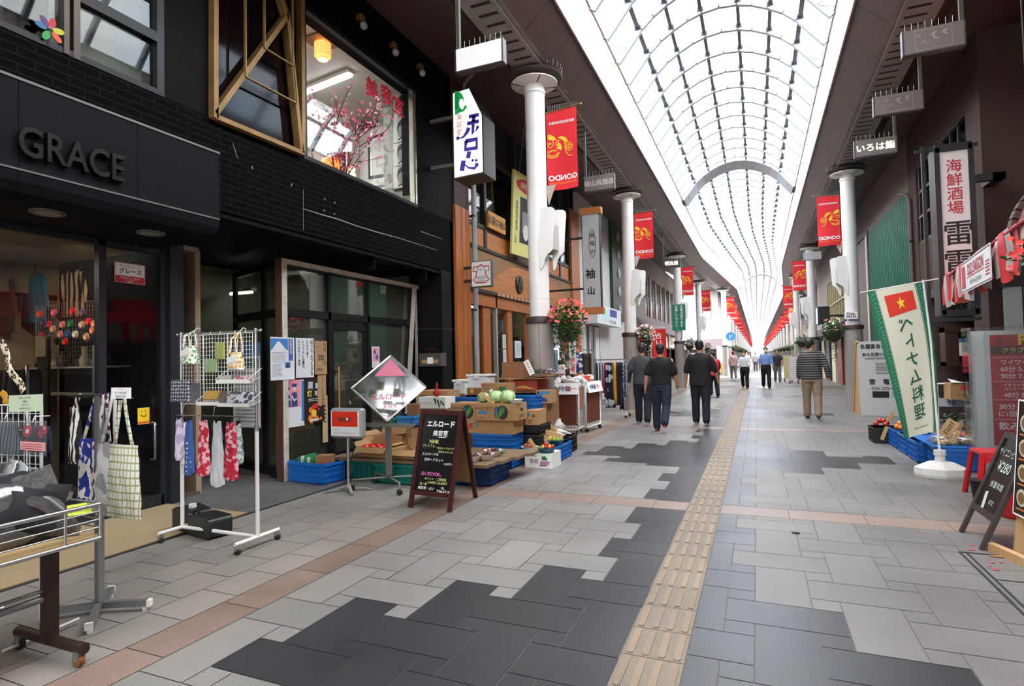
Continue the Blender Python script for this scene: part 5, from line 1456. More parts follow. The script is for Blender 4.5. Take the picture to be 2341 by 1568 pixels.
# --- white wire panel with baskets behind the wagon
pz0,pz1=at(60,1130,y=1.9).z,at(60,925,y=1.9).z
fr=Frame((-3.86,1.86,0),(.995,.10,0),(0,0,1))
xR=at(101,1000,y=1.9).x+3.86
t=thing('wire_rack','white wire grid stand with bagged cloths and a wire basket at the left edge','rack',(-3.9,1.9,0))
m=MB();grid(m,fr,xR-.62,xR,pz0-.1,pz1,.045);m.build('wire_grid',[M_wire],t)
m=MB();m.tube([fr.p(xR,pz1),fr.p(xR,.03)],.008,6);m.tube([fr.p(xR-.62,pz1),fr.p(xR-.62,.03)],.008,6)
m.tube([fr.p(xR,.03,-.2),fr.p(xR,.03,.18)],.008,6);m.tube([fr.p(xR-.62,.03,-.2),fr.p(xR-.62,.03,.18)],.008,6);m.build('stand_leg',[M_wire],t)
bz=at(60,1128,y=1.75).z
m=MB();bf=fr.off(0,0,.02)
for z in (bz,bz+.05,bz+.10):m.tube([bf.p(xR-.40,z,0),bf.p(xR+.0,z,0),bf.p(xR+.04*(z>bz),z,.16),bf.p(xR-.44,z,.16)],.003,5,closed=True)
for i in range(9):m.tube([bf.p(xR-.4+.05*i,bz+.10,.16),bf.p(xR-.4+.05*i,bz,.15),bf.p(xR-.4+.05*i,bz,0),bf.p(xR-.4+.05*i,bz+.1,0)],.002,4)
m.build('wire_basket',[M_wire],t)
rr=random.Random(4)
for i in range(5):
 c=bf.p(xR-.35+.08*i,bz+.06+.02*(i%2),.07)
 tt=thing('bagged_mask',['leftmost','second','middle','fourth','rightmost'][i]+' of the white cloths in glossy bags in the wire basket','goods',c,group='glossy bags in the wire basket')
 m=MB();f2=Frame(c,(1,rr.uniform(-.4,.4),rr.uniform(-.3,.3)),(rr.uniform(-.3,.3),.4,.9));m.sheet(lambda u,v:f2.p((u-.5)*.13,(v-.5)*.15,.012*mnoise.noise(V((u*4,v*4,i)))),8,8);m.build('folded_goods',[mat('white cloth','#dfe4e6',.6) if i != 2 else M_blk],tt,solid=.006)
 m=MB();m.sheet(lambda u,v:f2.p((u-.5)*.15,(v-.5)*.17,.012+.015*mnoise.noise(V((u*4,v*4,i)))),8,8);m.build('plastic_bag',[M_plastic],tt)
for i,(u0,v0,u1,v1,ms,lab) in enumerate(((0,965,42,1040,pattern('grey stripes','stripes','#2d3440','#777f88',(13,1,1)),'grey striped cloth in a clear bag hung on the wire grid at left'),(55,972,115,1035,pattern('navy red dots','flowers','#1a2238','#b22a3e',14,'#eee0e0',thr=.45),'navy cloth with red flowers in a bag with a pink card'))):
 a_,c_=at(u0,v0,y=1.80),at(u1,v1,y=1.80)
 tt=thing('bagged_cloth',lab,'goods',((a_.x+c_.x)/2,1.80,a_.z))
 f2=X_((a_.x,1.80,c_.z));W_,H_=c_.x-a_.x,a_.z-c_.z
 m=MB();m.sheet(lambda u,v:f2.p(u*W_,v*H_,.008*math.sin(4*u+3*v)),6,6);m.build('cloth',ms,tt,solid=.006)
 m=MB();m.rect(f2,-.008,W_+.008,-.015,H_+.03,.02);m.build('plastic_bag',[M_plastic],tt)
 m=MB();m.tube([f2.p(W_/2,H_+.02,.02),f2.p(W_/2,H_+.05,.01),f2.p(W_/2,H_+.045,-.06)],.003,5);m.build('hook',[M_wire],tt)
 if i==1:
  m=MB();m.rect(f2,.01,W_+.0,.01,.055,.022);m.slot(1)
  for j in range(3):m.rect(f2,.02,W_-.03,.018+.011*j,.021+.011*j,.0225)
  m.build('pink_card',[mat('pink card','#e8a0a4',.7),mat('card ink','#8a3a48',.7)],tt)
a_,c_=at(20,902,y=1.84),at(97,942,y=1.84)
t=thing('notice_card','pale green handwritten card on top of the white wire grid','sign',((a_.x+c_.x)/2,1.84,c_.z))
f2=Frame((a_.x,1.84,c_.z-.005),(1,0,.03),(0,0,1));W_,H_=c_.x-a_.x,a_.z-c_.z
m=MB();m.obox(f2,0,W_,0,H_,-.003,0);m.slot(1)
for j,s_ in enumerate(('お外ししますので','お気軽に','スタッフに','お声がけください')):m.text(f2,W_/2,H_*(.82-.21*j),H_*.13,s_,h=.001)
m.build('card',[mat('mint card','#c9d8b8',.7),M_ink],t)
m=MB();m.tube([f2.p(W_/2,0,-.004),f2.p(W_/2,-.05,-.01)],.004,5);m.build('clip',[M_wire],t)
# scarves draped above the grid, at the left edge
for i,(p0,p1,ms,lab) in enumerate((((0,790),(50,905),pattern('floral band','flowers','#e8dcc0','#3a2a20',30,'#d8a820'),'floral strap hanging slantwise at the left edge'),((0,905),(30,935),mat('ochre cloth','#c8902a',.8,var=.2),'ochre cloth tip at the left edge above the wire grid'))):
 a_,c_=at(*p0,y=2.1),at(*p1,y=2.05)
 tt=thing('scarf',lab,'scarf',c_)
 m=MB();d=(c_-a_);m.sheet(lambda u,v:a_+d*v+V((-.02+.05*u,.01*math.sin(9*v),.03*u+.01*math.sin(6*v+2))),4,12);m.build('cloth',ms,tt,solid=.004)
# --- grey X-foot stand with tote bags
cx,cy=-3.66,2.23
zbar=at(232,905,y=cy).z
t=thing('bag_stand','grey steel stand on a flat X foot holding tote bags','stand',(cx,cy,0))
for (ex,ey) in ((-3.40,2.36),(-3.41,2.02),(-3.85,2.42),(-3.85,2.05)):
 d=(V((ex,ey,0))-V((cx,cy,0)))
 m=MB();m.bar((cx,cy,.045),(ex,ey,.045),.035,.035);m.slot(1).bar(V((ex,ey,.045))-d.normalized()*.012,V((ex,ey,.045))+d.normalized()*.006,.038,.038);m.cyl(V((ex,ey,0))-d.normalized()*.03,V((ex,ey,.03))-d.normalized()*.03,.014);m.build('foot_arm',[M_steelg,M_white],t)
m=MB();m.box(cx-.018,cx+.018,cy-.018,cy+.018,.05,zbar);m.build('post',[M_steelg],t)
xl_,xr_=at(165,905,y=cy+.02).x,at(300,905,y=cy+.02).x
m=MB();m.cyl((xl_,cy,zbar),(xr_,cy,zbar),.011,n=8);m.build('hanging_bar',[M_black],t)
TOTE=[(186,905,172,1060,pattern('zigzag cloth','zebra','#101014','#e6e2d6',(7,7,3.2)),'black and white zigzag cloth hanging leftmost on the tote stand'),
  (228,910,206,1150,pattern('blue bold print','patches','#1f2f8a','#e8e4de',26,'#24389e'),'bold blue and white patterned tote bag on the stand'),
  (246,912,236,1170,pattern('plum blossom print','flowers','#e8e2dc','#5a2a50',22,'#3c1a3a',thr=.42),'white tote bag with plum flower print on the stand'),
  (266,912,248,1180,pattern('grey scallop print','flowers','#d6d4d2','#a4a3a2',10),'pale grey tote bag with scallop print on the stand'),
  (285,912,283,1182,pattern('olive grid print','check','#e9e6da','#a8a878',(34,34,24),thr=.5),'cream tote bag with olive grid print, nearest on the stand')]
for i,(u,v,ub,vb_,ms,lab) in enumerate(TOTE):
 yy=cy+.06-.03*i
 a_=at(u,v,y=yy);bt=at(ub,vb_,y=yy)
 tt=thing('tote_bag',lab,'tote bag',(a_.x,yy,zbar),group='tote bags on the X foot stand')
 H_=zbar-bt.z;mid=zbar-H_*(.40 if i else .18)
 W_=(.13,.25,.25,.25,.31)[i];xc=bt.x
 m=soft_bag(X_((xc,yy,mid)),W_,mid-bt.z,.05,i+2,.80);m.build('bag_body',ms,tt)
 for sx_ in (-.25,.25):
  m=MB();x0=xc+sx_*W_*(1 if i else .3)
  pts=[V((x0,yy,mid-.01)),V((x0*.4+a_.x*.6,yy-.005,mid+(zbar-mid)*.6)),V((a_.x+sx_*.05,yy,zbar+.012))]
  m.sheet(lambda uu,vv:(pts[0]*(1-vv)**2+pts[1]*2*vv*(1-vv)+pts[2]*vv**2)+V(((uu-.5)*.028,-.012*vv,0)),2,8);m.build('strap',ms,tt,solid=.004)
a_,c_=at(254,886,y=cy-.1),at(299,911,y=cy-.1)
t=thing('price_sign','small white price card standing above the tote bags','sign',((a_.x+c_.x)/2,cy-.1,zbar))
f2=X_((a_.x,cy-.1,c_.z));W_,H_=c_.x-a_.x,a_.z-c_.z
m=MB();m.obox(f2,0,W_,0,H_,-.003,0);m.slot(1);m.text(f2,W_/2,H_*.52,H_*.24,'トートバッグ',bold=.012,h=.001);m.text(f2,W_/2,H_*.18,H_*.22,'(税込)¥1,000-',h=.001);m.slot(2).text(f2,W_/2,H_*.86,H_*.12,'meetwear',h=.001)
m.build('card',[M_wht,M_ink,mat('card gold','#a88a2a',.7)],t)
m=MB();m.box(a_.x+.04,a_.x+.055,cy-.10,cy-.005,c_.z-.01,c_.z);m.build('clip',[M_black],t)
# notices on the dress shop door
a_,c_=at(262,597,x=XS+.005),at(332,652,x=XS+.005)
t=thing('door_notice','white and red shop notice stuck on the dress shop door','notice',(XS,(a_.y+c_.y)/2,c_.z))
m=MB();fr=Y_((XS+.004,a_.y,c_.z));W_,H_=c_.y-a_.y,a_.z-c_.z
m.slot(2).obox(fr,0,W_,0,H_,-.004,0);m.slot(0).rect(fr,.008,W_-.008,H_*.36,H_-.008);m.slot(3).rect(fr,.008,W_-.008,.008,H_*.34)
m.slot(1).text(fr,W_/2,H_*.84,H_*.13,'ダンスショップ',h=.002);m.text(fr,W_/2,H_*.60,H_*.25,'グレース',bold=.012,h=.002)
m.slot(0).text(fr,W_/2,H_*.26,H_*.075,'営業時間 平日 10:00-18:30',h=.002);m.text(fr,W_/2,H_*.16,H_*.075,'土・祝 10:00-17:00',h=.002);m.text(fr,W_/2,H_*.07,H_*.07,'日曜定休',h=.002)
m.build('notice',[M_wht,M_ink,mat('notice pink','#d88a92',.6),mat('notice red','#c02636',.6)],t)
a_,c_=at(315,933,x=XS+.005),at(342,968,x=XS+.005)
t=thing('smile_sticker','small yellow smiling face sticker on the dress shop door','sticker',(XS,(a_.y+c_.y)/2,c_.z))
m=MB();fr=Y_((XS+.004,a_.y,c_.z));W_,H_=c_.y-a_.y,a_.z-c_.z
m.obox(fr,0,W_,0,H_,-.003,0);m.slot(1).rect(fr,0,W_,H_*.02,H_*.18);m.slot(2).disc(fr,W_*.35,H_*.78,W_*.05,.002,10);m.disc(fr,W_*.65,H_*.78,W_*.05,.002,10);m.stroke(fr,[(W_*.25,H_*.6),(W_*.38,H_*.48),(W_*.62,H_*.48),(W_*.75,H_*.6)],W_*.07,.002)
m.build('sticker',[mat('smile yellow','#f0c81e',.6),mat('smile orange','#d86a2a',.6),M_ink],t)
# --- goods seen inside the dress shop
M_hang=mat('hanger black','#151314',.5)
def garment(name,label,u0,v0,u1,v1,y,ms,seed,sleeves=True):
 a_,c_=at(u0,v0,y=y),at(u1,v1,y=y)
 w_,h_=c_.x-a_.x,a_.z-c_.z;cx=(a_.x+c_.x)/2
 tt=thing(name,label,'clothing',(cx,y,c_.z))
 f2=X_((cx,y,a_.z));m=MB()
 def body(u,v):
  ww=w_*(.52+.18*min(1,v*3)) if v>.08 else w_*(.38+1.7*v)
  return f2.p((u-.5)*ww,-v*h_-(.06*h_*math.cos((u-.5)*PI)**2 if v<.06 else 0),.03*math.sin(PI*u)+.012*mnoise.noise(V((u*6,v*3,seed))))
 m.sheet(body,14,14)
 if sleeves:
  for s_ in (-1,1):
   m.sheet(lambda u,v:f2.p(s_*(w_*(.26+.16*v)+(u-.5)*w_*.16),-h_*(.06+v*.66),.012+.02*math.sin(PI*u)),5,10)
 m.build('cloth',ms,tt,solid=.005)
 m=MB();m.tube([f2.p(-w_*.2,-.02,-.01),f2.p(0,.03,-.01),f2.p(w_*.2,-.02,-.01)],.007,6);m.tube([f2.p(0,.03,-.01),f2.p(0,.07,-.01),f2.p(.02,.09,-.01),f2.p(.01,.11,-.01)],.003,5);m.build('hanger',[M_hang],tt)
 return tt
g1=garment('blouse','teal long sleeved top on a hanger in the dress shop',40,630,118,735,4.2,[mat('teal cloth','#1a6a80',.7,var=.2,vscale=4)],1)
g2=garment('blouse','black and cream zebra striped top hanging by the warm wall',132,622,208,722,4.4,[pattern('zebra cloth','zebra','#1c1416','#b9a488',(3.2,3.2,.5))],2)
g3=garment('blouse','dark brown dress on a hanger at the left edge of the shop',-30,640,46,760,4.0,[mat('brown cloth','#3a2c28',.8,var=.3,vscale=5)],3)
rp0,rp1=at(-60,614,y=4.3),at(236,582,y=4.5)
t=thing('hanging_rail','thin clothes rail high up in the dress shop window','rail',rp0)
m=MB();m.tube([rp0,rp1],.006,6);m.tube([rp1,rp1+V((0,.22,0))],.006,6);m.build('rail',[M_steelg],t)
# grid of corsages
a_,c_=at(80,700,y=4.05),at(236,800,y=4.05)
t=thing('corsage_grid','wire grid hung with fabric corsages in the dress shop','rack',((a_.x+c_.x)/2,4.05,c_.z))
m=MB();grid(m,X_((a_.x,4.06,c_.z-.25)),0,c_.x-a_.x,0,a_.z-c_.z+.25,.05,.002,.004);m.build('wire_grid',[M_steelg],t)
rr=random.Random(31)
CC=[('orange','#e2562a'),('pink','#e06a92'),('black','#16120f'),('red','#d8262e'),('purple','#5a4a6e'),('rose','#d97a88'),('green','#1f7a40'),('cream','#cbb09a'),('salmon','#e08a70'),('blue','#22569a'),('white','#d8d2c8'),('violet','#4a2a6e'),('crimson','#a81a36'),('peach','#d8a48a')]
SP=[(90,718,0),(122,715,1),(133,722,2),(165,711,3),(188,715,4),(97,736,11),(112,741,3),(142,742,5),(160,740,6),(186,742,7),(201,735,3),(214,740,8),(120,752,13),(94,767,12),(137,764,5),(154,762,9),(171,764,10),(148,781,3),(210,755,8),(196,770,13),(128,780,2),(143,778,6)]
for i,(u,v,ci) in enumerate(SP):
 c=at(u,v,y=4.0-.02*(i%3))
 tt=thing('corsage',CC[ci][0]+' fabric corsage, '+ordn(i)+' on the wire grid counted from its upper left','corsage',c,group='fabric corsages on the wire grid')
 m=MB()
 for k in range(3):
  n=9
  for j in range(n):
   a=2*PI*j/n+k*.4;r_=.036+.006*k
   d=V((math.cos(a),-.35+.3*k,math.sin(a)));e=V((-math.sin(a),0,math.cos(a)))*.016
   m.add([c,c+d*r_*.7+e,c+d*r_,c+d*r_*.7-e],[(0,1,2,3)],False)
 m.build('petal_ruffle',[mat('corsage '+CC[ci][0],CC[ci][1],.8)],tt)
# dark stands and shelves deeper in the shop
t=thing('accessory_shelf','grey shelf with dark accessories and a small card in the dress shop','shelf',(-7.2,4.2,0))
a_,c_=at(85,840,y=4.1),at(258,832,y=4.1)
m=MB();m.box(a_.x,c_.x,3.95,4.3,a_.z-.02,a_.z);m.box(a_.x,c_.x,3.95,4.3,a_.z-.32,a_.z-.30);m.box(a_.x,a_.x+.03,3.95,4.3,0,a_.z);m.build('shelf_board',[mat('shelf grey','#8f8f8c',.5)],t)
pp=at(218,800,y=3.95)
m=MB();m.box(pp.x-.02,pp.x+.02,3.93,3.97,0,pp.z+.05);m.build('slotted_post',[mat('slotted post','#8a8c8e',.4,metal=.5)],t)
rr=random.Random(8)
for i in range(10):
 x=a_.x+(c_.x-a_.x)*(i+.5)/10;h_=rr.uniform(.08,.22)
 tt=tag(MB().lathe((x,4.1,a_.z),[(.05,0),(.06,h_*.3),(.03,h_*.7),(.04,h_)],10).build('accessory',mat('accessory %d'%(i%4),('#1a1c26','#2a2226','#8a8478','#3a2a36')[i%4],.4)),ordn(i)+' dark accessory from the left on the dress shop shelf','accessory','accessories on the dress shop shelf')
t=thing('garment_rack','dark rail of black clothes low in the dress shop window','rack',(-6.9,3.2,0))
m=MB();m.tube([(-7.4,3.3,0),(-7.4,3.3,1.5),(-6.5,3.3,1.5),(-6.5,3.3,0)],.015,8);m.build('rail',[M_chrome],t)
for i in range(9):
 x=-7.35+.1*i
 tt=thing('black_garment',ordn(i)+' dark garment from the left on the low dress shop rail','clothing',(x,3.3,.6),group='dark garments on the low dress shop rail')
 m=MB();m.sheet(lambda u,v:V((x+.02*math.sin(5*v+i),3.3+(u-.5)*(.24+.2*v),1.46-.95*v)),6,8);m.build('cloth',[mat('dark cloth %d'%(i%4),('#141218','#1d1c22','#16241c','#2a1418')[i%4],.8)],tt,solid=.03)
mr=thing('shop_mirror','small bright mirror standing in the dress shop','mirror',(-7.6,3.6,.8))
a_,c_=at(80,770,y=3.75),at(104,815,y=3.75)
m=MB();m.box(a_.x,c_.x,3.75,3.77,c_.z,a_.z);m.build('glass',[mat('mirror','#dfe3e0',.05,metal=1)],mr)
m=MB();m.box(a_.x,c_.x,3.77,3.80,0,a_.z);m.build('stand',[M_black],mr)
# --- white wheeled rack with wire grid panels
ry=3.48
xR_,xL_=at(587,1000,y=ry).x,at(416,1000,y=ry).x
zt2,zm=at(585,750,y=ry).z,at(590,978,y=ry).z
t=thing('garment_rack','white wheeled rack with wire panels carrying bags and drawstring pouches','rack',((xL_+xR_)/2,ry,0))
for x in (xL_,xR_):
 m=MB();m.cyl((x,ry,.075),(x,ry,zm),.016,n=10);m.build('lower_post',[M_whitetube],t)
 m=MB();m.cyl((x,ry,zm),(x,ry,zt2),.012,n=10);m.cyl((x,ry,zm-.02),(x,ry,zm+.02),.02,n=10);m.build('upper_post',[M_chrome],t)
 m=MB();m.cyl((x,ry-.22,.08),(x,ry+.22,.08),.016,n=10);m.build('foot_bar',[M_whitetube],t)
 for yy in (ry-.2,ry+.2):
  m=MB();caster(m,x+.005,yy,r=.026);m.slot(1).box(x-.012,x+.016,yy-.02,yy+.02,.03,.068);m.build('caster',[M_rubber,M_chrome],t)
m=MB();m.cyl((xL_,ry,.08),(xR_,ry,.08),.015,n=10);m.build('stretcher',[M_whitetube],t)
m=MB();m.cyl((xL_-.04,ry,zt2-.02),(xR_+.04,ry,zt2-.02),.010,n=8);m.ball((xR_+.05,ry,zt2-.02),.014,8,6);m.ball((xL_-.05,ry,zt2-.02),.014,8,6);m.build('top_rail',[M_chrome],t)
gz0,gz1=at(585,925,y=ry).z,at(585,760,y=ry).z
fr=X_((xL_+.01,ry-.02,0));Wd=xR_-xL_-.02
for i in range(3):
 m=MB();grid(m,fr,Wd*i/3+.004,Wd*(i+1)/3-.004,gz0,gz1,.035,.0022,.004)
 m.tube([fr.p(Wd*(i+.3)/3,gz1),fr.p(Wd*(i+.3)/3,zt2-.01)],.003,5);m.tube([fr.p(Wd*(i+.7)/3,gz1),fr.p(Wd*(i+.7)/3,zt2-.01)],.003,5)
 m.build('wire_grid',[M_wire],t)
for (u0,u1,v) in ((460,508,922),(508,580,925),(505,580,872)):
 a_,c_=at(u0,v,y=ry-.1),at(u1,v,y=ry-.1);z=a_.z
 m=MB();m.box(a_.x,c_.x,ry-.15,ry-.148,z-.012,z+.018);m.slot(1)
 for k in range(9):x=a_.x+(c_.x-a_.x)*k/8;m.tube([(x,ry-.15,z-.01),(x,ry-.03,z+.03)],.002,4)
 m.tube([(a_.x,ry-.15,z+.02),(a_.x,ry-.02,z+.10)],.003,5);m.tube([(c_.x,ry-.15,z+.02),(c_.x,ry-.02,z+.10)],.003,5);m.build('wire_tray',[M_tag,M_wire],t)
# goods on the rack
def flat_goods(label,u0,v0,u1,v1,y,ms,tilt=.5,group='packets in the rack trays'):
 a_,c_=at(u0,v0,y=y),at(u1,v1,y=y);w_,h_=c_.x-a_.x,a_.z-c_.z
 tt=thing('wrapped_cloth',label,'goods',((a_.x+c_.x)/2,y,c_.z),group=group)
 f2=Frame((a_.x,y-tilt*h_,c_.z),(1,0,0),(0,tilt,1));m=MB();m.obox(f2,0,w_,0,h_*1.05,-.01,.004);m.build('folded_cloth',ms,tt)
 m=MB();m.rect(f2,-.006,w_+.006,-.004,h_*1.1,.008);m.build('plastic_bag',[M_plastic],tt)
flat_goods('mustard packet in the left tray of the white rack',472,892,506,912,ry-.1,[mat('mustard cloth','#dca52a',.8,var=.15)])
flat_goods('brown packet beside the mustard one in the rack tray',506,893,522,915,ry-.1,[mat('brown packet','#7a5a40',.8)])
flat_goods('plum and white packet in the right tray of the white rack',518,894,546,920,ry-.1,[pattern('plum white','blotch','#ded6d0','#4a3038',22)])
flat_goods('navy and white packet at the right end of the rack tray',546,895,578,922,ry-.1,[pattern('navy white','flowers','#e8e8e6','#1a2444',20)])
flat_goods('cream pouch in the upper tray of the white rack',502,858,530,872,ry-.1,[mat('cream cloth','#ddd5c0',.8)])
flat_goods('pink packet in the upper tray of the white rack',538,860,572,872,ry-.1,[pattern('pink packet','blotch','#e8d8da','#c86a7a',22)])
flat_goods('navy cloth with white daisies hung at the left of the rack',393,872,432,918,ry-.12,[pattern('daisy cloth','dots','#1a2550','#e8e8ea',34,thr=.36)],.05,'cloths hung on the white rack')
flat_goods('dark grey printed cloth hung beside the daisy cloth',436,878,456,920,ry-.1,[pattern('grey print','dots','#4a4850','#77757c',60)],.05,'cloths hung on the white rack')
flat_goods('green note card pinned in the middle of the wire panels',469,822,495,851,ry-.05,[mat('note green','#b5cf9a',.7)],0,'notes on the rack')
flat_goods('lime packet hung high in the middle wire panel',492,785,512,820,ry-.05,[mat('lime packet','#c5c86a',.7)],0,'notes on the rack')
def hung_bag(label,u,v0,vtop,w_,h_,ms,seed):
 y=ry-.10;a_=at(u,v0,y=y);zt_=at(u,vtop,y=y).z
 tt=thing('handbag',label,'bag',(a_.x,y,a_.z-h_))
 m=soft_bag(X_((a_.x,y,a_.z)),w_,h_,.13,seed,.72,.02);m.build('bag_body',ms,tt)
 for o in (-.03,.03):
  m=MB();P=[V((a_.x-w_*.22,y+o,a_.z-.01)),V((a_.x-.02,y+o,(a_.z+zt_)/2+.02)),V((a_.x,y+.04,zt_)),V((a_.x+.025,y+o,(a_.z+zt_)/2+.02)),V((a_.x+w_*.22,y+o,a_.z-.01))]
  m.tube(P,[.014,.012,.010,.012,.014],6,flat=.35);m.build('handle',ms,tt)
 m=MB();f2=Frame((a_.x-.0,y-.075,a_.z-.09),(1,-.05,.15),(0,0,1));m.rect(f2,-.02,.09,0,.05,0);m.build('paper_tag',[M_tag],tt,solid=.002)
 m=MB();m.tube([(a_.x,y+.04,zt_),(a_.x,y+.07,zt_+.03),(a_.x,ry,zt_+.02)],.004,5);m.build('hook',[M_wire],tt)
hung_bag('white cloth bag with green leaf print on the upper left of the rack',434,790,757,.185,.155,[pattern('leaf print','flowers','#e6e6da','#5a9a50',40,'#3a7a3a',thr=.4)],2)
hung_bag('yellow and white brick print bag on the upper right of the rack',540,805,757,.155,.14,[pattern('yellow brick print','check','#d9a83a','#eee8da',(60,60,28),thr=.8)],5)
POU=[(410,955,1045,.07,pattern('lilac print','blotch','#b9a4d0','#d8cce4',16),'lilac pouch, leftmost on the white rack'),
       (425,960,1075,.06,pattern('cream print','blotch','#e4ddd4','#b9a8a0',18),'cream sprig pouch behind the blue one on the rack'),
       (433,960,1078,.09,pattern('blue star print','dots','#3a5a9a','#dfe6f0',26,thr=.22),'blue starred drawstring pouch on the white rack'),
       (465,960,1080,.11,pattern('red maple print','patches','#c8203a','#f0b8c0',34,'#d83a50'),'red and pink patterned pouch left of the white one'),
       (497,962,1105,.11,pattern('white dot print','dots','#d4d8dc','#8a96a8',50,thr=.2),'white dotted drawstring pouch with a blue cord'),
       (528,965,1090,.12,pattern('red maple print','patches','#c8203a','#f0b8c0',34),'red and white patterned pouch right of the white one'),
       (545,968,1055,.07,pattern('pale sprig print','flowers','#dcdcd6','#8aa0a0',30),'pale sprig pouch, rightmost on the white rack')]
zr=at(480,955,y=ry-.04).z
for i,(u,v0,v1,w_,ms,lab) in enumerate(POU):
 y=ry-.04-.012*(i%3);a_,c_=at(u,v0,y=y),at(u,v1,y=y)
 tt=thing('drawstring_pouch',lab,'pouch',(a_.x,y,c_.z),group='pouches clipped under the wire panels')
 m=soft_bag(X_((a_.x,y,a_.z)),w_*1.5,a_.z-c_.z,.06,i+11,.55,.014,.03);m.build('cloth',ms,tt)
 m=MB();m.box(a_.x-.012,a_.x+.012,y-.012,y+.012,a_.z-.015,a_.z+.02);m.tube([(a_.x,y,a_.z+.015),(a_.x,ry-.02,a_.z+.04)],.003,5);m.build('clip',[M_black],tt)
m=MB();m.tube([(xL_+.0,ry-.045,zr+.015),(xR_-.08,ry-.045,zr+.02)],.004,6)
for x in (xL_+.06,(xL_+xR_)/2,xR_-.12):m.tube([(x,ry-.045,zr+.015),(x,ry-.03,zr+.09),(x+.015,ry-.02,gz0+.01)],.003,5)
m.build('pouch_rail',[M_chrome],bpy.data.objects['garment_rack.001'])
# --- black water tank
q=at(428,1235,z=0)
t=thing('water_weight','black plastic water weight tank with a white cap on the rack foot','tank',(q.x,q.y,0))
A0,A1=at(382,1215,z=0.0),at(478,1238,z=0.0);A0.y+=.05
d=(A1-A0).normalized();fr=Frame(V((A0.x,A0.y,.006)),d,(0,0,1));L=(A1-A0).length
m=MB();pf=[(0,.03),(.03,0),(L-.03,0),(L,.04),(L,.15),(L-.03,.175),(L*.55,.175),(L*.48,.15),(L*.42,.185),(L*.1,.205),(.0,.18)]
m.prism(fr,pf,-.2,0.0);m.build('tank_body',[mat('tank black','#1c1e20',.4,var=.15)],t,bevel=.02,seg=3)
m=MB();m.lathe(fr.p(L*.25,.195,-.1),[(.033,0),(.033,.03),(0,.03)],16);m.build('cap',[M_white],t)
m=MB();m.tube([fr.p(L*.40,.17,-.06),fr.p(L*.47,.195,-.06),fr.p(L*.56,.18,-.06)],.012,6);m.build('grip',[mat('tank black')],t)
# ================================================================ POSTERS ON THE RESTAURANT FRONT
def poster(label,u0,v0,u1,v1,x,mats,fn,name='poster',cat='poster',group=None,plane='x',y=None,th=.003):
 if plane=='x':
  a_,c_=at(u0,v0,x=x),at(u1,v1,x=x);fr=Y_((x,a_.y,c_.z));W_=c_.y-a_.y
 else:
  a_,c_=at(u0,v0,y=y),at(u1,v1,y=y);fr=X_((a_.x,y,c_.z));W_=c_.x-a_.x
 H_=a_.z-c_.z
 t=thing(name,label,cat,fr.p(W_/2,0),group)
 m=MB();m.obox(fr,0,W_,0,H_,-th,0);fn(m,fr,W_,H_);m.build('sheet',mats,t)
 return t
def lines(m,fr,x0,x1,y0,y1,n,hh=.4,rag=.2,seed=1,h=.0012):
 rr=random.Random(seed);st=(y1-y0)/n
 for i in range(n):m.rect(fr,x0,x1-(x1-x0)*rr.uniform(0,rag),y1-st*(i+.5)-st*hh/2,y1-st*(i+.5)+st*hh/2,h)
P_paper=mat('poster paper','#d3d5d6',.7);P_ink=mat('poster ink','#26262a',.7);P_blue=mat('poster blue','#3a76b0',.7);P_grey=mat('poster grey','#8d8f94',.7);P_pink=mat('poster pink','#d88a9c',.7)
P_blk=mat('poster black','#15100f',.6);P_red=mat('poster red','#c22a20',.7);P_orange=mat('poster orange','#d8761e',.7);P_tan=mat('brown paper','#a5835c',.8,var=.1);P_vio=mat('poster violet','#4a4f94',.7);P_skin=mat('poster skin','#e0c0b0',.7);P_navy=mat('poster navy','#24406e',.7)
xp=XR+.012
def f_fuji(m,fr,W,H):
 m.slot(1).rect(fr,0,W*.72,H*.70,H*.97);m.slot(0).poly(fr,[(W*.05,H*.70),(W*.28,H*.90),(W*.36,H*.90),(W*.66,H*.70)],.002);m.slot(2).rect(fr,W*.74,W*.93,H*.45,H*.97)
 m.slot(3);lines(m,fr,W*.06,W*.68,H*.40,H*.66,9);lines(m,fr,W*.06,W*.50,H*.08,H*.38,10);m.slot(1).rect(fr,W*.58,W*.82,H*.28,H*.42);m.slot(4).rect(fr,W*.64,W*.76,H*.28,H*.38,.002);m.slot(0).text(fr,W*.835,H*.92,W*.11,'長善寺詣',vertical=True,h=.002)
poster('white poster with a snowy mountain photo on the restaurant window',618,770,674,867,xp+.085,[P_paper,P_blue,P_vio,P_grey,P_ink],f_fuji)
def f_brush(m,fr,W,H):
 m.slot(1)
 for i,(s_,z) in enumerate((('ほうちょう50%',.13),('とらさま！',.11),('トラブルには責任',.10),('おいません・当店',.09))):m.text(fr,W*(.87-.235*i),H*.90,W*z*1.25,s_,vertical=True,bold=.02,pitch=1.12)
poster('white handwritten notice with black brush lettering on the restaurant window',676,772,718,862,xp,[P_paper,P_ink],f_brush)
def f_500(m,fr,W,H):
 m.slot(1).text(fr,W*.5,H*.50,H*.17,'500',bold=.02,sx=.75);m.text(fr,W*.28,H*.82,H*.10,'バンク',vertical=False,sx=.5);m.text(fr,W*.80,H*.88,H*.13,'修理',vertical=True);m.text(fr,W*.82,H*.32,H*.12,'円');m.text(fr,W*.4,H*.15,H*.08,'自転車')
poster('brown paper notice reading 500 yen for bicycle repair',719,779,748,855,xp,[P_tan,P_ink],f_500)
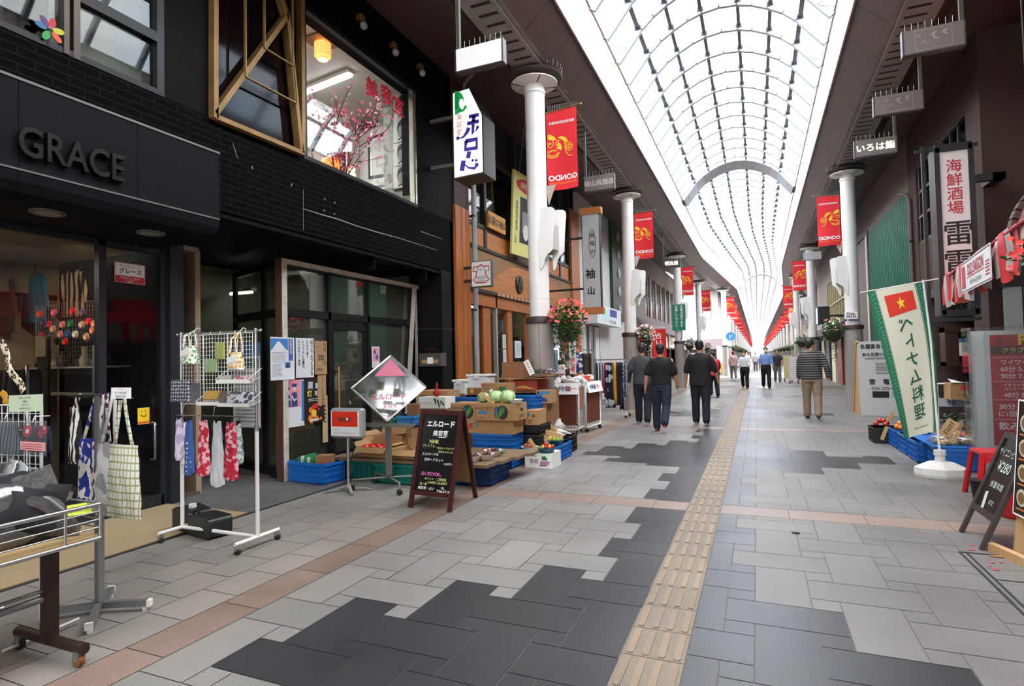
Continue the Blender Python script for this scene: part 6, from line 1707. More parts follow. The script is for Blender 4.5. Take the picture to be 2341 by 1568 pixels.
def f_police(m,fr,W,H):
 m.slot(1).rect(fr,0,W*.84,H*.42,H);m.slot(2).rect(fr,W*.86,W,H*.1,H*.98);m.slot(0).rect(fr,0,W*.84,0,H*.41,.0015)
 for cx_,k in ((.25,1),(.55,1.08)):
  m.slot(3).poly(fr,[(W*(cx_-.14),H*.43),(W*(cx_+.14),H*.43),(W*(cx_+.11),H*(.68*k)),(W*(cx_-.11),H*(.68*k))],.002);m.slot(4).disc(fr,W*cx_,H*(.75*k),W*.075,.0025,14);m.slot(3).rect(fr,W*(cx_-.1),W*(cx_+.1),H*(.79*k),H*(.85*k),.003)
  m.slot(0).stroke(fr,[(W*(cx_-.12),H*.66),(W*(cx_-.02),H*.56),(W*(cx_+.1),H*.6)],W*.05,.003)
 m.slot(1);lines(m,fr,W*.06,W*.8,H*.05,H*.38,9,.3)
poster('pink recruitment poster with two figures in blue uniform caps',643,870,697,972,xp,[P_paper,P_pink,P_blue,P_navy,P_skin],f_police)
def f_izakaya(m,fr,W,H):
 m.slot(1).text(fr,W*.30,H*.85,H*.15,'居',bold=.03);m.text(fr,W*.68,H*.83,H*.12,'酒場',bold=.03,sx=.7);m.slot(2).text(fr,W*.26,H*.66,H*.14,'灯',bold=.03);m.slot(1).text(fr,W*.66,H*.66,H*.11,'宵酒',bold=.02,sx=.8)
 m.slot(1);lines(m,fr,W*.2,W*.85,H*.48,H*.56,2,.35)
 rr=random.Random(3)
 for i in range(14):m.slot(rr.choice((3,4))).disc(fr,W*rr.uniform(.1,.9),H*rr.uniform(.05,.42),W*rr.uniform(.05,.12),.0015+.0002*i,8)
 m.slot(2).disc(fr,W*.45,H*.22,W*.13,.006,14);m.slot(1).rect(fr,W*.25,W*.7,H*.05,H*.09,.006)
poster('black tavern poster with white characters and glowing lantern lights',695,866,742,963,xp+.004,[P_blk,P_paper,mat('poster yellow','#e0b82a',.7),P_orange,P_red],f_izakaya)
def f_tan(m,fr,W,H):
 m.slot(1);m.text(fr,W*.6,H*.86,W*.5,'1.2はり',vertical=True,sx=.5,pitch=1.0)
poster('narrow brown paper slip hanging beside the tavern poster',726,858,746,924,xp+.009,[P_tan,P_ink],f_tan)
poster('pale wooden name strip low beside the restaurant door',737,905,750,1010,xp+.002,[mat('pale wood strip','#b59a78',.7),P_ink],lambda m,fr,W,H:lines(m.slot(1),fr,W*.3,W*.7,H*.4,H*.9,6))
def f_small(m,fr,W,H):
 m.slot(1).rect(fr,W*.1,W*.9,H*.3,H*.95);m.slot(2).disc(fr,W*.35,H*.75,W*.18,.002,10);m.disc(fr,W*.65,H*.5,W*.2,.002,10);m.slot(1);lines(m,fr,W*.1,W*.6,H*.05,H*.25,4)
poster('small pink and violet flyer on the pane right of the restaurant door',850,792,868,840,xp,[P_paper,P_pink,P_vio],f_small)
def f_blue(m,fr,W,H):
 m.slot(1).rect(fr,0,W,H*.84,H);m.slot(2).rect(fr,W*.05,W*.95,H*.70,H*.82);m.slot(3);lines(m,fr,W*.1,W*.9,H*.05,H*.66,14)
poster('tall faded news poster on the angled corner pane behind the white rack',532,785,596,978,None,[P_paper,P_blue,mat('poster teal','#2a6a72',.7),P_grey],f_blue,plane='y',y=5.60)
# ================================================================ GREENGROCER'S STALL
M_cblue=mat('crate blue','#1668b8',.45,var=.1,vscale=4)
M_cdblue=mat('crate navy','#123a78',.45,var=.1)
M_cteal=mat('crate teal','#0d6a5c',.45,var=.1)
M_cblk=mat('crate black','#17191c',.5)
M_card=mat('cardboard','#a57f55',.85,var=.08,vscale=6)
M_cardd=mat('cardboard dark','#8a5f3e',.85,var=.08,vscale=6)
M_cardin=mat('cardboard inside','#8a6a46',.9)
M_foam=mat('white foam','#deded8',.7)
def crate(label,x0,x1,y0,y1,z0,h,m_,group='plastic crates of the greengrocer',full=False,rz=0.0):
 cx_,cy_=(x0+x1)/2,(y0+y1)/2;w_,d_=(x1-x0)/2,(y1-y0)/2
 t=thing('plastic_crate',label,'crate',(cx_,cy_,z0),group)
 M=T(cx_,cy_,z0) @ RZ(rz);m=MB(M);e=.012
 for a,b,c,d in ((-w_+e,w_-e,-d_+e,-d_+e+.006),(-w_+e,w_-e,d_-e-.006,d_-e),(-w_+e,-w_+e+.006,-d_+e,d_-e),(w_-e-.006,w_-e,-d_+e,d_-e)):m.box(a,b,c,d,.0,h)
 m.box(-w_+e,w_-e,-d_+e,d_-e,0,.008)
 n=max(3,int(w_*2/.07))
 for i in range(n+1):
  x=-w_+e+(2*w_-2*e)*i/n
  for s_ in (-1,1):m.box(x-.004,x+.004,s_*(d_-e/2)-.006,s_*(d_-e/2)+.006,.01,h-.04)
 n=max(3,int(d_*2/.07))
 for i in range(n+1):
  y=-d_+e+(2*d_-2*e)*i/n
  for s_ in (-1,1):m.box(s_*(w_-e/2)-.006,s_*(w_-e/2)+.006,y-.004,y+.004,.01,h-.04)
 for z in (.02,h*.35,h*.65):
  for s_ in (-1,1):m.box(-w_,w_,s_*(d_-e/2)-.006,s_*(d_-e/2)+.006,z,z+.012);m.box(s_*(w_-e/2)-.006,s_*(w_-e/2)+.006,-d_,d_,z,z+.012)
 m.build('crate_wall',m_,t)
 m=MB(M)
 for a,b,c,d in ((-w_-.004,w_+.004,-d_-.004,-d_+.018),(-w_-.004,w_+.004,d_-.018,d_+.004),(-w_-.004,-w_+.018,-d_,d_),(w_-.018,w_+.004,-d_,d_)):m.box(a,b,c,d,h-.035,h)
 m.build('crate_rim',m_,t)
 return t
def carton(label,x0,x1,y0,y1,z0,z1,m_=None,rz=0.0,open_=False,art=None,side=None,mats=(),group='cartons of the greengrocer',holes=False):
 cx_,cy_=(x0+x1)/2,(y0+y1)/2;w_,d_=(x1-x0)/2,(y1-y0)/2;h=z1-z0
 t=thing('carton',label,'box',(cx_,cy_,z0),group)
 M=T(cx_,cy_,z0) @ RZ(rz);m=MB(M);m_=m_ or M_card
 if open_:
  for a,b,c,d in ((-w_,w_,-d_,-d_+.006),(-w_,w_,d_-.006,d_),(-w_,-w_+.006,-d_,d_),(w_-.006,w_,-d_,d_)):m.box(a,b,c,d,0,h)
  m.box(-w_,w_,-d_,d_,0,.006)
 else:
  m.box(-w_,w_,-d_,d_,0,h);m.slot(1).box(-w_,w_,-.004,.004,h-.001,h+.001);m.slot(0)
 if holes:
  m.slot(2)
  for hx in (-.6,0,.55):m.disc(X_(M @ V((hx*w_,-d_,h*.55))) if not rz else Frame(M @ V((hx*w_,-d_,h*.55)),M.to_3x3() @ V((1,0,0)),(0,0,1)),0,0,.016,.002,10,.022)
  m.slot(0)
 m.build('carton_body',[m_,M_cardin,M_wht],t)
 if open_:
  f=MB(M);f.bar((-w_,-d_,h),(w_,-d_,h),.004,.004)
  f.add([(-w_,-d_,h),(w_,-d_,h),(w_*.96,-d_-.07,h-.06),(-w_*.96,-d_-.07,h-.06)],[(0,1,2,3)]);f.add([(w_,-d_,h),(w_,d_,h),(w_+.09,d_*.9,h+.03),(w_+.09,-d_*.9,h+.03)],[(0,1,2,3)]);f.add([(-w_,-d_,h),(-w_,d_,h),(-w_-.07,d_*.9,h+.05),(-w_-.07,-d_*.9,h+.05)],[(0,1,2,3)]);f.add([(-w_,d_,h),(w_,d_,h),(w_*.95,d_+.03,h+.1),(-w_*.95,d_+.03,h+.1)],[(0,1,2,3)])
  f.build('flap',[m_],t,solid=.004)
 if art:
  a=MB();art(a,Frame(M @ V((-w_,-d_,0)),M.to_3x3() @ V((1,0,0)),(0,0,1)),2*w_,h)
  if side:side(a,Frame(M @ V((w_,-d_,0)),M.to_3x3() @ V((0,1,0)),(0,0,1)),2*d_,h)
  a.build('printing',list(mats),t)
 return t
def zof(v,u,y):return at(u,v,y=y).z
def boxpx(label,u0,v0,u1,v1,y,dep,z0=None,**k):
 a_,c_=at(u0,v0,y=y),at(u1,v1,y=y)
 return carton(label,a_.x,c_.x,y,y+dep,c_.z if z0 is None else z0,a_.z,**k)
def bowl(label,c,r,h,m_,group='bowls of produce'):
 t=thing('bowl',label,'bowl',c,group)
 m=MB();m.lathe(c,[(r*.5,0),(r*.62,.004),(r*.92,h*.8),(r,h),(r*.97,h),(r*.88,h*.8),(r*.5,.01),(0,.008)],22);m.build('dish',m_,t)
 return t
M_dish=mat('white dish','#dddbd5',.35)
def produce(name,label,c,r,m_,cat='vegetable',group=None,wob=.12,seed=0,stem=None,rot=None):
 t=thing(name,label,cat,c,group)
 m=MB();m.ball(c,r,12,8,wob=wob,seed=seed,rot=rot);m.build('flesh',m_,t)
 rz_=r if isinstance(r,(int,float)) else r[2]
 if stem:
  m=MB();m.cyl((c[0],c[1],c[2]+rz_*.9),(c[0]+.003,c[1],c[2]+rz_*1.12),.004,n=5);m.build('stem',stem,t)
 return t
def wood_card(label,u0,v0,u1,v1,y,wd,txt=None,y2=None,wh=False):
 a_,c_=at(u0,v0,y=y if y2 is None else y2),at(u1,v1,y=y)
 d=(c_-a_);L=d.length
 t=thing('price_card',label,'price card',c_,group='price cards among the produce')
 fr=Frame(a_,d,V((0,-1,0)).cross(d)) if False else Frame(a_,d,d.cross(V((0,1,0.0))))
 if fr.n.y>0:fr=Frame(a_,d,-fr.y)
 m=MB();m.obox(fr,0,L,-wd/2,wd/2,-.004,0);m.slot(1)
 rr=random.Random(int(u0+v0))
 for i in range(5):x=L*(.15+.16*i);m.stroke(fr,[(x,-wd*.2),(x+wd*.1,wd*.22),(x+wd*.22,-wd*rr.uniform(-.2,.2))],wd*.09,.0015)
 m.build('card',[M_wht if wh else mat('card wood','#d0ac76',.7),mat('brush ink','#5a4030',.8)],t)
 return t
M_stem=mat('stem green','#4a7a2a',.6)
# crates and bench
crate('blue crate of papers and carton scraps nearest the peeling post',-5.42,-4.80,5.52,5.88,0,.25,M_cblue,rz=-.12)
for i in range(5):
 x=-5.30+.05*i
 t=thing('folder',ordn(i)+' of the paper folders standing in the blue crate','folder',(x,5.68,.02),group='paper folders in the blue crate')
 m=MB();m.box(x,x+.02,5.58,5.78,.02,.30+.015*(i%3));m.build('cover',[mat('folder %d'%(i%2),('#2a7a4a','#d8d4c4')[i%2],.7)],t)
carton('torn brown carton scrap lying in the blue crate of papers',-5.05,-4.86,5.60,5.76,.06,.33,M_cardd,rz=.4,group='carton scraps')
crate('first teal crate under the stall bench, left',-4.92,-4.36,5.92,6.34,0,.24,M_cteal)
crate('second teal crate under the stall bench, behind the diamond sign stand',-4.32,-3.72,5.80,6.25,0,.24,M_cteal)
crate('navy crate under the right end of the stall bench',-3.56,-2.86,6.02,6.55,0,.245,M_cdblue)
crate('blue crate carrying the bench behind the chalkboard',-3.60,-3.05,6.60,6.98,0,.245,M_cblue)
t=thing('stall_bench','worn plank bench laid over crates for bowls and boxes of vegetables','bench',(-3.9,6.4,.25))
for i in range(4):
 y=5.80+.30*i
 m=MB();m.box(-4.98+.03*(i%2),-2.80+.06*i,y,y+.285,.25,.285);m.build('plank',[wood('old plank','#5f4c3a','#82694f',3,.7,'X')],t)
BZ=.286
def tomato_art(a,fr,w_,h_):a.text(fr,w_*.62,h_*.45,h_*.42,'トマト');a.slot(1);a.disc(fr,w_*.2,h_*.5,h_*.2,.002)
carton('open carton of red tomatoes on the stall bench',-4.62,-4.17,5.86,6.18,BZ,BZ+.13,open_=True,art=tomato_art,mats=[mat('carton print brown','#6a3c22',.8),mat('carton print red','#b0382a',.8)])
carton('open carton of onions printed with brown characters on the bench',-4.08,-3.66,5.84,6.16,BZ,BZ+.12,open_=True,art=lambda a,fr,w_,h_:(a.text(fr,w_*.36,h_*.5,h_*.42,'ジャスト'),a.slot(1).rect(fr,w_*.7,w_*.9,h_*.2,h_*.8)),mats=[mat('carton print brown'),mat('carton print blue','#2a5a8a',.8)])
carton('open empty carton with green leaves at the back of the bench',-4.96,-4.55,6.45,6.85,BZ,BZ+.17,open_=True)
M_tom=mat('tomato red','#d8241c',.25)
k=0
for i in range(4):
 for j in range(2):
  produce('tomato',['front','back'][j]+' row tomato, '+ordn(i)+' from the left in the open carton',(-4.55+.105*i,5.95+.11*j,BZ+.10),.048,M_tom,group='tomatoes in the open carton',seed=i+9*j,stem=M_stem);k+=1
M_oni=mat('onion skin','#c4824a',.4,var=.2,vscale=14)
for i,(x,y,z) in enumerate(((-3.98,5.95,.06),(-3.86,6.0,.06),(-3.76,5.94,.06),(-3.70,6.06,.10),(-3.60,5.95,.05),(-3.58,6.08,.06))):produce('onion',ordn(i)+' brown onion from the left on the bench',(x,y,BZ+z),(.05,.05,.046),M_oni,group='onions on the bench',seed=i,stem=mat('onion tip','#a07a4a',.7))
c=(-3.92,6.32,BZ);bowl('wide white bowl of yellow peppers behind the diamond sign',c,.20,.10,M_dish)
M_pepy=mat('pepper yellow','#e0b42a',.3)
for i in range(4):produce('pepper',ordn(i)+' yellow pepper in the wide white bowl',(c[0]-.10+.07*i,c[1]-.04+.06*(i%2),BZ+.10),(.05,.045,.05),M_pepy,group='yellow peppers in the wide bowl',seed=i,stem=M_stem)
wood_card('long wooden price stick leaning on the wide white bowl',848,1005,863,1028,6.2,.03)
M_cuc=mat('cucumber green','#3f6b36',.4,var=.3,vscale=20)
for i in range(5):
 c=at(1092+9*i,1042-2*i,y=6.35);d=V((.10,.05,.012))
 t=thing('cucumber',ordn(i)+' dark green cucumber at the right end of the bench','vegetable',(c.x,c.y,BZ),group='cucumbers at the bench end')
 m=MB();p0=V((c.x,c.y+.02*i,BZ+.026+.01*(i%2)));m.tube([p0-d,p0-d*.5,p0,p0+d*.5,p0+d],[.008,.018,.02,.018,.008],8);m.build('flesh',M_cuc,t)
for i,(u,v,r,y) in enumerate(((1082,1068,.10,5.98),(1110,1055,.11,6.12),(1128,1045,.12,6.40))):
 q=at(u,v,y=y);c=(q.x,y,BZ)
 bowl(['nearest','middle','farthest'][i]+' white bowl of small fruit at the right end of the bench',c,r,.075,M_dish)
 for j in range(7):
  a=j*2.4;rr_=r*.7*math.sqrt(j/7)
  produce('plum',ordn(j)+' small dark fruit in the '+['nearest','middle','farthest'][i]+' bench end bowl',(c[0]+rr_*math.cos(a),c[1]+rr_*math.sin(a),BZ+.072),.022,mat('plum %d'%(j%3),('#5a1f28','#a0584a','#3a1a22')[j%3],.35),'fruit','small fruit in the bench end bowls',seed=j)
for i in range(3):
 q=(-3.50+.09*i,5.92+.05*(i%2),BZ+.05)
 t=thing('bagged_vegetables',ordn(i)+' clear bag of small potatoes by the onions','goods',(q[0],q[1],BZ),group='clear bags by the onions')
 m=MB();[m.ball((q[0]+.03*math.cos(a),q[1]+.03*math.sin(a),BZ+.03),.028,8,6,wob=.2,seed=a) for a in (0,2,4)];m.build('flesh',[mat('potato','#8a7a66',.7)],t)
 m=MB();m.ball((q[0],q[1],BZ+.05),(.07,.07,.05),10,7,wob=.5,seed=i);m.build('plastic_bag',M_plastic,t)
# stacks of crates and cartons
M_pg,M_pb,M_pk=mat('print green','#2f6a3a',.8),mat('print blue','#2a7ab0',.8),mat('print black','#2a2622',.8)
def cabbage_art(a,fr,w_,h_):
 a.text(fr,w_*.22,h_*.72,h_*.2,'ぐんまつまごい',bold=.015,sx=.82 if w_>.5 else .6)
 a.slot(1).rect(fr,w_*.05,w_*.28,h_*.38,h_*.55);a.slot(0);lines(a,fr,w_*.05,w_*.24,h_*.1,h_*.2,2)
 a.slot(0).disc(fr,w_*.66,h_*.48,h_*.36,.001,22,h_*.42);a.disc(fr,w_*.86,h_*.45,h_*.02)
 a.slot(2).poly(fr,[(w_*.50+h_*.55*x,h_*(.12+.76*y)) for x,y in ((.1,0),(.5,.1),(.95,.45),(1,.75),(.8,1),(.4,.75),(.15,.4))],.0018)
 a.slot(0).poly(fr,[(w_*.49+h_*.55*x,h_*(.12+.76*y)) for x,y in ((.03,0),(.1,.4),(.3,.85),(.1,1),(-.15,.6),(-.1,.2))],.0018)
 a.slot(1).poly(fr,[(w_*.495+h_*.5*x,h_*(.16+.7*y)) for x,y in ((.03,.1),(.1,.4),(.25,.8),(.1,.9),(-.1,.55),(-.06,.25))],.0026)
 a.slot(3)
 for q in (.25,.5,.75):a.stroke(fr,[(w_*.53+h_*.1,h_*.2),(w_*.52+h_*.55*q,h_*(.2+.5*q)),(w_*.54+h_*.5*min(.95,q+.2),h_*.75)],.004,.003)
def card_side(a,fr,w_,h_):a.slot(0).disc(fr,w_*.5,h_*.62,w_*.12,.002,14,h_*.1);lines(a,fr,w_*.2,w_*.8,h_*.1,h_*.35,3)
CM=[M_pk,M_pb,M_pg,mat('leaf line','#7ab070',.8)]
y1=7.06
xL1,xR1=-3.62,at(1170,1073,y=y1).x
zA,zB=zof(1035,1170,y1),zof(993,1170,y1)
crate('lower blue crate of the front stack',xL1,xR1,y1,y1+.40,0,zA,M_cblue)
crate('upper blue crate of the front stack',xL1,xR1+.01,y1,y1+.40,zA,zB-zA,M_cblue)
zC=zof(960,1100,y1);zD=zof(922,1100,y1)
xa1,xb1=at(1093,975,y=y1).x,at(1194,975,y=y1).x
carton('plain carton with three punched holes on the upper blue crate',xa1,xa1+.52,y1,y1+.36,zB,zC,holes=True,group='cartons of the greengrocer')
carton('carton with red and blue print left of the plain carton',xa1-.36,xa1-.01,y1+.02,y1+.36,zB,zC-.005,art=lambda a,fr,w_,h_:(a.text(fr,w_*.68,h_*.55,h_*.4,'喜',bold=.02),a.slot(1).stroke(fr,[(w_*.8,h_*.8),(w_*.95,h_*.6),(w_*.85,h_*.4)],.02)),mats=[P_red,M_pb])
carton('cabbage carton with leaf picture on top of the front stack',xa1-.005,xa1+.58,y1-.03,y1+.35,zC,zD,art=cabbage_art,side=card_side,mats=CM)
carton('cabbage carton with leaf picture at left of the front stack',xa1-.44,xa1-.03,y1+.04,y1+.38,zC-.004,zD-.005,art=cabbage_art,mats=CM)
M_cab=mat('cabbage','#9ab87a',.5,var=.25,vscale=9)
for i,(u,v,r) in enumerate(((1105,915,.085),(1135,910,.10),(1160,910,.105))):
 y=y1+.12;q=at(u,v,y=y);c=V((q.x,y,zD+r*.82))
 t=thing('cabbage',['left dark','middle','right'][i]+' round cabbage on the front carton stack','vegetable',(c.x,c.y,zD),group='cabbages on the front stack')
 m=MB();m.ball(c,(r,r,r*.85),18,12,wob=.10,seed=i);m.build('head',[M_cab if i else mat('cabbage dark','#55803c',.5,var=.3)],t)
 for j in range(4):
  m=MB();a0=j*1.6+i
  m.sheet(lambda u_,v_:c+V((math.cos(a0+(u_-.5)*1.3)*math.sin(.35+v_*1.9),math.sin(a0+(u_-.5)*1.3)*math.sin(.35+v_*1.9),.84*math.cos(.35+v_*1.9)))*(r*(1.04+.03*math.sin(9*u_+j))),8,8);m.build('outer_leaf',[mat('cabbage leaf','#a8c48a',.5,var=.2,vscale=9)],t)
q=at(1174,912,y=y1+.02);bowl('white bowl beside the cabbages on the front stack',(q.x+.01,y1+.06,zD),.105,.055,M_dish)
wood_card('wooden price card leaning against the cabbages',1098,899,1130,921,y1+.03,.05)
wood_card('small white price card behind the cabbages',1122,890,1130,912,y1+.2,.05,wh=True)
# second row
y2=7.75
def crt(label,u0,v0,u1,v1,y,dep,m_):a_,c_=at(u0,v0,y=y),at(u1,v1,y=y);return crate(label,a_.x,c_.x,y,y+dep,c_.z,a_.z-c_.z,m_)
zq=zof(945,1200,y2)
boxpx('carton with round blue marks right of the plain carton',1200,938,1230,972,y1+.42,.35,art=lambda a,fr,w_,h_:(a.slot(1).disc(fr,w_*.3,h_*.7,w_*.1),a.slot(0).rect(fr,w_*.55,w_*.75,h_*.55,h_*.7),lines(a,fr,w_*.2,w_*.6,h_*.1,h_*.4,3)),mats=[M_pk,M_pb])
crt('empty blue crate behind the cabbages',1135,902,1226,941,y2,.42,M_cblue)
crt('empty blue crate behind the left cabbage carton',1021,907,1097,925,y2,.42,M_cblue)
boxpx('stack of hidden cartons under the empty blue crates',1025,925,1196,1010,y2+.02,.35,z0=0,m_=M_cardd)
crt('upper black crate of the dark stack',1196,972,1232,992,y1+.44,.5,M_cblk);crt('lower black crate of the dark stack',1196,993,1232,1062,y1+.44,.5,M_cblk)
boxpx('carton with a blue castle print right of the empty blue crate',1225,892,1258,922,y2+.25,.30,art=lambda a,fr,w_,h_:(a.slot(0).rect(fr,w_*.3,w_*.95,h_*.72,h_*.92),a.slot(1).poly(fr,[(w_*.38,h_*.12),(w_*.82,h_*.12),(w_*.74,h_*.42),(w_*.6,h_*.38),(w_*.56,h_*.55),(w_*.5,h_*.4),(w_*.42,h_*.44)]),a.slot(2).rect(fr,w_*.08,w_*.24,h_*.7,h_*.9)),mats=[M_pb,P_navy,M_pk])
boxpx('dull carton below the blue castle carton',1226,922,1252,1000,y2+.27,.28,z0=0,m_=M_cardd)
# left low stack behind the chalkboard
y3=7.2
boxpx('long carton lying behind the white foam box',955,893,1022,914,y3+.35,.4,art=lambda a,fr,w_,h_:a.text(fr,w_*.4,h_*.4,h_*.3,'長野の高原野菜'),mats=[M_pk])
a_,c_=at(957,908,y=y3),at(990,934,y=y3)
t=carton('white foam box with red handwriting and a black sketch',a_.x,at(1018,934,y=y3).x,y3,y3+.30,c_.z,a_.z,M_foam,art=lambda a,fr,w_,h_:(a.text(fr,w_*.27,h_*.48,h_*.22,'探していますか？',sx=.7),a.slot(1).stroke(fr,[(w_*.6,h_*.9),(w_*.66,h_*.4),(w_*.72,h_*.8),(w_*.78,h_*.1),(w_*.85,h_*.7),(w_*.95,h_*.3)],.03)),mats=[P_red,P_ink])
boxpx('stacked cartons supporting the white foam box',935,934,1020,1012,y3+.01,.5,z0=0,m_=M_cardd)
boxpx('dark carton with a hand hole behind the diamond sign',930,924,956,962,y3-.06,.3,m_=M_cardd);boxpx('black crate pile left of the foam box',933,962,953,1045,y3-.05,.28,z0=0,m_=M_cblk)
q=at(999,915,y=y3+.12);q.z=a_.z
t=thing('onion_net','red net bag of onions standing on the white foam box','net bag',q)
m=MB();m.ball((q.x,q.y,q.z+.055),(.06,.06,.055),12,8,wob=.2,seed=2);m.lathe((q.x,q.y,q.z+.10),[(.03,0),(.012,.03),(.02,.07),(.006,.12)],8);m.build('net',[pattern('red net','chequer','#b81e1e','#6a1512',120)],t)
crt('light blue tub behind the diamond sign stand',906,950,944,976,6.95,.3,mat('tub blue','#3a8ac8',.45));boxpx('carton stack under the light blue tub',905,976,942,1050,6.96,.28,z0=0);boxpx('tall carton with a green lining behind the diamond sign',880,958,906,1050,7.0,.3,z0=0,m_=M_cteal)
# top of the heap
y4=8.25
zt4=zof(858,1200,y4)
t=thing('flat_cartons','sagging stack of flattened cartons laid over the boxes','cardboard',at(1200,866,y=y4))
a_,c_=at(1128,866,y=y4),at(1264,860,y=y4)
for i in range(4):
 m=MB();z=a_.z-.02+.012*i;m.sheet(lambda u,v:V((a_.x+.05*i+(c_.x-a_.x-.03*i)*u,y4-.12+.55*v+.04*(i%2),z+.035*u+.01*math.sin(6*u+i))),8,2);m.build('flat_carton',[(M_card,M_cardd)[i%2]],t,solid=.008)
boxpx('big brown carton with stamped holes on top of the heap',1147,828,1198,860,y4,.40,z0=zof(862,1170,y4),m_=M_cardd,holes=True)
boxpx('red fruit carton with gold swirls under the flattened cartons',1167,870,1228,892,y4-.03,.5,m_=mat('carton red','#a8402e',.7),art=lambda a,fr,w_,h_:(a.slot(0).disc(fr,w_*.12,h_*.65,h_*.2),a.slot(1).stroke(fr,[(w_*.1,h_*.25),(w_*.5,h_*.35),(w_*.95,h_*.1)],[.01,.04,.01]),a.slot(0).text(fr,w_*.5,h_*.75,h_*.18,'Finest Fruits')),mats=[P_red,mat('gold print','#d8a84a',.6)])
boxpx('grape carton with a green bunch print on the heap',1100,876,1165,903,y4-.32,.3,art=lambda a,fr,w_,h_:(a.text(fr,w_*.35,h_*.5,h_*.24,'マスカット'),a.text(fr,w_*.3,h_*.8,h_*.2,'シャイン'),[a.slot(1).disc(fr,w_*(.65+.05*(i%5)),h_*(.25+.13*(i // 5)),h_*.075,.0012+.0002*i,9) for i in range(20)],a.slot(2).rect(fr,w_*.03,w_*.1,h_*.7,h_*.9)),mats=[M_pk,M_pg,P_red])
boxpx('hidden carton pile under the grape carton',1102,903,1165,1000,y4-.30,.3,z0=0,m_=M_cardd);boxpx('hidden carton pile under the red fruit carton',1168,892,1256,1000,y4-.01,.5,z0=0,m_=M_cardd);boxpx('carton pile under the white lidded boxes',1032,905,1100,990,y4-.02,.35,z0=0,m_=M_cardd)
boxpx('small brown carton with a yellow sticker under the white lidded boxes',1063,888,1100,905,y4-.05,.3,m_=M_cardd,art=lambda a,fr,w_,h_:a.rect(fr,w_*.35,w_*.52,h_*.4,h_*.95),mats=[mat('sticker yellow','#e8b420',.6)])
for i,(u0,v0,u1,v1,dy) in enumerate(((1034,868,1066,900,-.1),(1066,856,1116,888,-.02))):
 a_,c_=at(u0,v0,y=y4+dy),at(u1,v1,y=y4+dy);z0_=c_.z if i else zof(905,1050,y4)
 t=thing('storage_tub',['small white lidded tub at left on the heap','larger white lidded tub on the heap'][i],'tub',((a_.x+c_.x)/2,y4,z0_))
 m=MB();m.box(a_.x+.015,c_.x-.015,y4+dy,y4+dy+.3,z0_,a_.z-.035);m.build('tub_body',[M_foam],t,bevel=.015)
 m=MB();m.box(a_.x-.005,c_.x+.005,y4+dy-.015,y4+dy+.32,a_.z-.035,a_.z);m.build('lid',[M_foam],t,bevel=.008)
 m=MB();m.box((a_.x+c_.x)/2-.04,(a_.x+c_.x)/2+.04,y4+dy-.022,y4+dy,a_.z-.07,a_.z-.02);m.build('latch',[M_foam],t)
boxpx('low carton pile beneath the small white tub',1030,900,1064,990,y4-.12,.1,z0=0,m_=M_cardd)
wood_card('tall white price card by the flowers on the heap',1202,824,1217,856,y4-.05,.09,wh=True)
q0,q1=at(1208,858,y=y4),at(1264,850,y=y4)
for i,(f,lab,cols) in enumerate(((.28,'green leafy herb bunch on the flattened cartons',('#5a6a3a','#7a8a50')),(.75,'purple and white flower bunch at the end of the flattened cartons',('#6a2a52','#cfc6c4')))):
 c=q0.lerp(q1,f);c.z=zt4+.0
 t=thing('flower_bunch',lab,'plant',c)
 m=leaf_cluster(160,(c.x,y4+.08,c.z+.045),(.15,.12,.05),40+i,(.015,.03));m.m=[(j // 1)%2 if i else 0 for j in range(len(m.f))];m.build('foliage',[mat('herb %d'%i,cols[0],.7,var=.3),mat('herb2 %d'%i,cols[1],.7)],t)
# front right: grape box, citrus, radishes
a_=V((-2.98,7.27,0));zg=zof(1036,1225,7.25)
def grape_art(a,fr,w_,h_):
 a.slot(0).text(fr,w_*.33,h_*.45,h_*.3,'葡萄',pitch=1.5);a.slot(1).text(fr,w_*.22,h_*.8,h_*.12,'信州そら葡萄')
 for i in range(17):a.slot(0).disc(fr,w_*(.60+.055*(i%6)-.02*(i // 6)),h_*(.42-.12*(i // 6)),h_*.055,.0012+.0001*i,9)
 for i in range(7):a.slot(1).disc(fr,w_*(.66+.04*(i%4)),h_*(.62+.12*(i // 4)),h_*.09,.002+.0002*i,7)
carton('white grape box with purple characters on the pavement',at(1200,1060,y=7.25).x,at(1263,1060,y=7.25).x,7.25,7.25+.36,0,zg,M_foam,art=grape_art,mats=[mat('grape purple','#8a2a6a',.7),M_pg])
crate('blue crate beside the white grape box',-2.98,-2.60,7.66,8.34,0,zof(1016,1300,7.9),M_cblue)
crate('black crate behind the citrus bowl',-3.1,-2.68,8.40,8.88,0,.26,M_cblk)
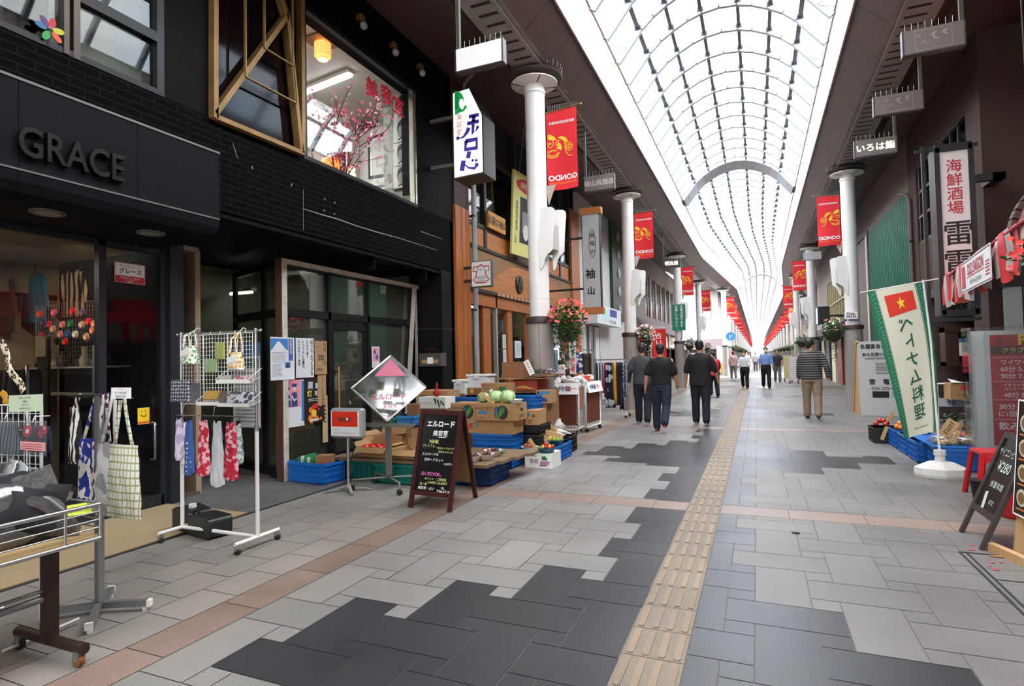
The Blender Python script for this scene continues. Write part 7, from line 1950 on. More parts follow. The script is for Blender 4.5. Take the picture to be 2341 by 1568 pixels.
for i,(u,v,y,r,m_,lab,pm,n,nm,rr_) in enumerate(((1212,1036,7.36,.125,M_dish,'white bowl of brown roots on the grape box',mat('root brown','#8a4a22',.7,var=.3),7,'taro',.036),(1250,1036,7.36,.135,mat('dish teal','#1d5a6e',.4),'teal bowl of mixed peppers on the grape box',None,9,'pepper',.030),(1269,1019,7.86,.14,mat('dish teal'),'dark teal bowl of citrus on the blue crate',None,7,'citrus',.042))):
 q=at(u,v,y=y);zz=zg if i<2 else zof(1016,1300,7.9)
 c=(q.x,y,zz);bowl(lab,c,r,.07,m_)
 for j in range(n):
  a=j*2.4;r2=r*.62*math.sqrt(j/n);z=zz+.075+(.03 if j<2 else 0)
  mm=pm or (mat('pp %d'%(j%4),('#b02a1e','#d87a2a','#7a1a1a','#c9a03a')[j%4],.4) if i==1 else mat('ct %d'%(j%3),('#e8a81e','#e0b838','#8aa83a')[j%3],.4))
  produce(nm,ordn(j)+' '+nm+' in the '+lab.split(' of ')[0],(c[0]+r2*math.cos(a),c[1]+r2*math.sin(a),z),rr_,mm,'fruit' if i==2 else 'vegetable',nm+' heap in the '+lab.split(' of ')[0],seed=j)
wood_card('wooden price card leaning between the two bowls on the grape box',1210,1003,1231,1034,7.28,.045)
M_dai=mat('radish white','#e4e2d4',.45)
for i in range(7):
 q=at(1228+9*i,1000-2.0*i,y=8.15+.10*(i%3));zc=.32+.028*(i%3)
 t=thing('daikon_radish',ordn(i)+' long white radish from the left on the right hand crates','vegetable',(q.x,q.y,zc),group='white radishes on the crates')
 d=V((.17,-.06,-.01));p0=V((-2.92+.02*i,7.95+.09*i,.30+.03*(i%2)+.02))
 m=MB();m.tube([p0-d,p0-d*.5,p0,p0+d*.5,p0+d],[.018,.032,.032,.024,.004],10);m.build('root',M_dai,t)
 m=MB()
 for j in range(7):e=V((-.13,.06*math.sin(j*2.1),.06*math.cos(j*1.7)));m.bar(p0-d,p0-d+e,.012,.003);m.bar(p0-d+e,p0-d+e*1.6+V((0,0,-.03)),.02,.003)
 m.build('leaf_top',[M_leaf],t)
for i,(u0,v0,u1,v1,y) in enumerate(((1229,983,1256,1012,7.75),(1246,987,1287,1000,7.8),(1250,970,1272,988,8.1))):wood_card(['upright','broad slanting','rear'][i]+' wooden price card among the white radishes',u0,v0,u1,v1,y,.075)
wood_card('thin wooden stick standing behind the radishes',1235,960,1245,985,8.4,.018)
t=thing('vinegar_bag','crumpled clear bag lying behind the radishes','bag',(-3.02,8.6,.3))
m=MB();m.ball((-2.95,8.62,.36),(.16,.14,.12),12,8,wob=.6,seed=5);m.smooth=False;m.build('plastic_bag',[mat('milky plastic','#c9c9c6',.3,alpha=.6)],t);t['label']='crumpled milky plastic bag lying behind the radishes';t.name='plastic_bag'
# ================================================================ SIGNS AND STANDS, LEFT SIDE
# lit salon sign on the tiled pier
y=8.3
Xa,Xb=at(1037,300,y=y).x,at(1102,300,y=y).x
z1,z0,zc=at(1060,205,y=y).z,at(1060,403,y=y).z,at(1102,262,y=y).z
t=thing('lightbox_sign','lit white hair salon sign with a green lady head and violet characters','sign',(Xa,y,z0))
out=[(Xa,z0),(Xb,z0+.02),(Xb,zc),(Xb-.22,z1),(Xa,z1-.02)]
m=MB();fr=X_((0,y,0));m.prism(fr,[((x-Xa-.25)*1.08+Xa+.25,(z-5.18)*1.03+5.18) for x,z in out],-.45,-.005);m.build('housing',[M_black],t)
m=MB();m.poly(fr,out,.0);m.build('light_face',[mat('lit face','#e9eeea',.5,emit=.75,ecol='#f2fff6')],t)
W=Xb-Xa;H=z1-z0
def L(px_,py_):q=at(px_,py_,y=y);return (q.x,q.z)
m=MB();m.disc(fr,*L(1040,236),.17,.004,16,.20,-PI/2,PI/2);m.poly(fr,[L(1040,215),L(1047,215),L(1047,250),L(1040,250)],.004);m.poly(fr,[L(1048,258),L(1050,250),L(1066,240),L(1068,245),L(1060,255)],.004)
m.slot(1).poly(fr,[L(*q) for q in ((1051,228),(1058,226),(1060,232),(1063,239),(1060,243),(1060,248),(1056,251),(1052,246),(1050,238))],.006);m.build('lady_emblem',[mat('emblem green','#1fa050',.5,emit=.3,ecol='#1fb45a'),mat('lit face')],t)
m=MB()
for i,ch in enumerate('美容室'):m.text(fr,*L(1050,268+17.5*i),.10,ch,h=.004)
m.slot(1)
P=lambda *a:[L(*q) for q in a]
m.stroke(fr,P((1072,267),(1095,262)),0.060,.004);m.stroke(fr,P((1084,265),(1082,279)),0.068,.004);m.stroke(fr,P((1068,283),(1095,277)),0.060,.004)
m.stroke(fr,P((1072,292),(1068,302),(1060,313),(1050,317)),[0.072,0.064,0.040,0.016],.004);m.disc(fr,*L(1047,316),.032,.005,12);m.stroke(fr,P((1082,284),(1081,306),(1090,296),(1093,290)),[0.056,0.056,0.032,0.048],.004);m.disc(fr,*L(1092,291),.028,.005,12)
m.stroke(fr,P((1066,322),(1064,342),(1090,338),(1090,318),(1064,323)),0.071,.004);m.stroke(fr,P((1073,346),(1070,362)),0.076,.004)
m.stroke(fr,P((1060,367),(1056,391)),0.085,.004);m.stroke(fr,P((1062,376),(1072,384),(1085,385),(1090,378)),[0.016,0.032,0.048,0.048],.004);m.disc(fr,*L(1090,377),.035,.005,12)
for u in (1081,1089):m.disc(fr,*L(u,366.5),.024,.005,12)
m.build('lettering',[mat('sign letter red','#c8322e',.5),mat('sign letter violet','#3a1a9a',.5)],t)
m=MB();m.box(-5.0,Xa,y+.1,y+.16,5.5,5.56);m.box(-5.0,Xa,y+.1,y+.16,4.7,4.76);m.tube([(Xa+.1,y+.2,z1-.02),(Xa+.12,y+.2,z1+.2),(Xa+.25,y+.25,z1+.35),(Xa+.26,y+.3,6.64)],.03,8);m.build('bracket',[mat('pipe grey','#5a5652',.5)],t)
def lightbox(name,label,u0,v0,u1,v1,y,dep,face,frame,fn,mats,br=None):
 a_,c_=at(u0,v0,y=y),at(u1,v1,y=y);t=thing(name,label,'sign',(a_.x,y,c_.z));fr=X_((a_.x,y,c_.z));W,H=c_.x-a_.x,a_.z-c_.z
 m=MB();m.box(a_.x-.02,c_.x+.02,y+.002,y+dep,c_.z-.02,a_.z+.02);m.build('housing',frame,t,bevel=.02)
 m=MB();m.rect(fr,0,W,0,H,.0);m.build('face',face,t)
 m=MB();fn(m,fr,W,H);m.build('lettering',mats,t)
 if br:
  m=MB();[m.box(min(br,a_.x),max(br,c_.x),y+dep*.4,y+dep*.7,z,z+.05) for z in (c_.z+H*.2,c_.z+H*.75)];m.build('bracket',[M_black],t)
 return t,fr,W,H
def f_kimono(m,fr,W,H):
 m.stroke(fr,[(W*a,H*b) for a,b in ((.5,.88),(.62,.80),(.92,.80),(.92,.62),(.72,.60),(.80,.35),(.94,.28),(.75,.14),(.25,.14),(.06,.28),(.2,.35),(.28,.60),(.08,.62),(.08,.80),(.38,.80),(.5,.88))],.022,.003)
 m.slot(1).text(fr,W*.5,H*.68,H*.13,'きもの',h=.003);m.slot(2);lines(m,fr,W*.25,W*.75,H*.18,H*.42,3,.4,.1,h=.003)
lightbox('kimono_sign','small white projecting sign with a red kimono outline',1078,600,1122,652,9.4,.10,[mat('sign face white','#d0cfcd',.5,emit=.1)],[mat('sign rim grey','#4a5052',.4)],f_kimono,[mat('sign red'),P_vio,P_grey],-4.96)
def f_sode(m,fr,W,H):
 for i,ch in enumerate('呉服の'):m.text(fr,W*.58,H*(.77-.085*i),W*.26,ch,bold=.012,h=.003)
 m.text(fr,W*.42,H*.36,W*.52,'袖',bold=.03,h=.003);m.text(fr,W*.45,H*.18,W*.42,'山',bold=.04,h=.003)
 m.stroke(fr,[(W*(.58+.19*math.cos(a)*(1+.12*math.sin(6*a))),H*(.685+.15*math.sin(a))) for a in [2*PI*i/40 for i in range(41)]],.012,.003)
t,fr,W,H=lightbox('shop_sign','tall white kimono shop sign with wooden caps and brush characters',1330,492,1374,702,14.0,.16,[mat('sign face pale','#b4b5b9',.5)],[M_black],f_sode,[mat('ink black')],-4.95)
for i,zz in enumerate((-.16,H)):
 m=MB();m.obox(fr,-.06,W+.06,zz,zz+.17,-.17,.02);m.build('wood_cap',[M_orangeY],t)
q0,q1=at(1117,497,x=-4.93),at(1156,534,x=-4.93)
t=thing('shop_sign','small orange wooden board with brush characters under the kimono shop windows','sign',(-4.93,q0.y,4.3))
m=MB();m.box(-4.99,-4.93,q0.y,q1.y,4.16,4.50);m.build('board',[mat('board orange','#b9823a',.6)],t)
m=MB();m.text(Y_((-4.929,0,0)),(q0.y+q1.y)/2,4.33,.17,'呉服の袖山',bold=.015);m.build('lettering',[mat('ink black')],t)
def f_yel(m,fr,W,H):
 m.slot(1).disc(fr,W*.5,H*.86,W*.42,.002,24,H*.09);m.slot(0).text(fr,W*.52,H*.86,H*.07,'◎初心者歓迎',bold=.02,h=.003)
 m.slot(2).rect(fr,W*.22,W*.95,H*.16,H*.72);m.slot(3)
 for a,b,c,d in ((.3,.3,.5,.55),(.62,.2,.9,.42)):m.rect(fr,W*a,W*c,H*b,H*d,.002)
 m.slot(4);[m.disc(fr,W*a,H*b,W*.09,.003,10,H*.1) for a,b in ((.42,.3),(.7,.3),(.6,.55))];m.slot(2).text(fr,W*.12,H*.62,H*.055,'着物着付教室',vertical=True,h=.003);m.text(fr,W*.10,H*.22,H*.05,'公認',vertical=True,h=.003)
t=thing('poster_board','large yellow poster board leaning out over the kimono shop','sign',(-4.7,11.7,3.8))
fr=Frame((-4.86,11.55,3.78),(.10,1,0),(.05,0,1));W,H=1.5,1.85
m=MB();m.obox(fr,0,W,0,H,-.05,0);f_yel(m,fr,W,H);m.build('poster_sheet',[mat('poster lime','#c8c478',.7),mat('poster oval red','#b8303a',.7),P_ink,mat('photo grey','#77787a',.6),mat('photo pale','#c9c4be',.6)],t)
m=MB();m.tube([fr.p(.3,H,-.03),(-4.5,11.6,6.64)],.006,5);m.tube([fr.p(1.2,H,-.03),(-4.5,12.6,6.64)],.006,5);m.build('wire',[M_steelg],t)
t=thing('downpipe','grey drainpipe on the left orange timber pillar','pipe',(-4.9,9.82,0))
m=MB();m.tube([(-4.9,9.82,0),(-4.9,9.82,6.64)],.05,10);m.build('pipe',[mat('pipe light grey','#8f9092',.4)],t)
m=MB();[m.box(-4.99,-4.86,9.75,9.89,z,z+.03) for z in (1,2.4,4.2)];m.build('clip',[M_black],t)
for i,(u0,v0,u1,v1,cc) in enumerate(((1149,765,1157,797,'#c9d6c0'),(1160,766,1169,797,'#d2d8d4'),(1150,799,1158,828,'#d8c4c8'),(1162,798,1171,827,'#d0a428'),(1177,779,1192,818,'#cdd6d4'),(1134,763,1139,860,'#c9b98a'))):
 poster(['upper left green and white','upper right white','lower left pink and white','yellow smiling face','larger pale event','tall cream slip'][i]+' notice on the kimono shop glass',u0,v0,u1,v1,-5.09,[mat('note %d'%i,cc,.7),P_grey,P_pink,P_ink],(lambda m,fr,W,H:(m.slot(3).disc(fr,W*.35,H*.72,W*.07,.002,8),m.disc(fr,W*.65,H*.72,W*.07,.002,8),m.stroke(fr,[(W*.2,H*.55),(W*.5,H*.4),(W*.8,H*.55)],W*.08,.002))) if i==3 else (lambda m,fr,W,H:lines(m.slot(1+i%2),fr,W*.12,W*.88,H*.1,H*.9,8,.35)),name='notice',cat='notice')
for i in range(4):
 for j in range(7):tag(MB().box(-5.75,-5.58,10.1+.13*j,10.2+.13*j,.35+.4*i,.55+.4*i+.05*((i+j)%3)).build('shelf_box',[mat('shelf goods %d'%((i*3+j)%5),('#8a8a92','#4a4660','#b9b4ac','#6a3a46','#3a4458')[(i*3+j)%5],.6)]),ordn(j)+' small box on shelf '+['one','two','three','four'][i]+' inside the kimono shop window','box','small boxes inside the kimono shop')
t=thing('display_shelf','shelf of small goods inside the kimono shop window','shelf',(-5.7,10.5,0))
for i in range(5):m=MB();m.box(-5.8,-5.55,10.0,11.05,.33+.4*i,.35+.4*i);m.build('shelf_board',[mat('shelf wood','#8a6a4a',.6)],t)
m=MB();[m.box(-5.8,-5.77,y_,y_+.03,0,1.95) for y_ in (10.0,11.02)];m.build('upright',[mat('shelf wood')],t)
# mailbox on the stone pier
a_,c_=at(968,808,y=8.66),at(1018,836,y=8.66)
t=thing('letter_box','grey letter box with taped paper on the black stone pier','letter box',((a_.x+c_.x)/2,8.6,c_.z))
m=MB();m.box(a_.x,c_.x,8.52,8.70,c_.z,a_.z);m.build('box_body',[mat('letter box grey','#4a4846',.5)],t)
m=MB();m.box(a_.x+.06,c_.x-.06,8.512,8.52,c_.z+.05,c_.z+.11);m.slot(1).box(a_.x+.17,a_.x+.28,8.506,8.512,c_.z+.04,c_.z+.15);m.build('taped_paper',[mat('tape tan','#a88a60',.7),M_wht],t)
t=thing('dried_flowers','dark red dried flowers lying on the letter box','plant',((a_.x+c_.x)/2,8.6,a_.z))
leaf_cluster(60,((a_.x+c_.x)/2,8.6,a_.z+.06),(.13,.06,.06),3,(.01,.03)).build('stalks',[mat('dried red','#5a1a14',.8)],t)
# stand sign with the red panel
q=at(797,1122,z=0);y=q.y
a_,c_=at(760,932,y=y),at(832,1003,y=y)
t=thing('stand_sign','rounded lightbox sign with a red panel on a chrome pole','sign',(q.x,y,0))
m=MB();m.box(a_.x,c_.x,y-.05,y+.06,c_.z,a_.z);m.build('sign_case',[mat('case grey','#a5a6a6',.35,metal=.3)],t,bevel=.035,seg=3)
fr=X_((a_.x,y-.0515,c_.z));W,H=c_.x-a_.x,a_.z-c_.z
m=MB();m.rect(fr,.02,W-.02,.03,H-.03);m.slot(1).rect(fr,W*.08,W*.90,H*.40,H*.90,.003);m.build('face',[mat('face white','#dcdcda',.5,emit=.12),mat('face red','#d8301a',.5,emit=.1)],t)
m=MB();m.text(fr,W*.49,H*.65,H*.19,'scat',bold=.02,h=.005,sx=1.25);m.slot(1).disc(fr,W*.58,H*.65,H*.05,.007,12);m.slot(2).text(fr,W*.12,H*.29,H*.055,'この上2F','l',h=.004);m.text(fr,W*.5,H*.19,H*.05,'髪のスキャットはお客様と歩むサロンです',h=.004,sx=.8);m.slot(3).text(fr,W*.9,H*.09,H*.04,'美容室エルロード','r',h=.004);m.build('lettering',[mat('letter grey','#3a3a3c',.5),M_wht,P_grey,P_red],t)
m=MB();m.cyl((q.x,y,.06),(q.x,y,c_.z+.02),.019,n=12);m.build('pole',[M_chrome],t)
for a in (-2.35,-.75,.5,2.6):m=MB();m.bar((q.x,y,.07),(q.x+.26*math.cos(a),y+.26*math.sin(a),.018),.035,.02);m.build('foot',[M_chrome],t)
m=MB();m.tube([(q.x+.05,y+.05,c_.z),(q.x+.06,y+.03,c_.z-.12),(q.x+.02,y,c_.z-.3),(q.x+.06,y,.3),(q.x,y,.1)],.006,5);m.build('power_cord',[M_rubber],t)
# diamond mirror sign
q=at(885,1118,z=0);y=q.y
t=thing('mirror_sign','diamond shaped mirror sign with pink characters on a wheeled post','sign',(q.x,y,0))
Cn=[at(*p,y=y) for p in ((890,813),(963,886),(888,962),(817,886))];cc=sum(Cn,V())/4
tl=Matrix.Rotation(.30,3,'Z') @ Matrix.Rotation(-.12,3,'X');pts=[cc+tl @ (p-cc) for p in Cn]
fr=Frame(cc,tl @ V((1,0,0)),tl @ V((0,0,1)))
P2=[((p-cc).dot(fr.x),(p-cc).dot(fr.y)) for p in pts]
m=MB();m.prism(fr,P2,-.012,0);m.build('mirror_plate',[mat('mirror steel','#8f9292',.06,metal=1.0)],t)
m=MB();[m.bar(fr.p(*P2[i],.0),fr.p(*P2[(i+1)%4],0),.03,.018) for i in range(4)];m.build('rim',[M_chrome],t)
m=MB();m.poly(fr,[(P2[0][0],P2[0][1]-.03),(P2[0][0]+.19,P2[0][1]-.235),(P2[0][0]-.19,P2[0][1]-.235+.0)],.002);m.text(fr,.0,-.10,.075,'エルロード',bold=.03,h=.003);m.text(fr,.02,-.21,.05,'美容室',bold=.02,h=.003);m.text(fr,.02,-.34,.055,'2F',h=.003);m.build('lettering',[mat('mirror pink','#e07a96',.5)],t)
m=MB();m.box(q.x-.03,q.x+.03,y+.02,y+.06,.12,cc.z);m.build('post',[mat('post zinc','#77756f',.5,metal=.4)],t)
z=at(890,972,y=y).z;x0,x1=at(840,980,y=y).x,at(943,973,y=y).x
m=MB();m.bar((x0,y-.02,z),(x1,y+.02,z),.05,.04);m.build('cross_bar',[mat('post zinc')],t)
for sx_,sy_ in ((-1,-1),(1,-1),(-1,1),(1,1)):
 ex,ey=q.x+sx_*.32,y+sy_*.22
 m=MB();m.tube([(q.x,y+.04,.13),(ex,ey,.13),(ex,ey,.07)],.012,6);m.build('base_arm',[mat('post zinc')],t)
 m=MB();caster(m,ex,ey,r=.034);m.build('caster',[M_rubber],t)
m=MB();m.tube([(q.x+.05*math.cos(a*.9),y+.04+.05*math.sin(a*.9),.10+.004*a) for a in range(20)],.006,5);m.build('coiled_cord',[M_rubber],t)
# chalkboard A-frame
def aboard(label,F0,F1,T0,T1,spread,wood_m,fn,mats,low=.18):
 """front feet F0,F1, top corners T0,T1; rear legs offset by spread"""
 F0,F1,T0,T1=map(V,(F0,F1,T0,T1));t=thing('chalkboard',label,'chalkboard',(F0+F1)/2)
 ux=(F1-F0).normalized();uy=((T0-F0)+(T1-F1)).normalized();fr=Frame(F0,ux,uy);W=(F1-F0).length;H=(T0-F0).length;e=.045
 for x in (0,W-e):m=MB();m.obox(fr,x,x+e,0,H,-.025,0);m.build('leg',wood_m,t)
 m=MB();m.obox(fr,e,W-e,H-e,H,-.025,0);m.obox(fr,e,W-e,H*low-e,H*low,-.025,0);m.build('frame_rail',wood_m,t)
 bd=MB();bd.obox(fr,e,W-e,H*low,H-e,-.018,-.010);bd.build('board',[mat('chalk black','#0b0b0c',.25)],t)
 sp=V(spread);B=Frame(F0+sp,ux,((T0-fr.n*.03)-(F0+sp)).normalized());HB=((T0-fr.n*.03)-(F0+sp)).length
 for x in (0,W-e):m=MB();m.obox(B,x,x+e,0,HB,-.025,0);m.build('leg',wood_m,t)
 m=MB();m.obox(B,e,W-e,HB*low,HB-.02,-.018,-.010);m.build('back_panel',[mat('back board','#96714a',.7)],t)
 m=MB();fn(m,fr.off(0,0,-.010),W,H);m.build('chalk_writing',mats,t);return t
CH=[mat('chalk white','#eeeeea',.8),mat('chalk yellow','#d8e08a',.8),mat('chalk pink','#f07ac0',.8)]
def f_chalk(m,fr,W,H):
 m.text(fr,W*.52,H*.86,H*.062,'エルロード',bold=.04,h=.002);m.text(fr,W*.54,H*.765,H*.055,'美容室',bold=.02,h=.002);m.stroke(fr,[(W*.5,H*.725),(W*.68,H*.725)],.006,.002)
 m.slot(1).text(fr,W*.42,H*.68,H*.04,'NHK',bold=.01,h=.002);m.text(fr,W*.30,H*.635,H*.028,'プレミアム',h=.002);m.text(fr,W*.72,H*.615,H*.022,'「百年のヘアはごせん',h=.002);m.text(fr,W*.74,H*.58,H*.022,'放映されました。」',h=.002)
 m.slot(0).text(fr,W*.36,H*.55,H*.03,'エルロードの',bold=.01,h=.002);m.text(fr,W*.46,H*.495,H*.03,'空中ヘアカット',bold=.012,h=.002);m.text(fr,W*.80,H*.46,H*.025,'4,000円~',h=.002)
 m.slot(2).text(fr,W*.44,H*.355,H*.038,'占いだけOK。',bold=.02,h=.002);m.slot(1).text(fr,W*.55,H*.305,H*.026,'ポイント・ご縁相談',h=.002);m.text(fr,W*.60,H*.268,H*.028,'5,500円~25,250円',h=.002);m.text(fr,W*.28,H*.25,H*.026,'気ノ道',h=.002)
 m.slot(0).text(fr,W*.36,H*.21,H*.03,'美容室・占い',bold=.01,h=.002);m.text(fr,W*.74,H*.222,H*.022,'TEL',h=.002);m.text(fr,W*.76,H*.19,H*.03,'234-6214',bold=.01,h=.002)
Ft0,Ft1=V((-3.26,4.92,0)),V((-2.75,4.88,0));Tp0,Tp1=at(962,937,y=5.13),at(1066,941,y=5.10)
aboard('dark red framed chalkboard advertising the hair salon in coloured chalk',Ft0,Ft1,Tp0,Tp0+(Ft1-Ft0),(-.02,.60,0),[mat('mahogany','#3a0f12',.4)],f_chalk,CH)
# white roll cages with brown boards
for i,(xa_,ya_,xb_,yb_,lab) in enumerate(((-3.62,10.5,-3.14,10.55,'left white tube cart with a brown board and sale papers'),(-3.10,10.9,-3.02,11.7,'right white tube cart with a brown board and sale papers'))):
 t=thing('roll_cart',lab,'cart',((xa_+xb_)/2,ya_,0),group='white tube carts of the shop');A_,B_=V((xa_,ya_,0)),V((xb_,yb_,0));d=(B_-A_).normalized();n=V((-d.y,d.x,0));Lw=(B_-A_).length;fr=Frame(A_,d,(0,0,1))
 m=MB();m.tube([fr.p(0,.10),fr.p(0,.86),fr.p(.03,.92),fr.p(Lw-.03,.92),fr.p(Lw,.86),fr.p(Lw,.16),fr.p(Lw-.04,.10)],.02,8,closed=True);m.tube([fr.p(0,.10,-.5),fr.p(0,.9,-.5)],.018,6);m.tube([fr.p(Lw,.10,-.5),fr.p(Lw,.9,-.5)],.018,6)
 [m.tube([fr.p(x,z,0),fr.p(x,z,-.5)],.014,6) for x in (0,Lw) for z in (.12,.9)];[m.tube([fr.p(Lw*j/8,.11),fr.p(Lw*j/8,.2)],.008,5) for j in range(1,8)];m.build('tube_frame',[M_whitetube],t)
 m=MB();m.obox(fr,.04,Lw-.04,.18,.78,-.02,.006);m.build('brown_board',[mat('brown board','#6a2f1c',.5,var=.12,vscale=2)],t)
 for x in (.05,Lw-.05):
  for h_ in (0,-.48):m=MB();m.cyl(fr.p(x-.012,.045,h_),fr.p(x+.012,.045,h_),.04,n=12);m.build('caster',[M_rubber],t)
 m=MB();m.obox(fr,-.02,Lw+.02,.92,.98,-.52,.0);m.build('top_tray',[M_foam],t)
 f2=Frame(fr.p(0,.93,.03),d,V((0,0,1))-fr.n*.25);m=MB();m.obox(f2,.02,Lw+.02,-.16,.06,-.002,.001);m.slot(1).text(f2,Lw*.35,-.05,.10,'大特価',bold=.02,h=.003);m.slot(2).text(f2,Lw*.75,-.05,.09,'均一',bold=.02,h=.003);m.build('sale_paper',[M_wht,P_navy,mat('sale red','#d02a3a',.7)],t)
 for j in range(6):
  c=fr.p(Lw*(.1+.16*j),1.0+.04*(j%2),-.12-.1*(j%3));tt=thing('wrapped_cloth',ordn(j)+' newspaper wrapped parcel on the '+['left','right'][i]+' white cart','goods',c,group='parcels on the white carts');m=MB();m.ball(c,(.13,.11,.07),8,6,wob=.7,seed=j+9*i);m.smooth=False;m.sm=[False]*len(m.sm);m.build('parcel',[pattern('newsprint','blotch','#d2d0cc','#8d8b8c',30,thr=.58) if j != 2 else mat('dark parcel','#55535a',.7)],tt)
 if i==1:q=fr.p(Lw*.6,1.0,-.2);tag(MB().box(q.x-.1,q.x+.15,q.y-.15,q.y+.15,.98,1.10).build('tray',[mat('orange tray','#d8502a',.5)]),'orange plastic tray on the right white cart','tray')
# clothes rack by the second column
y=14.0;xa_,xb_=at(1362,830,y=y).x,at(1432,830,y=y).x;zt_=at(1400,822,y=y).z
t=thing('garment_rack','steel clothes rack full of dark printed clothes before the second left column','rack',((xa_+xb_)/2,y,0))
m=MB();m.cyl((xa_-.06,y,zt_),(xb_+.06,y,zt_),.013,n=8);m.build('top_rail',[M_chrome],t)
xm=(xa_+xb_)/2
for x in (xa_,xb_):m=MB();m.cyl((x,y,.12),(x,y,zt_),.013,n=8);m.tube([(x,y-.25,.06),(x,y-.1,.13),(x,y+.1,.13),(x,y+.25,.06)],.014,6);m.build('leg',[M_chrome],t);m=MB();caster(m,x,y-.25,r=.03);caster(m,x,y+.25,r=.03);m.build('caster',[M_rubber],t)
m=MB();m.cyl((xa_,y,.3),(xb_,y,.3),.01,n=6);m.build('stretcher',[M_chrome],t)
CL=[('dark red','#3a1418'),('teal grey','#3a6a70'),('pink','#a8487a'),('black red dotted',None),('navy wheel print',None),('navy wheel print',None),('ochre sash','#c8902a'),('black','#15141a'),('dark purple','#2a1a30'),('blue grey print',None)]
for i,(nm,cc) in enumerate(CL):
 x=xa_+(xb_-xa_)*(i+.4)/10;wd=(.05,.05,.05,.07,.13,.13,.07,.11,.09,.10)[i];hh=(1.0,.95,.8,.9,1.15,1.15,1.05,1.1,1.2,.9)[i]
 ms=mat('garment '+nm,cc,.8) if cc else {3:pattern('red dots on black','dots','#15141a','#c02a3a',18),4:pattern('navy wheels','flowers','#10142a','#b8c0c8',6,thr=.42),5:pattern('navy wheels'  ,'flowers','#10142a','#b8c0c8',6,thr=.42),9:pattern('blue grey print','blotch','#2a3448','#8a94a4',20)}[i]
 tt=thing('hanging_garment',ordn(i)+' garment from the left on the steel rack, '+nm,'clothing',(x,y,zt_-hh),group='garments on the steel clothes rack')
 m=MB();m.sheet(lambda u,v:V((x+(u-.5)*wd*(.8+.4*v),y-.06-.012*i*(i in (4,5,6))+.03*math.sin(u*9+i),zt_-.06-(hh-.06)*v-.05*abs(u-.5))),8,8);m.build('cloth',[ms],tt,solid=.02)
 m=MB();m.tube([(x,y,zt_+.012),(x,y-.02,zt_-.03),(x,y-.06,zt_-.07)],.004,5);m.build('hook',[M_wire],tt)
# hanging clothes, noren and banner sign by the kimono pillar
for i,(u0,v0,u1,v1,ms,nm,lab) in enumerate(((1262,800,1276,870,mat('blue grey cloth','#6a8490',.8),'cloth_panel','blue grey cloth panel hanging beside the granite column'),(1287,805,1306,880,pattern('brown triangles','chequer','#b9aaa4','#5a3f3c',5),'cloth_panel','cloth panel with brown triangles behind the white carts'),(1312,806,1336,852,pattern('navy white resist','blotch','#dfe2e6','#28386a',9),'cotton_robe','white and navy cotton robe hung behind the white carts'),(1333,808,1353,875,mat('olive cloth','#38301f',.8),'jacket','dark olive jacket hung behind the white carts'),(1302,842,1312,880,mat('maroon cloth','#5a1418',.7),'shoulder_bag','maroon cloth bag hung behind the white carts'))):
 y=13.0;a_,c_=at(u0,v0,y=y),at(u1,v1,y=y);tt=thing(nm,lab,'clothing',(a_.x,y,c_.z));m=MB();m.sheet(lambda u,v:V((a_.x+(c_.x-a_.x)*u,y+.03*math.sin(7*u+i),a_.z+(c_.z-a_.z)*v)),10,8);m.build('cloth',[ms],tt,solid=.02)
 m=MB();m.tube([((a_.x+c_.x)/2,y,a_.z),((a_.x+c_.x)/2,y,a_.z+.07)],.006,5);m.build('hook',[M_wire],tt)
t=thing('hanging_rail','thin rail holding clothes behind the white carts','rail',(-4.2,13.05,0));a_,c_=at(1258,798,y=13.02),at(1358,806,y=13.02);a_.z+=.04;c_.z+=.05
m=MB();m.tube([a_,c_],.012,6);[m.tube([q,(q.x,q.y,0)],.012,6) for q in (a_,c_)];m.build('rail',[M_chrome],t)
poster('tall white sign with blue and red brush characters for an 80th anniversary',1300,762,1317,855,None,[M_wht,P_navy,mat('sale red')],lambda m,fr,W,H:(m.slot(1).text(fr,W*.5,H*.84,H*.10,'東京',vertical=True,bold=.02,h=.003),m.text(fr,W*.5,H*.66,H*.09,'80',bold=.02,h=.003),m.text(fr,W*.5,H*.55,H*.09,'周年',vertical=True,h=.003),m.slot(2).text(fr,W*.5,H*.32,H*.10,'記念祭',vertical=True,bold=.02,h=.003)),name='banner_sign',cat='sign',plane='y',y=12.8,th=.02)
poster('white placard with red and black brush prices on the left cart',1276,834,1292,880,None,[M_wht,P_ink,mat('sale red')],lambda m,fr,W,H:(m.slot(1).text(fr,W*.5,H*.85,H*.2,'10'),m.slot(2).text(fr,W*.5,H*.5,H*.17,'均一'),m.slot(1).text(fr,W*.5,H*.25,H*.15,'大売')),name='placard',cat='sign',plane='y',y=10.8,th=.01)
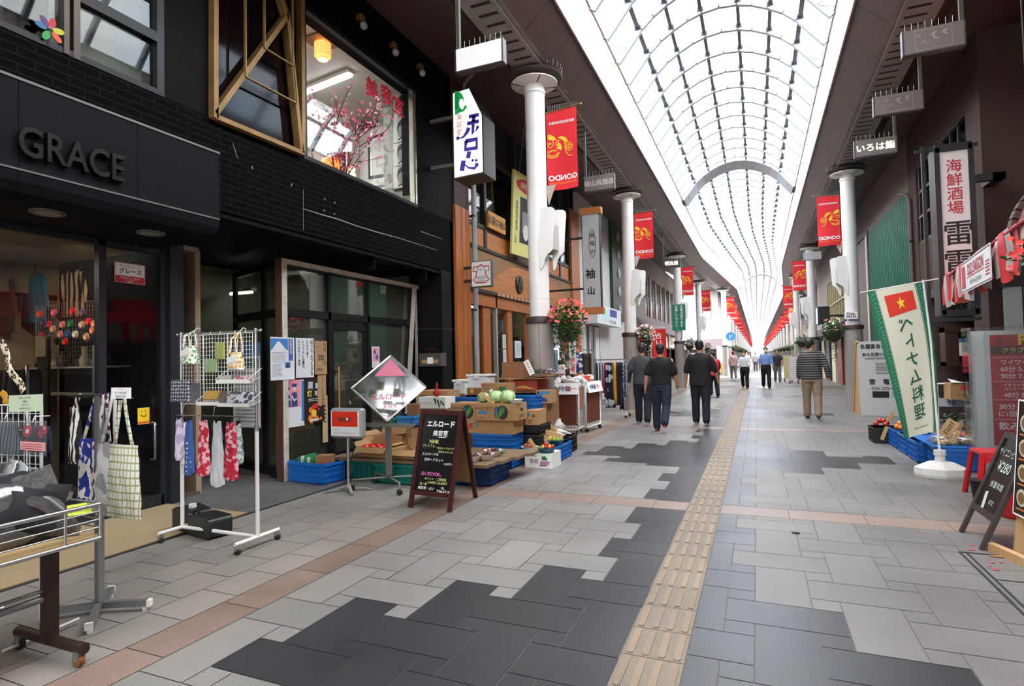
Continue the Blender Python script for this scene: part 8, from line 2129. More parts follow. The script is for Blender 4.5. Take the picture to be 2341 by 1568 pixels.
# red fortune telling banners before the bakery
for i,(u0,v0,u1,v1,s_) in enumerate(((1490,753,1524,822,'占い館'),(1455,770,1474,840,'占い'))):
 y=22.0+1.2*i;a_,c_=at(u0,v0,y=y),at(u1,v1,y=y);tt=thing('banner_flag',['red banner flag with white fortune telling characters','second red banner flag half hidden behind the grey shirt man'][i],'flag',(a_.x,y,0));fr=X_((a_.x,y,c_.z));W,H=c_.x-a_.x,a_.z-c_.z
 m=MB();m.sheet(lambda u,v:fr.p(u*W,v*H-.7*(1-v),.04*math.sin(4*u+3*v)),6,8);m.slot(1).text(fr,W*.5,H*.78,W*.42,s_,vertical=True,bold=.03,h=.06,pitch=1.15);m.slot(1).text(fr,W*.28,H*.05,W*.26,'ストーン',vertical=True,h=.06);m.build('flag_cloth',[mat('flag red','#d8281e',.7),M_wht],tt)
 m=MB();m.cyl((a_.x-.05,y,0),(a_.x-.05,y,a_.z+.12),.018);m.cyl((a_.x-.05,y,a_.z+.06),(c_.x,y,a_.z+.06),.012);m.build('pole',[M_whitetube],tt);m=MB();m.lathe((a_.x-.05,y,0),[(.2,0),(.2,.08),(.05,.12)],16);m.build('base',[M_white],tt)
# ================================================================ RIGHT SIDE: AWNING, STANDS, PRODUCE
# striped awning of the noodle shop
F_=V((2.72,10.9,2.55));N_=V((2.12,6.0,2.55));d=(N_-F_).normalized();L_=(N_-F_).length
t=thing('awning','red and white striped awning with hanging flaps and a shop panel','awning',F_)
fr=Frame(F_,d,(0,0,1))
if fr.n.x>0:inward=fr.n
else:inward=-fr.n
m=MB();m.cyl(F_+V((0,0,.01))-d*.06,N_,.018,n=8);m.build('front_rail',[mat('rail red','#b02a34',.6)],t)
m=MB();m.add([F_,N_,N_+inward*1.5+V((0,0,.75)),F_+inward*1.0+V((0,0,.75))],[(0,1,2,3)]);m.build('canopy_cloth',[mat('awning red','#c8323a',.6)],t,solid=.01)
m=MB();n=26
for i in range(n):
 a,b=L_*i/n,L_*(i+1)/n;dr=.42+.05*math.sin(i*2.3)
 m.slot(i%2);f0=lambda u,v,a=a,b=b,dr=dr,i=i:fr.p(a-.012+(b-a+.024)*u,.035-dr*v-.03*math.sin(PI*u)*(v>.9),.03*math.sin(u*PI+i)*v+.02*math.sin(3*v+i))
 m.sheet(f0,4,6)
m.build('flap',[mat('flap red','#c92a34',.45,spec=.6),mat('flap clear','#a89c98',.3,spec=.6)],t)
m=MB();m.add([F_,F_+inward*.35+V((0,0,.1)),F_+inward*.3+V((0,0,-.38)),F_+V((0,0,-.38))],[(0,1,2,3)]);m.build('end_cloth',[mat('end orange','#d8603a',.6)],t,solid=.008)
pl=2.0;pf_=fr.off(pl,-.40,.07 if fr.n.x<0 else -.07)
if fr.n.x>0:pf_=Frame(fr.p(pl,-.30,-.07),d,(0,0,1));pf_.n=-pf_.n
m=MB();W,H=1.75,.38;r_=.05
rp_=[(r_+(W-2*r_)*(sx_>0)+r_*math.cos(a),r_+(H-2*r_)*(sy_>0)+r_*math.sin(a)) for sx_,sy_,a0 in ((1,1,0),(-1,1,PI/2),(-1,-1,PI),(1,-1,1.5*PI)) for a in [a0+PI/2*k/4 for k in range(5)]]
m.poly(pf_,rp_,0);m.slot(1);m.stroke(pf_,[(W/2+(x-W/2)*.97,H/2+(y-H/2)*.9) for x,y in rp_+rp_[:1]],.010,.003)
m.slot(2).text(pf_,W*.52,H*.66,H*.36,'OLD SAIGON',bold=.02,h=.004,sx=.82);m.slot(1).text(pf_,W*.52,H*.24,H*.17,'Asia Food Systems',h=.004,sx=1.0);m.slot(2).rect(pf_,W*.05,W*.17,H*.15,H*.85,.004);m.rect(pf_,W*.22,W*.80,H*.42,H*.445,.004);[m.rect(pf_,W*.84,W*.95,H*(.2+.09*i),H*(.235+.09*i),.004) for i in range(5)]
m.build('shop_panel',[mat('panel white','#d4d6d8',.35),mat('panel line','#5a4a4a',.6),mat('panel red','#b5303c',.6)],t)
# potted red flowers hung at the awning corner
q=at(2335,590,y=5.6)
t=thing('hanging_flowers','red blossoms and green leaves hanging over the awning at the right edge','plant',q)
lf=leaf_cluster(60,(q.x+.05,5.6,q.z),(.16,.12,.16),77,(.02,.045));lf.build('foliage',[M_leaf],t)
m=MB();rr=random.Random(6);[blossom(m,V((q.x+.05+rr.uniform(-.15,.12),5.52+rr.uniform(-.05,.05),q.z+rr.uniform(-.12,.17))),.025,rr) for i in range(34)];m.build('blossom',[mat('red petal','#d8281e',.6)],t)
m=MB();m.tube([(q.x+.05,5.6,q.z),(q.x+.1,5.65,q.z+.5),(q.x+.1,5.7,6.2)],.006,5);m.build('hanger',[M_black],t)
# flag on a weighted base
y=8.12
pb=at(2147,1035,y=y);ptop=at(2110,640,y=y);pm=at(2137,900,y=y)
t=thing('banner_flag','cream and green flag for a foreign kitchen on a white weighted base','flag',(pb.x,y,0))
m=MB();xc,yc=at(2150,1070,y=y-.05).x,y-.05
m.lathe((xc,yc,0),[(.20,0),(.205,.03),(.20,.10),(.10,.165),(.045,.175),(.04,.24),(.05,.245),(.05,.30),(.03,.305)],8,smooth=False);m.v=[(xc+(a-xc)*1.3,yc+(b-yc)*.95,c) for a,b,c in m.v];m.build('weighted_base',[mat('base white','#d2d0cc',.5,var=.05)],t,bevel=.012)
m=MB();m.tube([(xc,yc,.28),pm,at(2128,780,y=y),ptop],[.014,.013,.012,.011],8);e0=at(1966,669,y=y);e1=at(2145,637,y=y);m.cyl(e0,e1,.007,n=6);m.build('pole',[M_whitetube],t)
TL,TR,BL,BR=at(1982,668,y=y),at(2107,645,y=y),at(2066,1003,y=y),at(2146,985,y=y)
ML,MR=at(2030,850,y=y),at(2138,800,y=y)
class Cloth(Frame):
 def __init__(s):s.n=V((0,-1,0))
 def p(s,a,b,h=0.0):
  v=1-b;q=lambda A,M_,B:A*(2*(v-.5)*(v-1))+M_*(4*v*(1-v))+B*(2*v*(v-.5))
  l,r=q(TL,ML,BL),q(TR,MR,BR)
  return l.lerp(r,a)+s.n*(h+.035*math.sin(3.3*a+2.5*v))
fl=Cloth();m=MB();m.slot(0).sheet(lambda u,v:fl.p(u,v),14,24);R_=lambda k,x0,x1,y0,y1,h:m.slot(k).sheet(lambda u,v:fl.p(x0+(x1-x0)*u,y0+(y1-y0)*v,h),6,20)
R_(1,0,.16,0,1,.003);R_(1,.86,1,0,1,.003);R_(0,.145,.152,0,1,.005);R_(0,.872,.879,0,1,.005);R_(2,.27,.80,.82,.955,.004)
st=[(.535+.085*(1 if i%2==0 else .4)*math.sin(i*PI/5),.888+.046*(1 if i%2==0 else .4)*math.cos(i*PI/5)) for i in range(10)];m.slot(3).poly(fl,st,.006)
for i,ch in enumerate('ベトナム料理'):
 vs,fs,bb=glyph_mesh(ch,0);s_=.098;cy_=.745-.118*i
 for k_,(ox,oy) in enumerate(((-.012,-.012),(.012,.012),(-.012,.012),(.012,-.012))):m.slot(4).add([fl.p(.53-((a+ox)-(bb[0]+bb[1])/2)*s_*3.0,cy_+((b+oy)-.36)*s_*1.12,.005+.0004*k_) for a,b in vs],fs,False)
vs,fs,bb=glyph_mesh('Vietnamese cuisine',0);m.slot(4).add([fl.p(.53-(a-(bb[0]+bb[1])/2)*.052,.045+b*.022,.005) for a,b in vs],fs,False)
for i in range(40):
 for x0 in (.03,.89):b0=.01+.0245*i;m.slot(5).stroke(fl,[(x0+.02,b0),(x0+.05,b0+.012),(x0+.09,b0+.008+.01*math.sin(i))],.006,.006)
m.build('flag_cloth',[mat('flag cream','#d5d4c0',.7),mat('flag green','#0f6a48',.7),mat('flag scarlet','#d8321e',.7),mat('flag star','#e8cf2a',.7),mat('flag letter','#0f5a40',.7),mat('flag leaf','#5a9a7a',.7)],t)
# sandwich board of the tavern
y=15.3;a_,c_=at(1957,780,y=y),at(2060,949,y=y);t=thing('sandwich_board','large white tavern board with plywood sides and printed banquet prices','sign',(a_.x,y,0))
fr=X_((c_.x-.80,y,0));x0=at(1968,949,y=y).x;fr=Frame((x0,y,0),(1,0,0),(0,.10,1));W,H=1.15,a_.z
m=MB();m.obox(fr,0,W,0,H,-.02,0);m.build('front_panel',[mat('board white','#c4c4c2',.5)],t)
m=MB();m.add([(x0,y,0),(x0,y+.9,0),fr.p(0,H),fr.p(0,H,-.05)],[(0,1,2,3)]);m.bar((x0,y+.9,0),fr.p(0,H),.05,.05);m.bar((x0+W,y+.9,0),fr.p(W,H),.05,.05);m.build('plywood_side',[wood('plywood pale','#b58a5a','#c99e6c',3,.6)],t,solid=.015)
m=MB();m.text(fr,W*.36,H*.93,.10,'各種宴会ご予約',bold=.03,h=.003,sx=.9);m.text(fr,W*.33,H*.82,.08,'飲み放題付宴会',bold=.02,h=.003,sx=.9);m.text(fr,W*.34,H*.765,.06,'A4000円B4500円',bold=.01,h=.003);lines(m,fr,W*.3,W*.62,H*.55,H*.71,8,.3,.4,h=.003)
m.text(fr,W*.35,H*.45,.12,'雷　電',bold=.02,h=.003);m.text(fr,W*.42,H*.365,.075,'026-235-15',bold=.01,h=.003);m.rect(fr,W*.22,W*.50,H*.24,H*.325,.003);m.slot(1).rect(fr,W*.56,W*.72,H*.25,H*.32,.003);m.build('lettering',[mat('ink black'),mat('photo blue','#7a9ab0',.6)],t)
# crates of produce
crate('black crate at the far end of the right hand produce row',1.66,2.05,10.7,11.15,0,.24,M_cblk)
for i in range(3):crate(['farthest','middle','nearest'][i]+' blue crate of the right hand produce row along the street',1.86,2.26,10.12-.60*i,10.66-.60*i,0,.27,M_cblue)
crate('wide blue crate end on behind the flag base',1.95,2.62,8.42,8.85,0,.27,M_cblue)
t=thing('crate_lid','blue board covering the crates behind the flag','board',(2.3,9.2,.27));m=MB();m.box(1.93,2.66,8.45,9.75,.272,.285);m.build('board',[M_cblue],t)
rr=random.Random(12)
PR=[('orange','#d8742a','fruit',9,(2.0,10.35),.042,.27),('pepper','#b02a1e','vegetable',5,(1.85,10.95),.04,.25),('tomato','#d8261c','vegetable',9,(2.36,9.25),.04,.30),('potato','#c9a070','vegetable',8,(2.12,8.72),.038,.285),('aubergine','#8a6a3a','vegetable',7,(2.38,8.66),.04,.285),('turnip','#d8d4c4','vegetable',5,(2.10,9.75),.045,.28),('squash','#3a4a2a','vegetable',4,(2.54,8.85),.05,.285)]
for nm,cc,cat,n,(x,y),r,z in PR:
 gcol={'orange':'orange','pepper':'dark red','tomato':'red','potato':'tan','aubergine':'brown','turnip':'white','squash':'dark green'}[nm]
 for j in range(n):
  a=j*2.4;q=.13*math.sqrt(j/n);c=(x+q*math.cos(a),y+q*math.sin(a)*1.3,z+r*.9+(.045 if j<2 else 0))
  produce(nm,ordn(j)+' '+gcol+' '+nm+' of the heap on the right hand crates',c,r,mat('pr '+nm,cc,.4,var=.15,vscale=9),cat,nm+' heap on the right hand crates',seed=j)
 if nm in ('potato','aubergine','tomato','squash'):
  m=MB();m.ball((x,y,z+.05),(.17,.15,.07),12,7,wob=.4,seed=n);tag(m.build('plastic_bag',[M_plastic]),'clear bag stretched over the '+nm+' heap on the right','bag')
for i,(u0,v0,u1,v1,y,wd) in enumerate(((2028,960,2046,942,10.3,.05),(2016,1005,2028,975,10.4,.05),(2158,995,2182,962,8.6,.13),(2176,1012,2192,985,8.45,.05),(2188,985,2200,966,9.4,.05))):wood_card('wooden price card '+['above the oranges','leaning outside the first blue crate','broad, over the tomatoes','leaning before the brown vegetables','behind the tomatoes'][i]+' on the right',u0,v0,u1,v1,y,wd)
for i in range(2):q=at(2158+22*i,935,y=10.2);leaf_cluster(70,(2.42+.2*i,9.9,.42),(.14,.14,.16),90+i,(.03,.07)).build('tmp',[M_leafd]);o=bpy.context.scene.objects[-1];o.name='leafy_greens';tag(o,['left','right'][i]+' bunch of dark leafy greens behind the flag pole','vegetable','leafy greens on the right')
boxpx('brown carton of newspapers hung on the tavern rail',2172,876,2236,914,9.6,.3,art=lambda a,fr,w_,h_:(a.slot(0).disc(fr,w_*.55,h_*.7,w_*.2,.002,14,h_*.16),a.slot(1).text(fr,w_*.5,h_*.3,h_*.2,'りんご')),mats=[P_red,M_pk],group='cartons on the right')
a_,c_=at(2175,866,y=9.6),at(2240,876,y=9.6);m=MB();m.sheet(lambda u,v:V((a_.x+(c_.x-a_.x)*u,9.58+.2*v,c_.z+.01+.05*v*math.sin(2+2.5*u))),8,4);tag(m.build('newspaper',[pattern('newsprint')],solid=.004),'folded newspaper sticking out of the hung brown carton','newspaper')
t=thing('display_rail','white rail and low price board behind the flag pole','rail',(2.5,9.85,0));a_,c_=at(2142,877,y=9.85),at(2245,876,y=9.85)
m=MB();m.cyl((a_.x,9.85,a_.z),(c_.x+.3,9.85,a_.z),.012,n=8);[m.cyl((x,9.85,0),(x,9.85,a_.z),.012,n=8) for x in (a_.x,c_.x+.3)];m.build('rail',[M_white],t)
m=MB();z=at(2180,920,y=9.8).z;fr=X_((a_.x,9.82,z-.06));m.obox(fr,0,.55,0,.12,-.01,0);m.slot(1).text(fr,.15,.06,.08,'+6',h=.002);m.build('price_board',[mat('board grey','#a9a9a6',.6),P_ink],t)
# bicycle behind the produce
t=thing('bicycle','bicycle leaning behind the red club signboard','bicycle',(2.9,9.5,0));A_=V((2.72,9.35,.33));B_=V((3.35,10.2,.33));d=(B_-A_).normalized();nn=V((-d.y,d.x,0))
for c in (A_,B_):
 m=MB();m.tube([c+d*.31*math.cos(a)+V((0,0,.31*math.sin(a))) for a in [2*PI*i/28 for i in range(28)]],.018,6,closed=True);m.slot(1);[m.cyl(c,c+d*.3*math.cos(a)+V((0,0,.3*math.sin(a))),.0015,n=4) for a in [2*PI*i/18 for i in range(18)]];m.build('wheel',[M_rubber,M_chrome],t)
m=MB();s0=A_+d*.45+V((0,0,.42));s1=B_-d*.12+V((0,0,.5));bb_=A_+d*.5-V((0,0,.05));[m.tube(q,.016,6) for q in ((A_,bb_,s1),(A_,s0),(bb_,s0),(s0,s1),(B_,s1,s1+V((0,0,.15))))];m.tube([A_+d*.34*math.cos(a)+V((0,0,.34*math.sin(a))) for a in [.3+2.2*i/10 for i in range(11)]],.022,5);m.build('frame',[mat('bike frame','#2a2c30',.3,metal=.4)],t)
m=MB();m.ball(s0+V((0,0,.08)),(.12,.08,.04),10,6);m.build('saddle',[M_rubber],t);m=MB();m.tube([s1+V((0,0,.15))+nn*x+d*y_ for x,y_ in ((-.28,-.12),(-.1,0),(.1,0),(.28,-.12))],.012,6);m.build('handlebar',[M_chrome],t)
# red club signboard in its acrylic case
y=8.0;t=thing('signboard','red club price signboard in a white case behind clear acrylic','sign',(2.75,y,0));xl2=at(2260,900,y=y).x;zt_,zb_=at(2265,762,y=y).z,.36;W=.85
m=MB();m.box(xl2-.02,xl2+W,y,y+.24,zb_,zt_+.03);m.box(xl2-.02,xl2+.06,y+.02,y+.2,0,zb_);m.box(xl2+W-.08,xl2+W,y+.02,y+.2,0,zb_);m.build('case',[mat('case white','#b9b9b6',.5,var=.1)],t)
m=MB();m.box(xl2-.11,xl2-.02,y+.01,y+.22,.32,zt_+.03);[m.box(xl2-.085,xl2-.075,y+.004,y+.012,.36+.062*i,.375+.062*i) for i in range(20)];m.build('case_side',[mat('case side','#c9cac8',.5)],t)
m=MB();m.box(xl2-.16,xl2+W+.05,y-.06,y-.055,.3,zt_+.07);m.box(xl2-.16,xl2-.155,y-.055,y+.25,.3,zt_+.07);m.box(xl2-.16,xl2+W+.05,y-.055,y+.25,zt_+.065,zt_+.07);m.build('acrylic_cover',[glass('acrylic',(.9,.92,.93),.02)],t)
fr=X_((xl2,y-.001,zb_));H=zt_-zb_
m=MB();m.rect(fr,.03,W,.02,H-.02);m.slot(1).rect(fr,.04,W,H*.815,H*.885,.002);m.slot(2)
for s_,x,z,sz,k in (('おっ',.16,.93,.07,1),('クラブリ',.26,.85,.06,3),('ワイワイコ',.27,.745,.055,2),('60分 5.50',.25,.685,.06,2),('90分 7.70',.25,.625,.06,2),('イチャイチャ',.25,.545,.035,2),('(マンツーマン)',.25,.51,.03,2),('40分 8.80',.27,.46,.06,2),('30分',.16,.36,.065,2),('に1回',.16,.295,.06,2),('飲み',.17,.19,.085,2)):m.slot(1 if k==1 else k).text(fr,x,H*z,sz,s_,bold=.015,h=.004)
m.slot(3).text(fr,.32,H*.94,.11,'P',bold=.04,h=.004);m.slot(2);[m.rect(fr,.04,W,H*z,H*z+.004,.003) for z in (.785,.575,.415,.245)]
m.build('red_panel',[mat('club red','#9a1424',.35),mat('club brown','#33100f',.4),mat('club white','#cfc4c4',.5),mat('club yellow','#d8b83a',.5)],t)
# red plastic stool and buckets
t=thing('stool','red plastic stool with a black pot hanging at its side','stool',(2.1,7.0,0));c=V((2.12,7.05,0));MR_=mat('stool red','#c01a22',.35)
m=MB();m.box(c.x-.17,c.x+.17,c.y-.17,c.y+.17,.43,.46);m.box(c.x-.17,c.x+.17,c.y-.175,c.y-.165,.36,.43);m.build('seat',[MR_],t,bevel=.015)
for sx_ in (-1,1):
 for sy_ in (-1,1):m=MB();m.bar((c.x+sx_*.15,c.y+sy_*.15,.43),(c.x+sx_*.21,c.y+sy_*.21,0),.05,.03);m.build('leg',[MR_],t)
m=MB();m.lathe((1.93,6.82,.0),[(.07,0),(.10,.2),(.11,.21)],16);tag(m.build('plant_pot',[M_black]),'small black pot standing before the red stool','pot')
m=MB();m.lathe((2.02,6.30,0),[(.12,0),(.14,.04),(.15,.30),(.17,.31)],18);tag(m.build('bucket',[MR_]),'bright red bucket behind the leaning chalkboard','bucket')
# leaning chalkboard and food menu board
def f_beer(m,fr,W,H):m.text(fr,W*.5,H*.83,H*.07,'サイゴンビール',bold=.01,h=.002,sx=.8);m.text(fr,W*.5,H*.70,H*.11,'¥280',bold=.01,h=.002);m.text(fr,W*.52,H*.53,H*.06,'休業年間',h=.002);m.text(fr,W*.6,H*.38,H*.05,'のた',h=.002);m.stroke(fr,[(W*.3,H*.45),(W*.38,H*.3)],.05,.0015)
T0_,T1_=V((1.78,5.72,.80)),V((1.78,5.22,.80));aboard('dark leaning chalkboard offering beer for 280 yen',(1.44,5.68,0),(1.44,5.18,0),T0_,T1_,(.52,0,0),[mat('dark oak','#2e2421',.5)],f_beer,[mat('chalk dim','#b5c4b8',.8)],.3)
t=thing('menu_board','black food menu board with white rim on a wooden leg at the right edge','sign',(1.7,4.9,0));fr=Frame((1.61,5.10,.30),(.12,-1,0),(.08,0,1));W,H=.75,.80
m=MB();m.obox(fr,0,W,0,H,-.02,0);m.slot(1);[m.rect(fr,*q,.002) for q in ((0,.012,0,H),(0,W,0,.012),(0,W,H-.012,H))];m.slot(2);[m.disc(fr,.10,.13+.17*i,.06,.003+.0003*i,16) for i in range(4)];m.slot(3);[m.disc(fr,.10,.13+.17*i,.04,.006,12) for i in range(4)];m.slot(4);[m.rect(fr,.04,.2,.045+.17*i,.055+.17*i,.003) for i in range(4)];m.build('menu_panel',[mat('menu black','#1a1210',.4),M_wht,mat('plate','#c9bfa8',.5),mat('food','#7a5a34',.6),P_orange],t)
m=MB();m.bar((1.62,5.08,.0),(1.66,5.08,.34),.045,.045);m.bar((1.50,5.22,.03),(1.72,4.5,.03),.05,.06);m.build('wooden_leg',[wood('raw pine','#b08a5e','#c8a274',3,.6)],t)
# drain slot and fallen petals
m=MB();m.box(1.285,1.30,3.6,5.1,0,.003);m.box(1.325,1.34,3.6,5.1,0,.003);m.box(1.3,2.4,5.085,5.1,0,.003);m.box(1.34,2.4,4.55,4.56,0,.003);struct(m.build('trim_2',[M_ductdark]))
for i,(u,v) in enumerate(((2275,1302),(2220,1256),(2288,1285),(2262,1293),(2270,1285),(2224,1246))):q=at(u,v,z=0.004);tag(MB().ball(q,(.025 if i<2 else .012,.012,.003),8,4).build('fallen_petal',[mat('fallen pink','#d8405a',.6)]),['largest fallen pink petal near the wooden foot','pink petal at the corner of the drain slot'][i] if i<2 else 'tiny fallen pink petal on the paving by the drain','petal','fallen petals by the drain')
q=at(2300,1262,z=.004);tag(MB().ball((1.50,5.05,.006),(.06,.015,.004),8,4).build('fallen_leaf',[mat('dry leaf','#a8743a',.7)]),'dry brown leaf lying beside the wooden foot','leaf');q=at(1820,1218,z=.004);tag(MB().ball(q,(.035,.02,.01),8,4,wob=.5).build('fallen_leaf',[mat('dark leaf','#2a2622',.7)]),'small dark curled leaf on the pale paving right of the tactile strip','leaf')
# ================================================================ PEOPLE
M_skin=mat('skin','#c08a6c',.55,var=.06,vscale=12)
M_hairb=mat('hair black','#14110f',.6,var=.4,vscale=60)
def loft(m,rings,n=20):
 vs=[c+V((a*math.cos(2*PI*j/n),b*math.sin(2*PI*j/n),0)) for c,a,b in rings for j in range(n)]
 k=len(rings);m.add(vs,[(i*n+j,i*n+(j+1)%n,(i+1)*n+(j+1)%n,(i+1)*n+j) for i in range(k-1) for j in range(n)]+[tuple(reversed(range(n))),tuple(range((k-1)*n,k*n))],True)
def limb(m,pts,rs):
 m.tube(pts,rs,12)
 for p,r in zip(pts,rs):m.ball(p,r,12,8)
def fuse(o,vox,it=6):
 d=o.modifiers.new('fuse','REMESH');d.mode='VOXEL';d.voxel_size=vox;d.use_smooth_shade=True
 d=o.modifiers.new('soften','SMOOTH');d.iterations=it;d.factor=.5
def person(label,x,y,rot,H,legs,arms,shirt,trousers,shoe,hair=None,sleeve=.55,hem=.84,cuff=None,mask=False,tuck=False,lean=0.0,glasses=False,head=0.0,cap=None,wide=1.0):
 k=H/1.75;M=T(x,y,0) @ RZ(rot) @ Matrix.Diagonal((k,k,k,1))
 J={};lo=9
 for s,(a,b) in zip((-1,1),legs):
  hp=V((s*.095,0,.92));kn=hp+V((s*.012,.44*math.sin(a),-.44*math.cos(a)));an=kn+V((s*.005,.41*math.sin(a-b),-.41*math.cos(a-b)));J[s]=[hp,kn,an];lo=min(lo,an.z)
 dz=.075-lo;up=V((0,0,dz))
 for s in J:J[s]=[p+up for p in J[s]]
 ln=lambda p:V((p.x,p.y+math.tan(lean)*max(0,p.z-.92-dz),p.z))
 sh={}
 for s,(f,o,e) in zip((-1,1),arms):
  p0=ln(V((s*.185*wide,0,1.40))+up);p1=p0+V((s*.28*math.sin(o),.28*math.sin(f),-.28*math.cos(f)*math.cos(o)));p2=p1+V((s*.24*math.sin(o*.6)*(1 if abs(e)<1 else -.6),.24*math.sin(f+e),-.24*math.cos(f+e)));sh[s]=[p0,p1,p2]
 hc=ln(V((0,.025,1.635))+up);RH=RZ(head).to_3x3()
 m=MB(M)
 loft(m,[(ln(V((0,0,z))+up),a*.92,b*.92) for z,a,b in ((.86,.15,.11),(1.0,.14,.10),(1.25,.165,.11),(1.38,.17,.10),(1.43,.10,.08),(1.47,.06,.06))])
 m.cyl(ln(V((0,0,1.40))+up),hc-V((0,.01,.04)),.056,.052)
 m.ball(hc,(.076,.094,.115),18,14,rot=RH);m.ball(hc+RH @ V((0,.03,-.055)),(.055,.06,.06),12,10);m.ball(hc+RH @ V((0,.10,-.015)),(.014,.02,.024),8,6);m.ball(hc+RH @ V((0,.088,-.065)),(.026,.012,.010),8,6);[m.ball(hc+RH @ V((s*.078,-.005,-.01)),(.012,.022,.032),8,6) for s in (-1,1)]
 for s in (-1,1):
  limb(m,J[s],[.075,.052,.036]);limb(m,sh[s],[.055,.046,.031])
  w_=sh[s][2];d=(sh[s][2]-sh[s][1]).normalized();fw=V((0,1,0))-d*d.y;fw.normalize();sd=d.cross(fw)
  m.ball(w_+d*.05,(.022,.040,.052),10,8);m.tube([w_-d*.02,w_+d*.05],[.026,.028],10,flat=1.2)
  for j,(off,L) in enumerate(((-.030,.070),(-.010,.080),(.010,.076),(.029,.060))):
   b0=w_+d*.085+fw*off;b1=b0+d*L*.5+sd*(-s)*.0;b2=b1+d*L*.35-sd*s*.022;m.tube([b0-d*.02,b0,b1,b2],[.0105,.0105,.0098,.0085],6)
  t0=w_+d*.03+fw*.03;m.tube([t0,t0+fw*.03+d*.028,t0+fw*.032+d*.062],[.0125,.0115,.009],6)
 body=m.build('person',[M_skin]);fuse(body,.0105*k,3)
 tag(body,label,'person')
 m=MB(M)
 loft(m,[(V((0,0,z))+up,a*wide,b) for z,a,b in ((.80,.180,.135),(.90,.186,.140),(1.0,.170,.125),(1.04,.160,.12))])
 for s in (-1,1):
  hp,kn,an=J[s];limb(m,[hp,hp.lerp(kn,.5),kn,kn.lerp(an,.6),an+V((0,-.0,.02))],[.112,.108,.086,.080,.076])
 o=m.build('trousers',[trousers],body);fuse(o,.014*k)
 m=MB(M);hz=1.0 if tuck else hem
 R_=[(hz,.196,.148),(.95,.194,.146),(1.08,.188,.138),(1.25,.206,.142),(1.36,.214,.130),(1.42,.175,.105),(1.455,.10,.08),(1.485,.066,.066)]
 loft(m,[(ln(V((0,0,max(z,hz)))+up),a*wide,b) for z,a,b in R_ if z>=hz-.001 or z==hz])
 for s in (-1,1):
  p0,p1,p2=sh[s]
  if sleeve<=1:limb(m,[p0-V((s*.03,0,0)),p0.lerp(p1,sleeve*.6),p0.lerp(p1,sleeve)],[.074,.076,.078])
  else:limb(m,[p0-V((s*.03,0,0)),p0.lerp(p1,.5),p1,p1.lerp(p2,sleeve-1)],[.074,.070,.064,.054])
 o=m.build('shirt',[shirt],body);fuse(o,.014*k)
 if cuff:
  for s in (-1,1):
   if cuff[1] in (0,s):m=MB(M);m.tube([sh[s][0].lerp(sh[s][1],.8),sh[s][1],sh[s][1].lerp(sh[s][2],.95)],[.047,.046,.034],12);m.build('arm_cover',[cuff[0]],body)
 m=MB(M);m.ball(hc+RH @ V((0,-.020,.028)),(.088,.098,.102),20,14,wob=.10,seed=int(x*9)%17,rot=RH)
 m.ball(hc+RH @ V((0,-.05,-.03)),(.072,.055,.075),14,10,wob=.1,seed=3);m.build('hair',[hair or M_hairb],body)
 for s in (-1,1):
  an=J[s][2];m=MB(M);m.ball(an+V((0,.055,-.04)),(.045,.13,.042),14,8);m.v=[tuple(v) for v in m.v];zf=k*(an.z-.078);m.v=[(a,b,max(c,zf)) for a,b,c in m.v];m.build('shoe',[shoe],body)
  m=MB(M);m.ball(an+V((0,.055,-.066)),(.047,.132,.012),14,6);m.build('sole',[M_white],body.children[-1]) if shoe.name=='shoe pale' else None
 if mask:m=MB(M);m.ball(hc+RH @ V((0,.055,-.05)),(.062,.058,.05),14,8);m.build('face_mask',[M_wht],body)
 for s in (-1,1):m=MB(M);m.ball(hc+RH @ V((s*.032,.086,.012)),(.012,.008,.007),8,6);m.build('eye',[P_ink],body)
 if glasses:
  m=MB(M);[m.tube([hc+RH @ V((s*.034+.024*math.cos(a),.102,.01+.018*math.sin(a))) for a in [2*PI*i/12 for i in range(12)]],.003,5,closed=True) for s in (-1,1)];[m.tube([hc+RH @ V((s*.058,.10,.015)),hc+RH @ V((s*.08,0,.01))],.003,5) for s in (-1,1)];m.build('glasses',[M_black],body)
 if cap:m=MB(M);m.ball(hc+V((0,-.01,.05)),(.095,.108,.085),16,10);m.build('cap',[cap],body)
 if tuck:m=MB(M);loft(m,[(V((0,0,z))+up,.163*wide,.120) for z in (.985,1.02)]);m.build('belt',[M_black],body)
 return body
M_jean=mat('denim navy','#141c30',.85,var=.3,vscale=14);M_jean2=mat('denim dark','#10141f',.85,var=.3,vscale=14);M_blackc=mat('black shirt','#0c0b0c',.85,var=.4,vscale=9)
M_shp=mat('shoe pale','#6a6660',.6);M_shd=mat('shoe dark','#15120f',.4)
person('man in a charcoal T-shirt with one black arm sleeve, walking away beside the clothes rack',-2.30,12.6,.05,1.76,((.18,.05),(-.12,.35)),((-.15,.22,.25),(.15,.12,.3)),mat('charcoal shirt','#39393c',.85,var=.2,vscale=9),M_jean2,M_shp,mat('hair brown','#2a211b',.6,var=.4,vscale=60),.75,.86,(M_blackc,-1),wide=1.05)
person('man in a black T-shirt and navy jeans with red shoes, walking away',-1.74,11.5,-.02,1.70,((.05,.02),(-.28,.45)),((-.1,.28,.25),(.2,.22,.35)),M_blackc,M_jean,mat('shoe red','#a8202a',.5),sleeve=.85,hem=.92,wide=1.06)
person('man in an untucked black shirt with rolled sleeves walking away, rightmost of the three',-1.12,12.75,-.03,1.78,((.10,.05),(-.10,.12)),((-.05,.20,.3),(.1,.30,.35)),mat('black work shirt','#121011',.85,var=.4,vscale=7),M_jean2,M_shp,sleeve=1.12,hem=.80,wide=1.14)
pst=pattern('striped knit','stripes','#17161a','#77746f',6.0,thr=.66,rot=(0,PI/2,0))
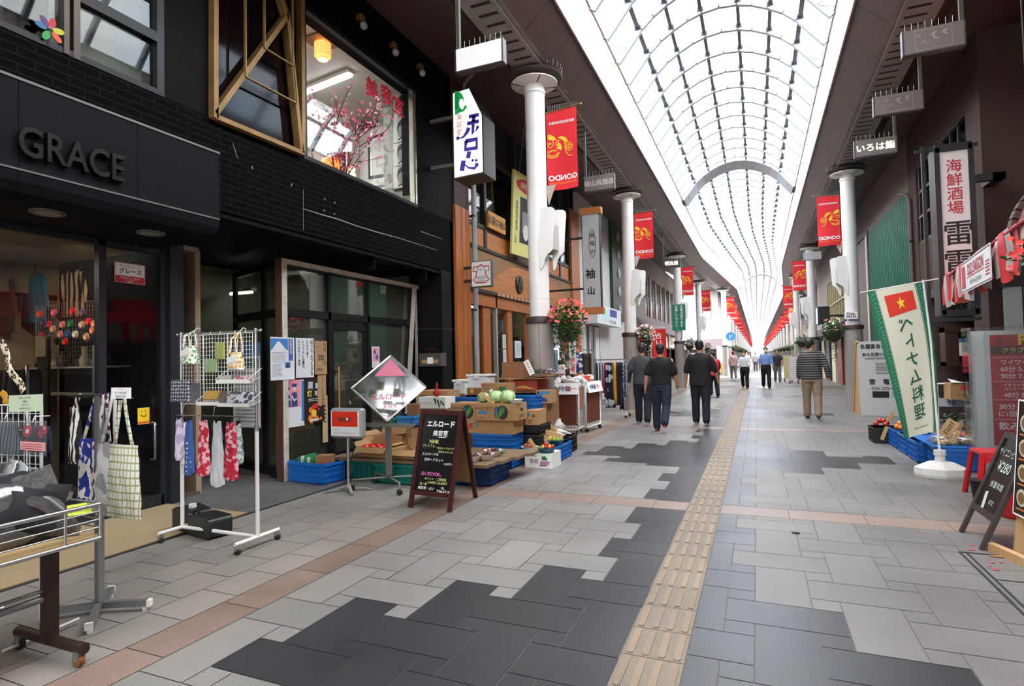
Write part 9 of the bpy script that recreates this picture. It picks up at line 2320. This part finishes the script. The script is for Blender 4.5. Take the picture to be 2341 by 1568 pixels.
person('man in a black and grey striped pullover and khaki trousers walking away on the right',1.10,14.4,-.10,1.78,((.14,.05),(-.12,.25)),((.1,.12,.2),(-.25,.30,.35)),pst,mat('khaki cloth','#8a7660',.85,var=.15,vscale=9),M_shd,mat('hair grey','#242120',.6,var=.4,vscale=60),1.92,.86,head=-.7,glasses=True,wide=1.1)
person('man in a light blue shirt and mask walking towards us',.33,26.9,PI,1.76,((.12,.05),(-.12,.3)),((.1,.18,.3),(-.1,.15,.35)),mat('blue shirt','#7a96d0',.8),mat('black slacks','#0d0d10',.8),M_shd,sleeve=1.3,mask=True,tuck=True)
person('man in a white shirt, mask and glasses with his hands held together, coming towards us',-.52,26.9,PI-.1,1.62,((.15,.05),(-.15,.3)),((.25,.12,.9),(.15,.2,.9)),mat('white shirt','#d4dcda',.8),mat('black slacks'),M_shd,sleeve=1.35,mask=True,tuck=True,glasses=True)
pk=person('man in a pale pink shirt and red cap with a dark shoulder strap',-1.35,37.5,.1,1.68,((.15,.05),(-.15,.3)),((-.1,.15,.3),(.1,.15,.2)),mat('pink shirt','#d8b4b4',.8),mat('grey slacks','#6a6a68',.8),M_shp,sleeve=.9,cap=mat('cap red','#c0303a',.7))
m=MB();m.bar((-1.52,37.36,1.42),(-1.20,37.36,1.0),.04,.01);m.build('shoulder_strap',[M_black],pk)
person('distant walker in a white top and dark trousers beyond the crossing',-.75,49,PI,1.66,((.1,.05),(-.15,.2)),((.1,.15,.3),(-.1,.15,.3)),mat('white shirt'),mat('black slacks'),M_shd)
person('distant walker in a pale shirt and grey trousers beyond the crossing',-.15,56,PI,1.64,((.1,.05),(-.15,.2)),((.1,.15,.3),(-.1,.15,.3)),mat('pale shirt','#c4cad0',.8),mat('grey slacks'),M_shd)
person('person in a dark jacket half hidden behind the light blue shirt man',.95,33,PI,1.66,((.1,.05),(-.1,.2)),((.1,.15,.3),(-.1,.15,.3)),mat('dark jacket','#2a2a30',.8),mat('grey slacks'),M_shd)
person('person in black standing by a shop door near the crossing',-2.5,39.2,1.2,1.65,((0,0),(0,0)),((0,.1,.2),(0,.1,.2)),M_blackc,M_jean2,M_shd)
person('cyclist in a bright red jacket behind the untucked black shirt man',-1.42,21.5,.2,1.62,((.5,.9),(.2,.6)),((.6,.2,.6),(.6,.2,.6)),mat('red jacket','#c8203a',.6),M_jean2,M_shd,sleeve=1.9,lean=.25)
person('shop worker in a white shirt bending forward behind the restaurant door',-6.15,7.35,-1.9,1.6,((.1,.1),(0,.1)),((.7,.1,.3),(.6,.1,.3)),mat('white shirt'),M_jean2,M_shd,sleeve=1.3,lean=.55)
# vehicles and small things near the crossing
t=thing('van','white and red van standing in the side street behind the third column','van',(-7.5,44,0))
m=MB();fr=X_((-9.2,43.2,0));m.prism(fr,[(0,.35),(4.2,.35),(4.3,.9),(3.9,1.15),(3.3,1.85),(.1,1.9),(0,1.2)],-1.7,0);m.build('body',[mat('van white','#d8d8da',.3)],t,bevel=.06)
m=MB();m.rect(fr,.0,4.2,.85,1.1,.004);m.build('red_stripe',[mat('van red','#c8202e',.4)],t)
m=MB();m.rect(fr,.3,1.5,1.25,1.75,.006);m.rect(fr,1.65,3.2,1.25,1.7,.006);m.build('window',[M_winblk],t)
for x in (.8,3.5):m=MB();m.cyl((-9.2+x,43.18,.33),(-9.2+x,43.4,.33),.33,n=18);m.build('wheel',[M_rubber],t)
for i,(u,v0,v1,y,cc,lab) in enumerate(((1802,812,852,33,'#c9c08a','small yellow menu stand'),(1815,815,858,31,'#d8d6d4','white menu stand'),(1646,790,842,46,'#d8d4cc','white notice post'),(1655,830,870,45,'#c8a82e','yellow striped guard'),(1640,823,850,44,'#9a6a3a','wooden planter'))):
 p=at(u,v1,y=y);z=at(u,v0,y=y).z;x=min(p.x,2.6);tt=thing('stand',lab+' by the columns near the crossing','stand',(x,y,0));m=MB();m.box(x-.2,x+.2,y,y+.06,.15,max(z,.6));m.build('panel',[mat('stand %d'%i,cc,.6)],tt);m=MB();m.box(x-.2,x-.15,y,y+.3,0,.16);m.box(x+.15,x+.2,y,y+.3,0,.16);m.build('foot',[M_black],tt)
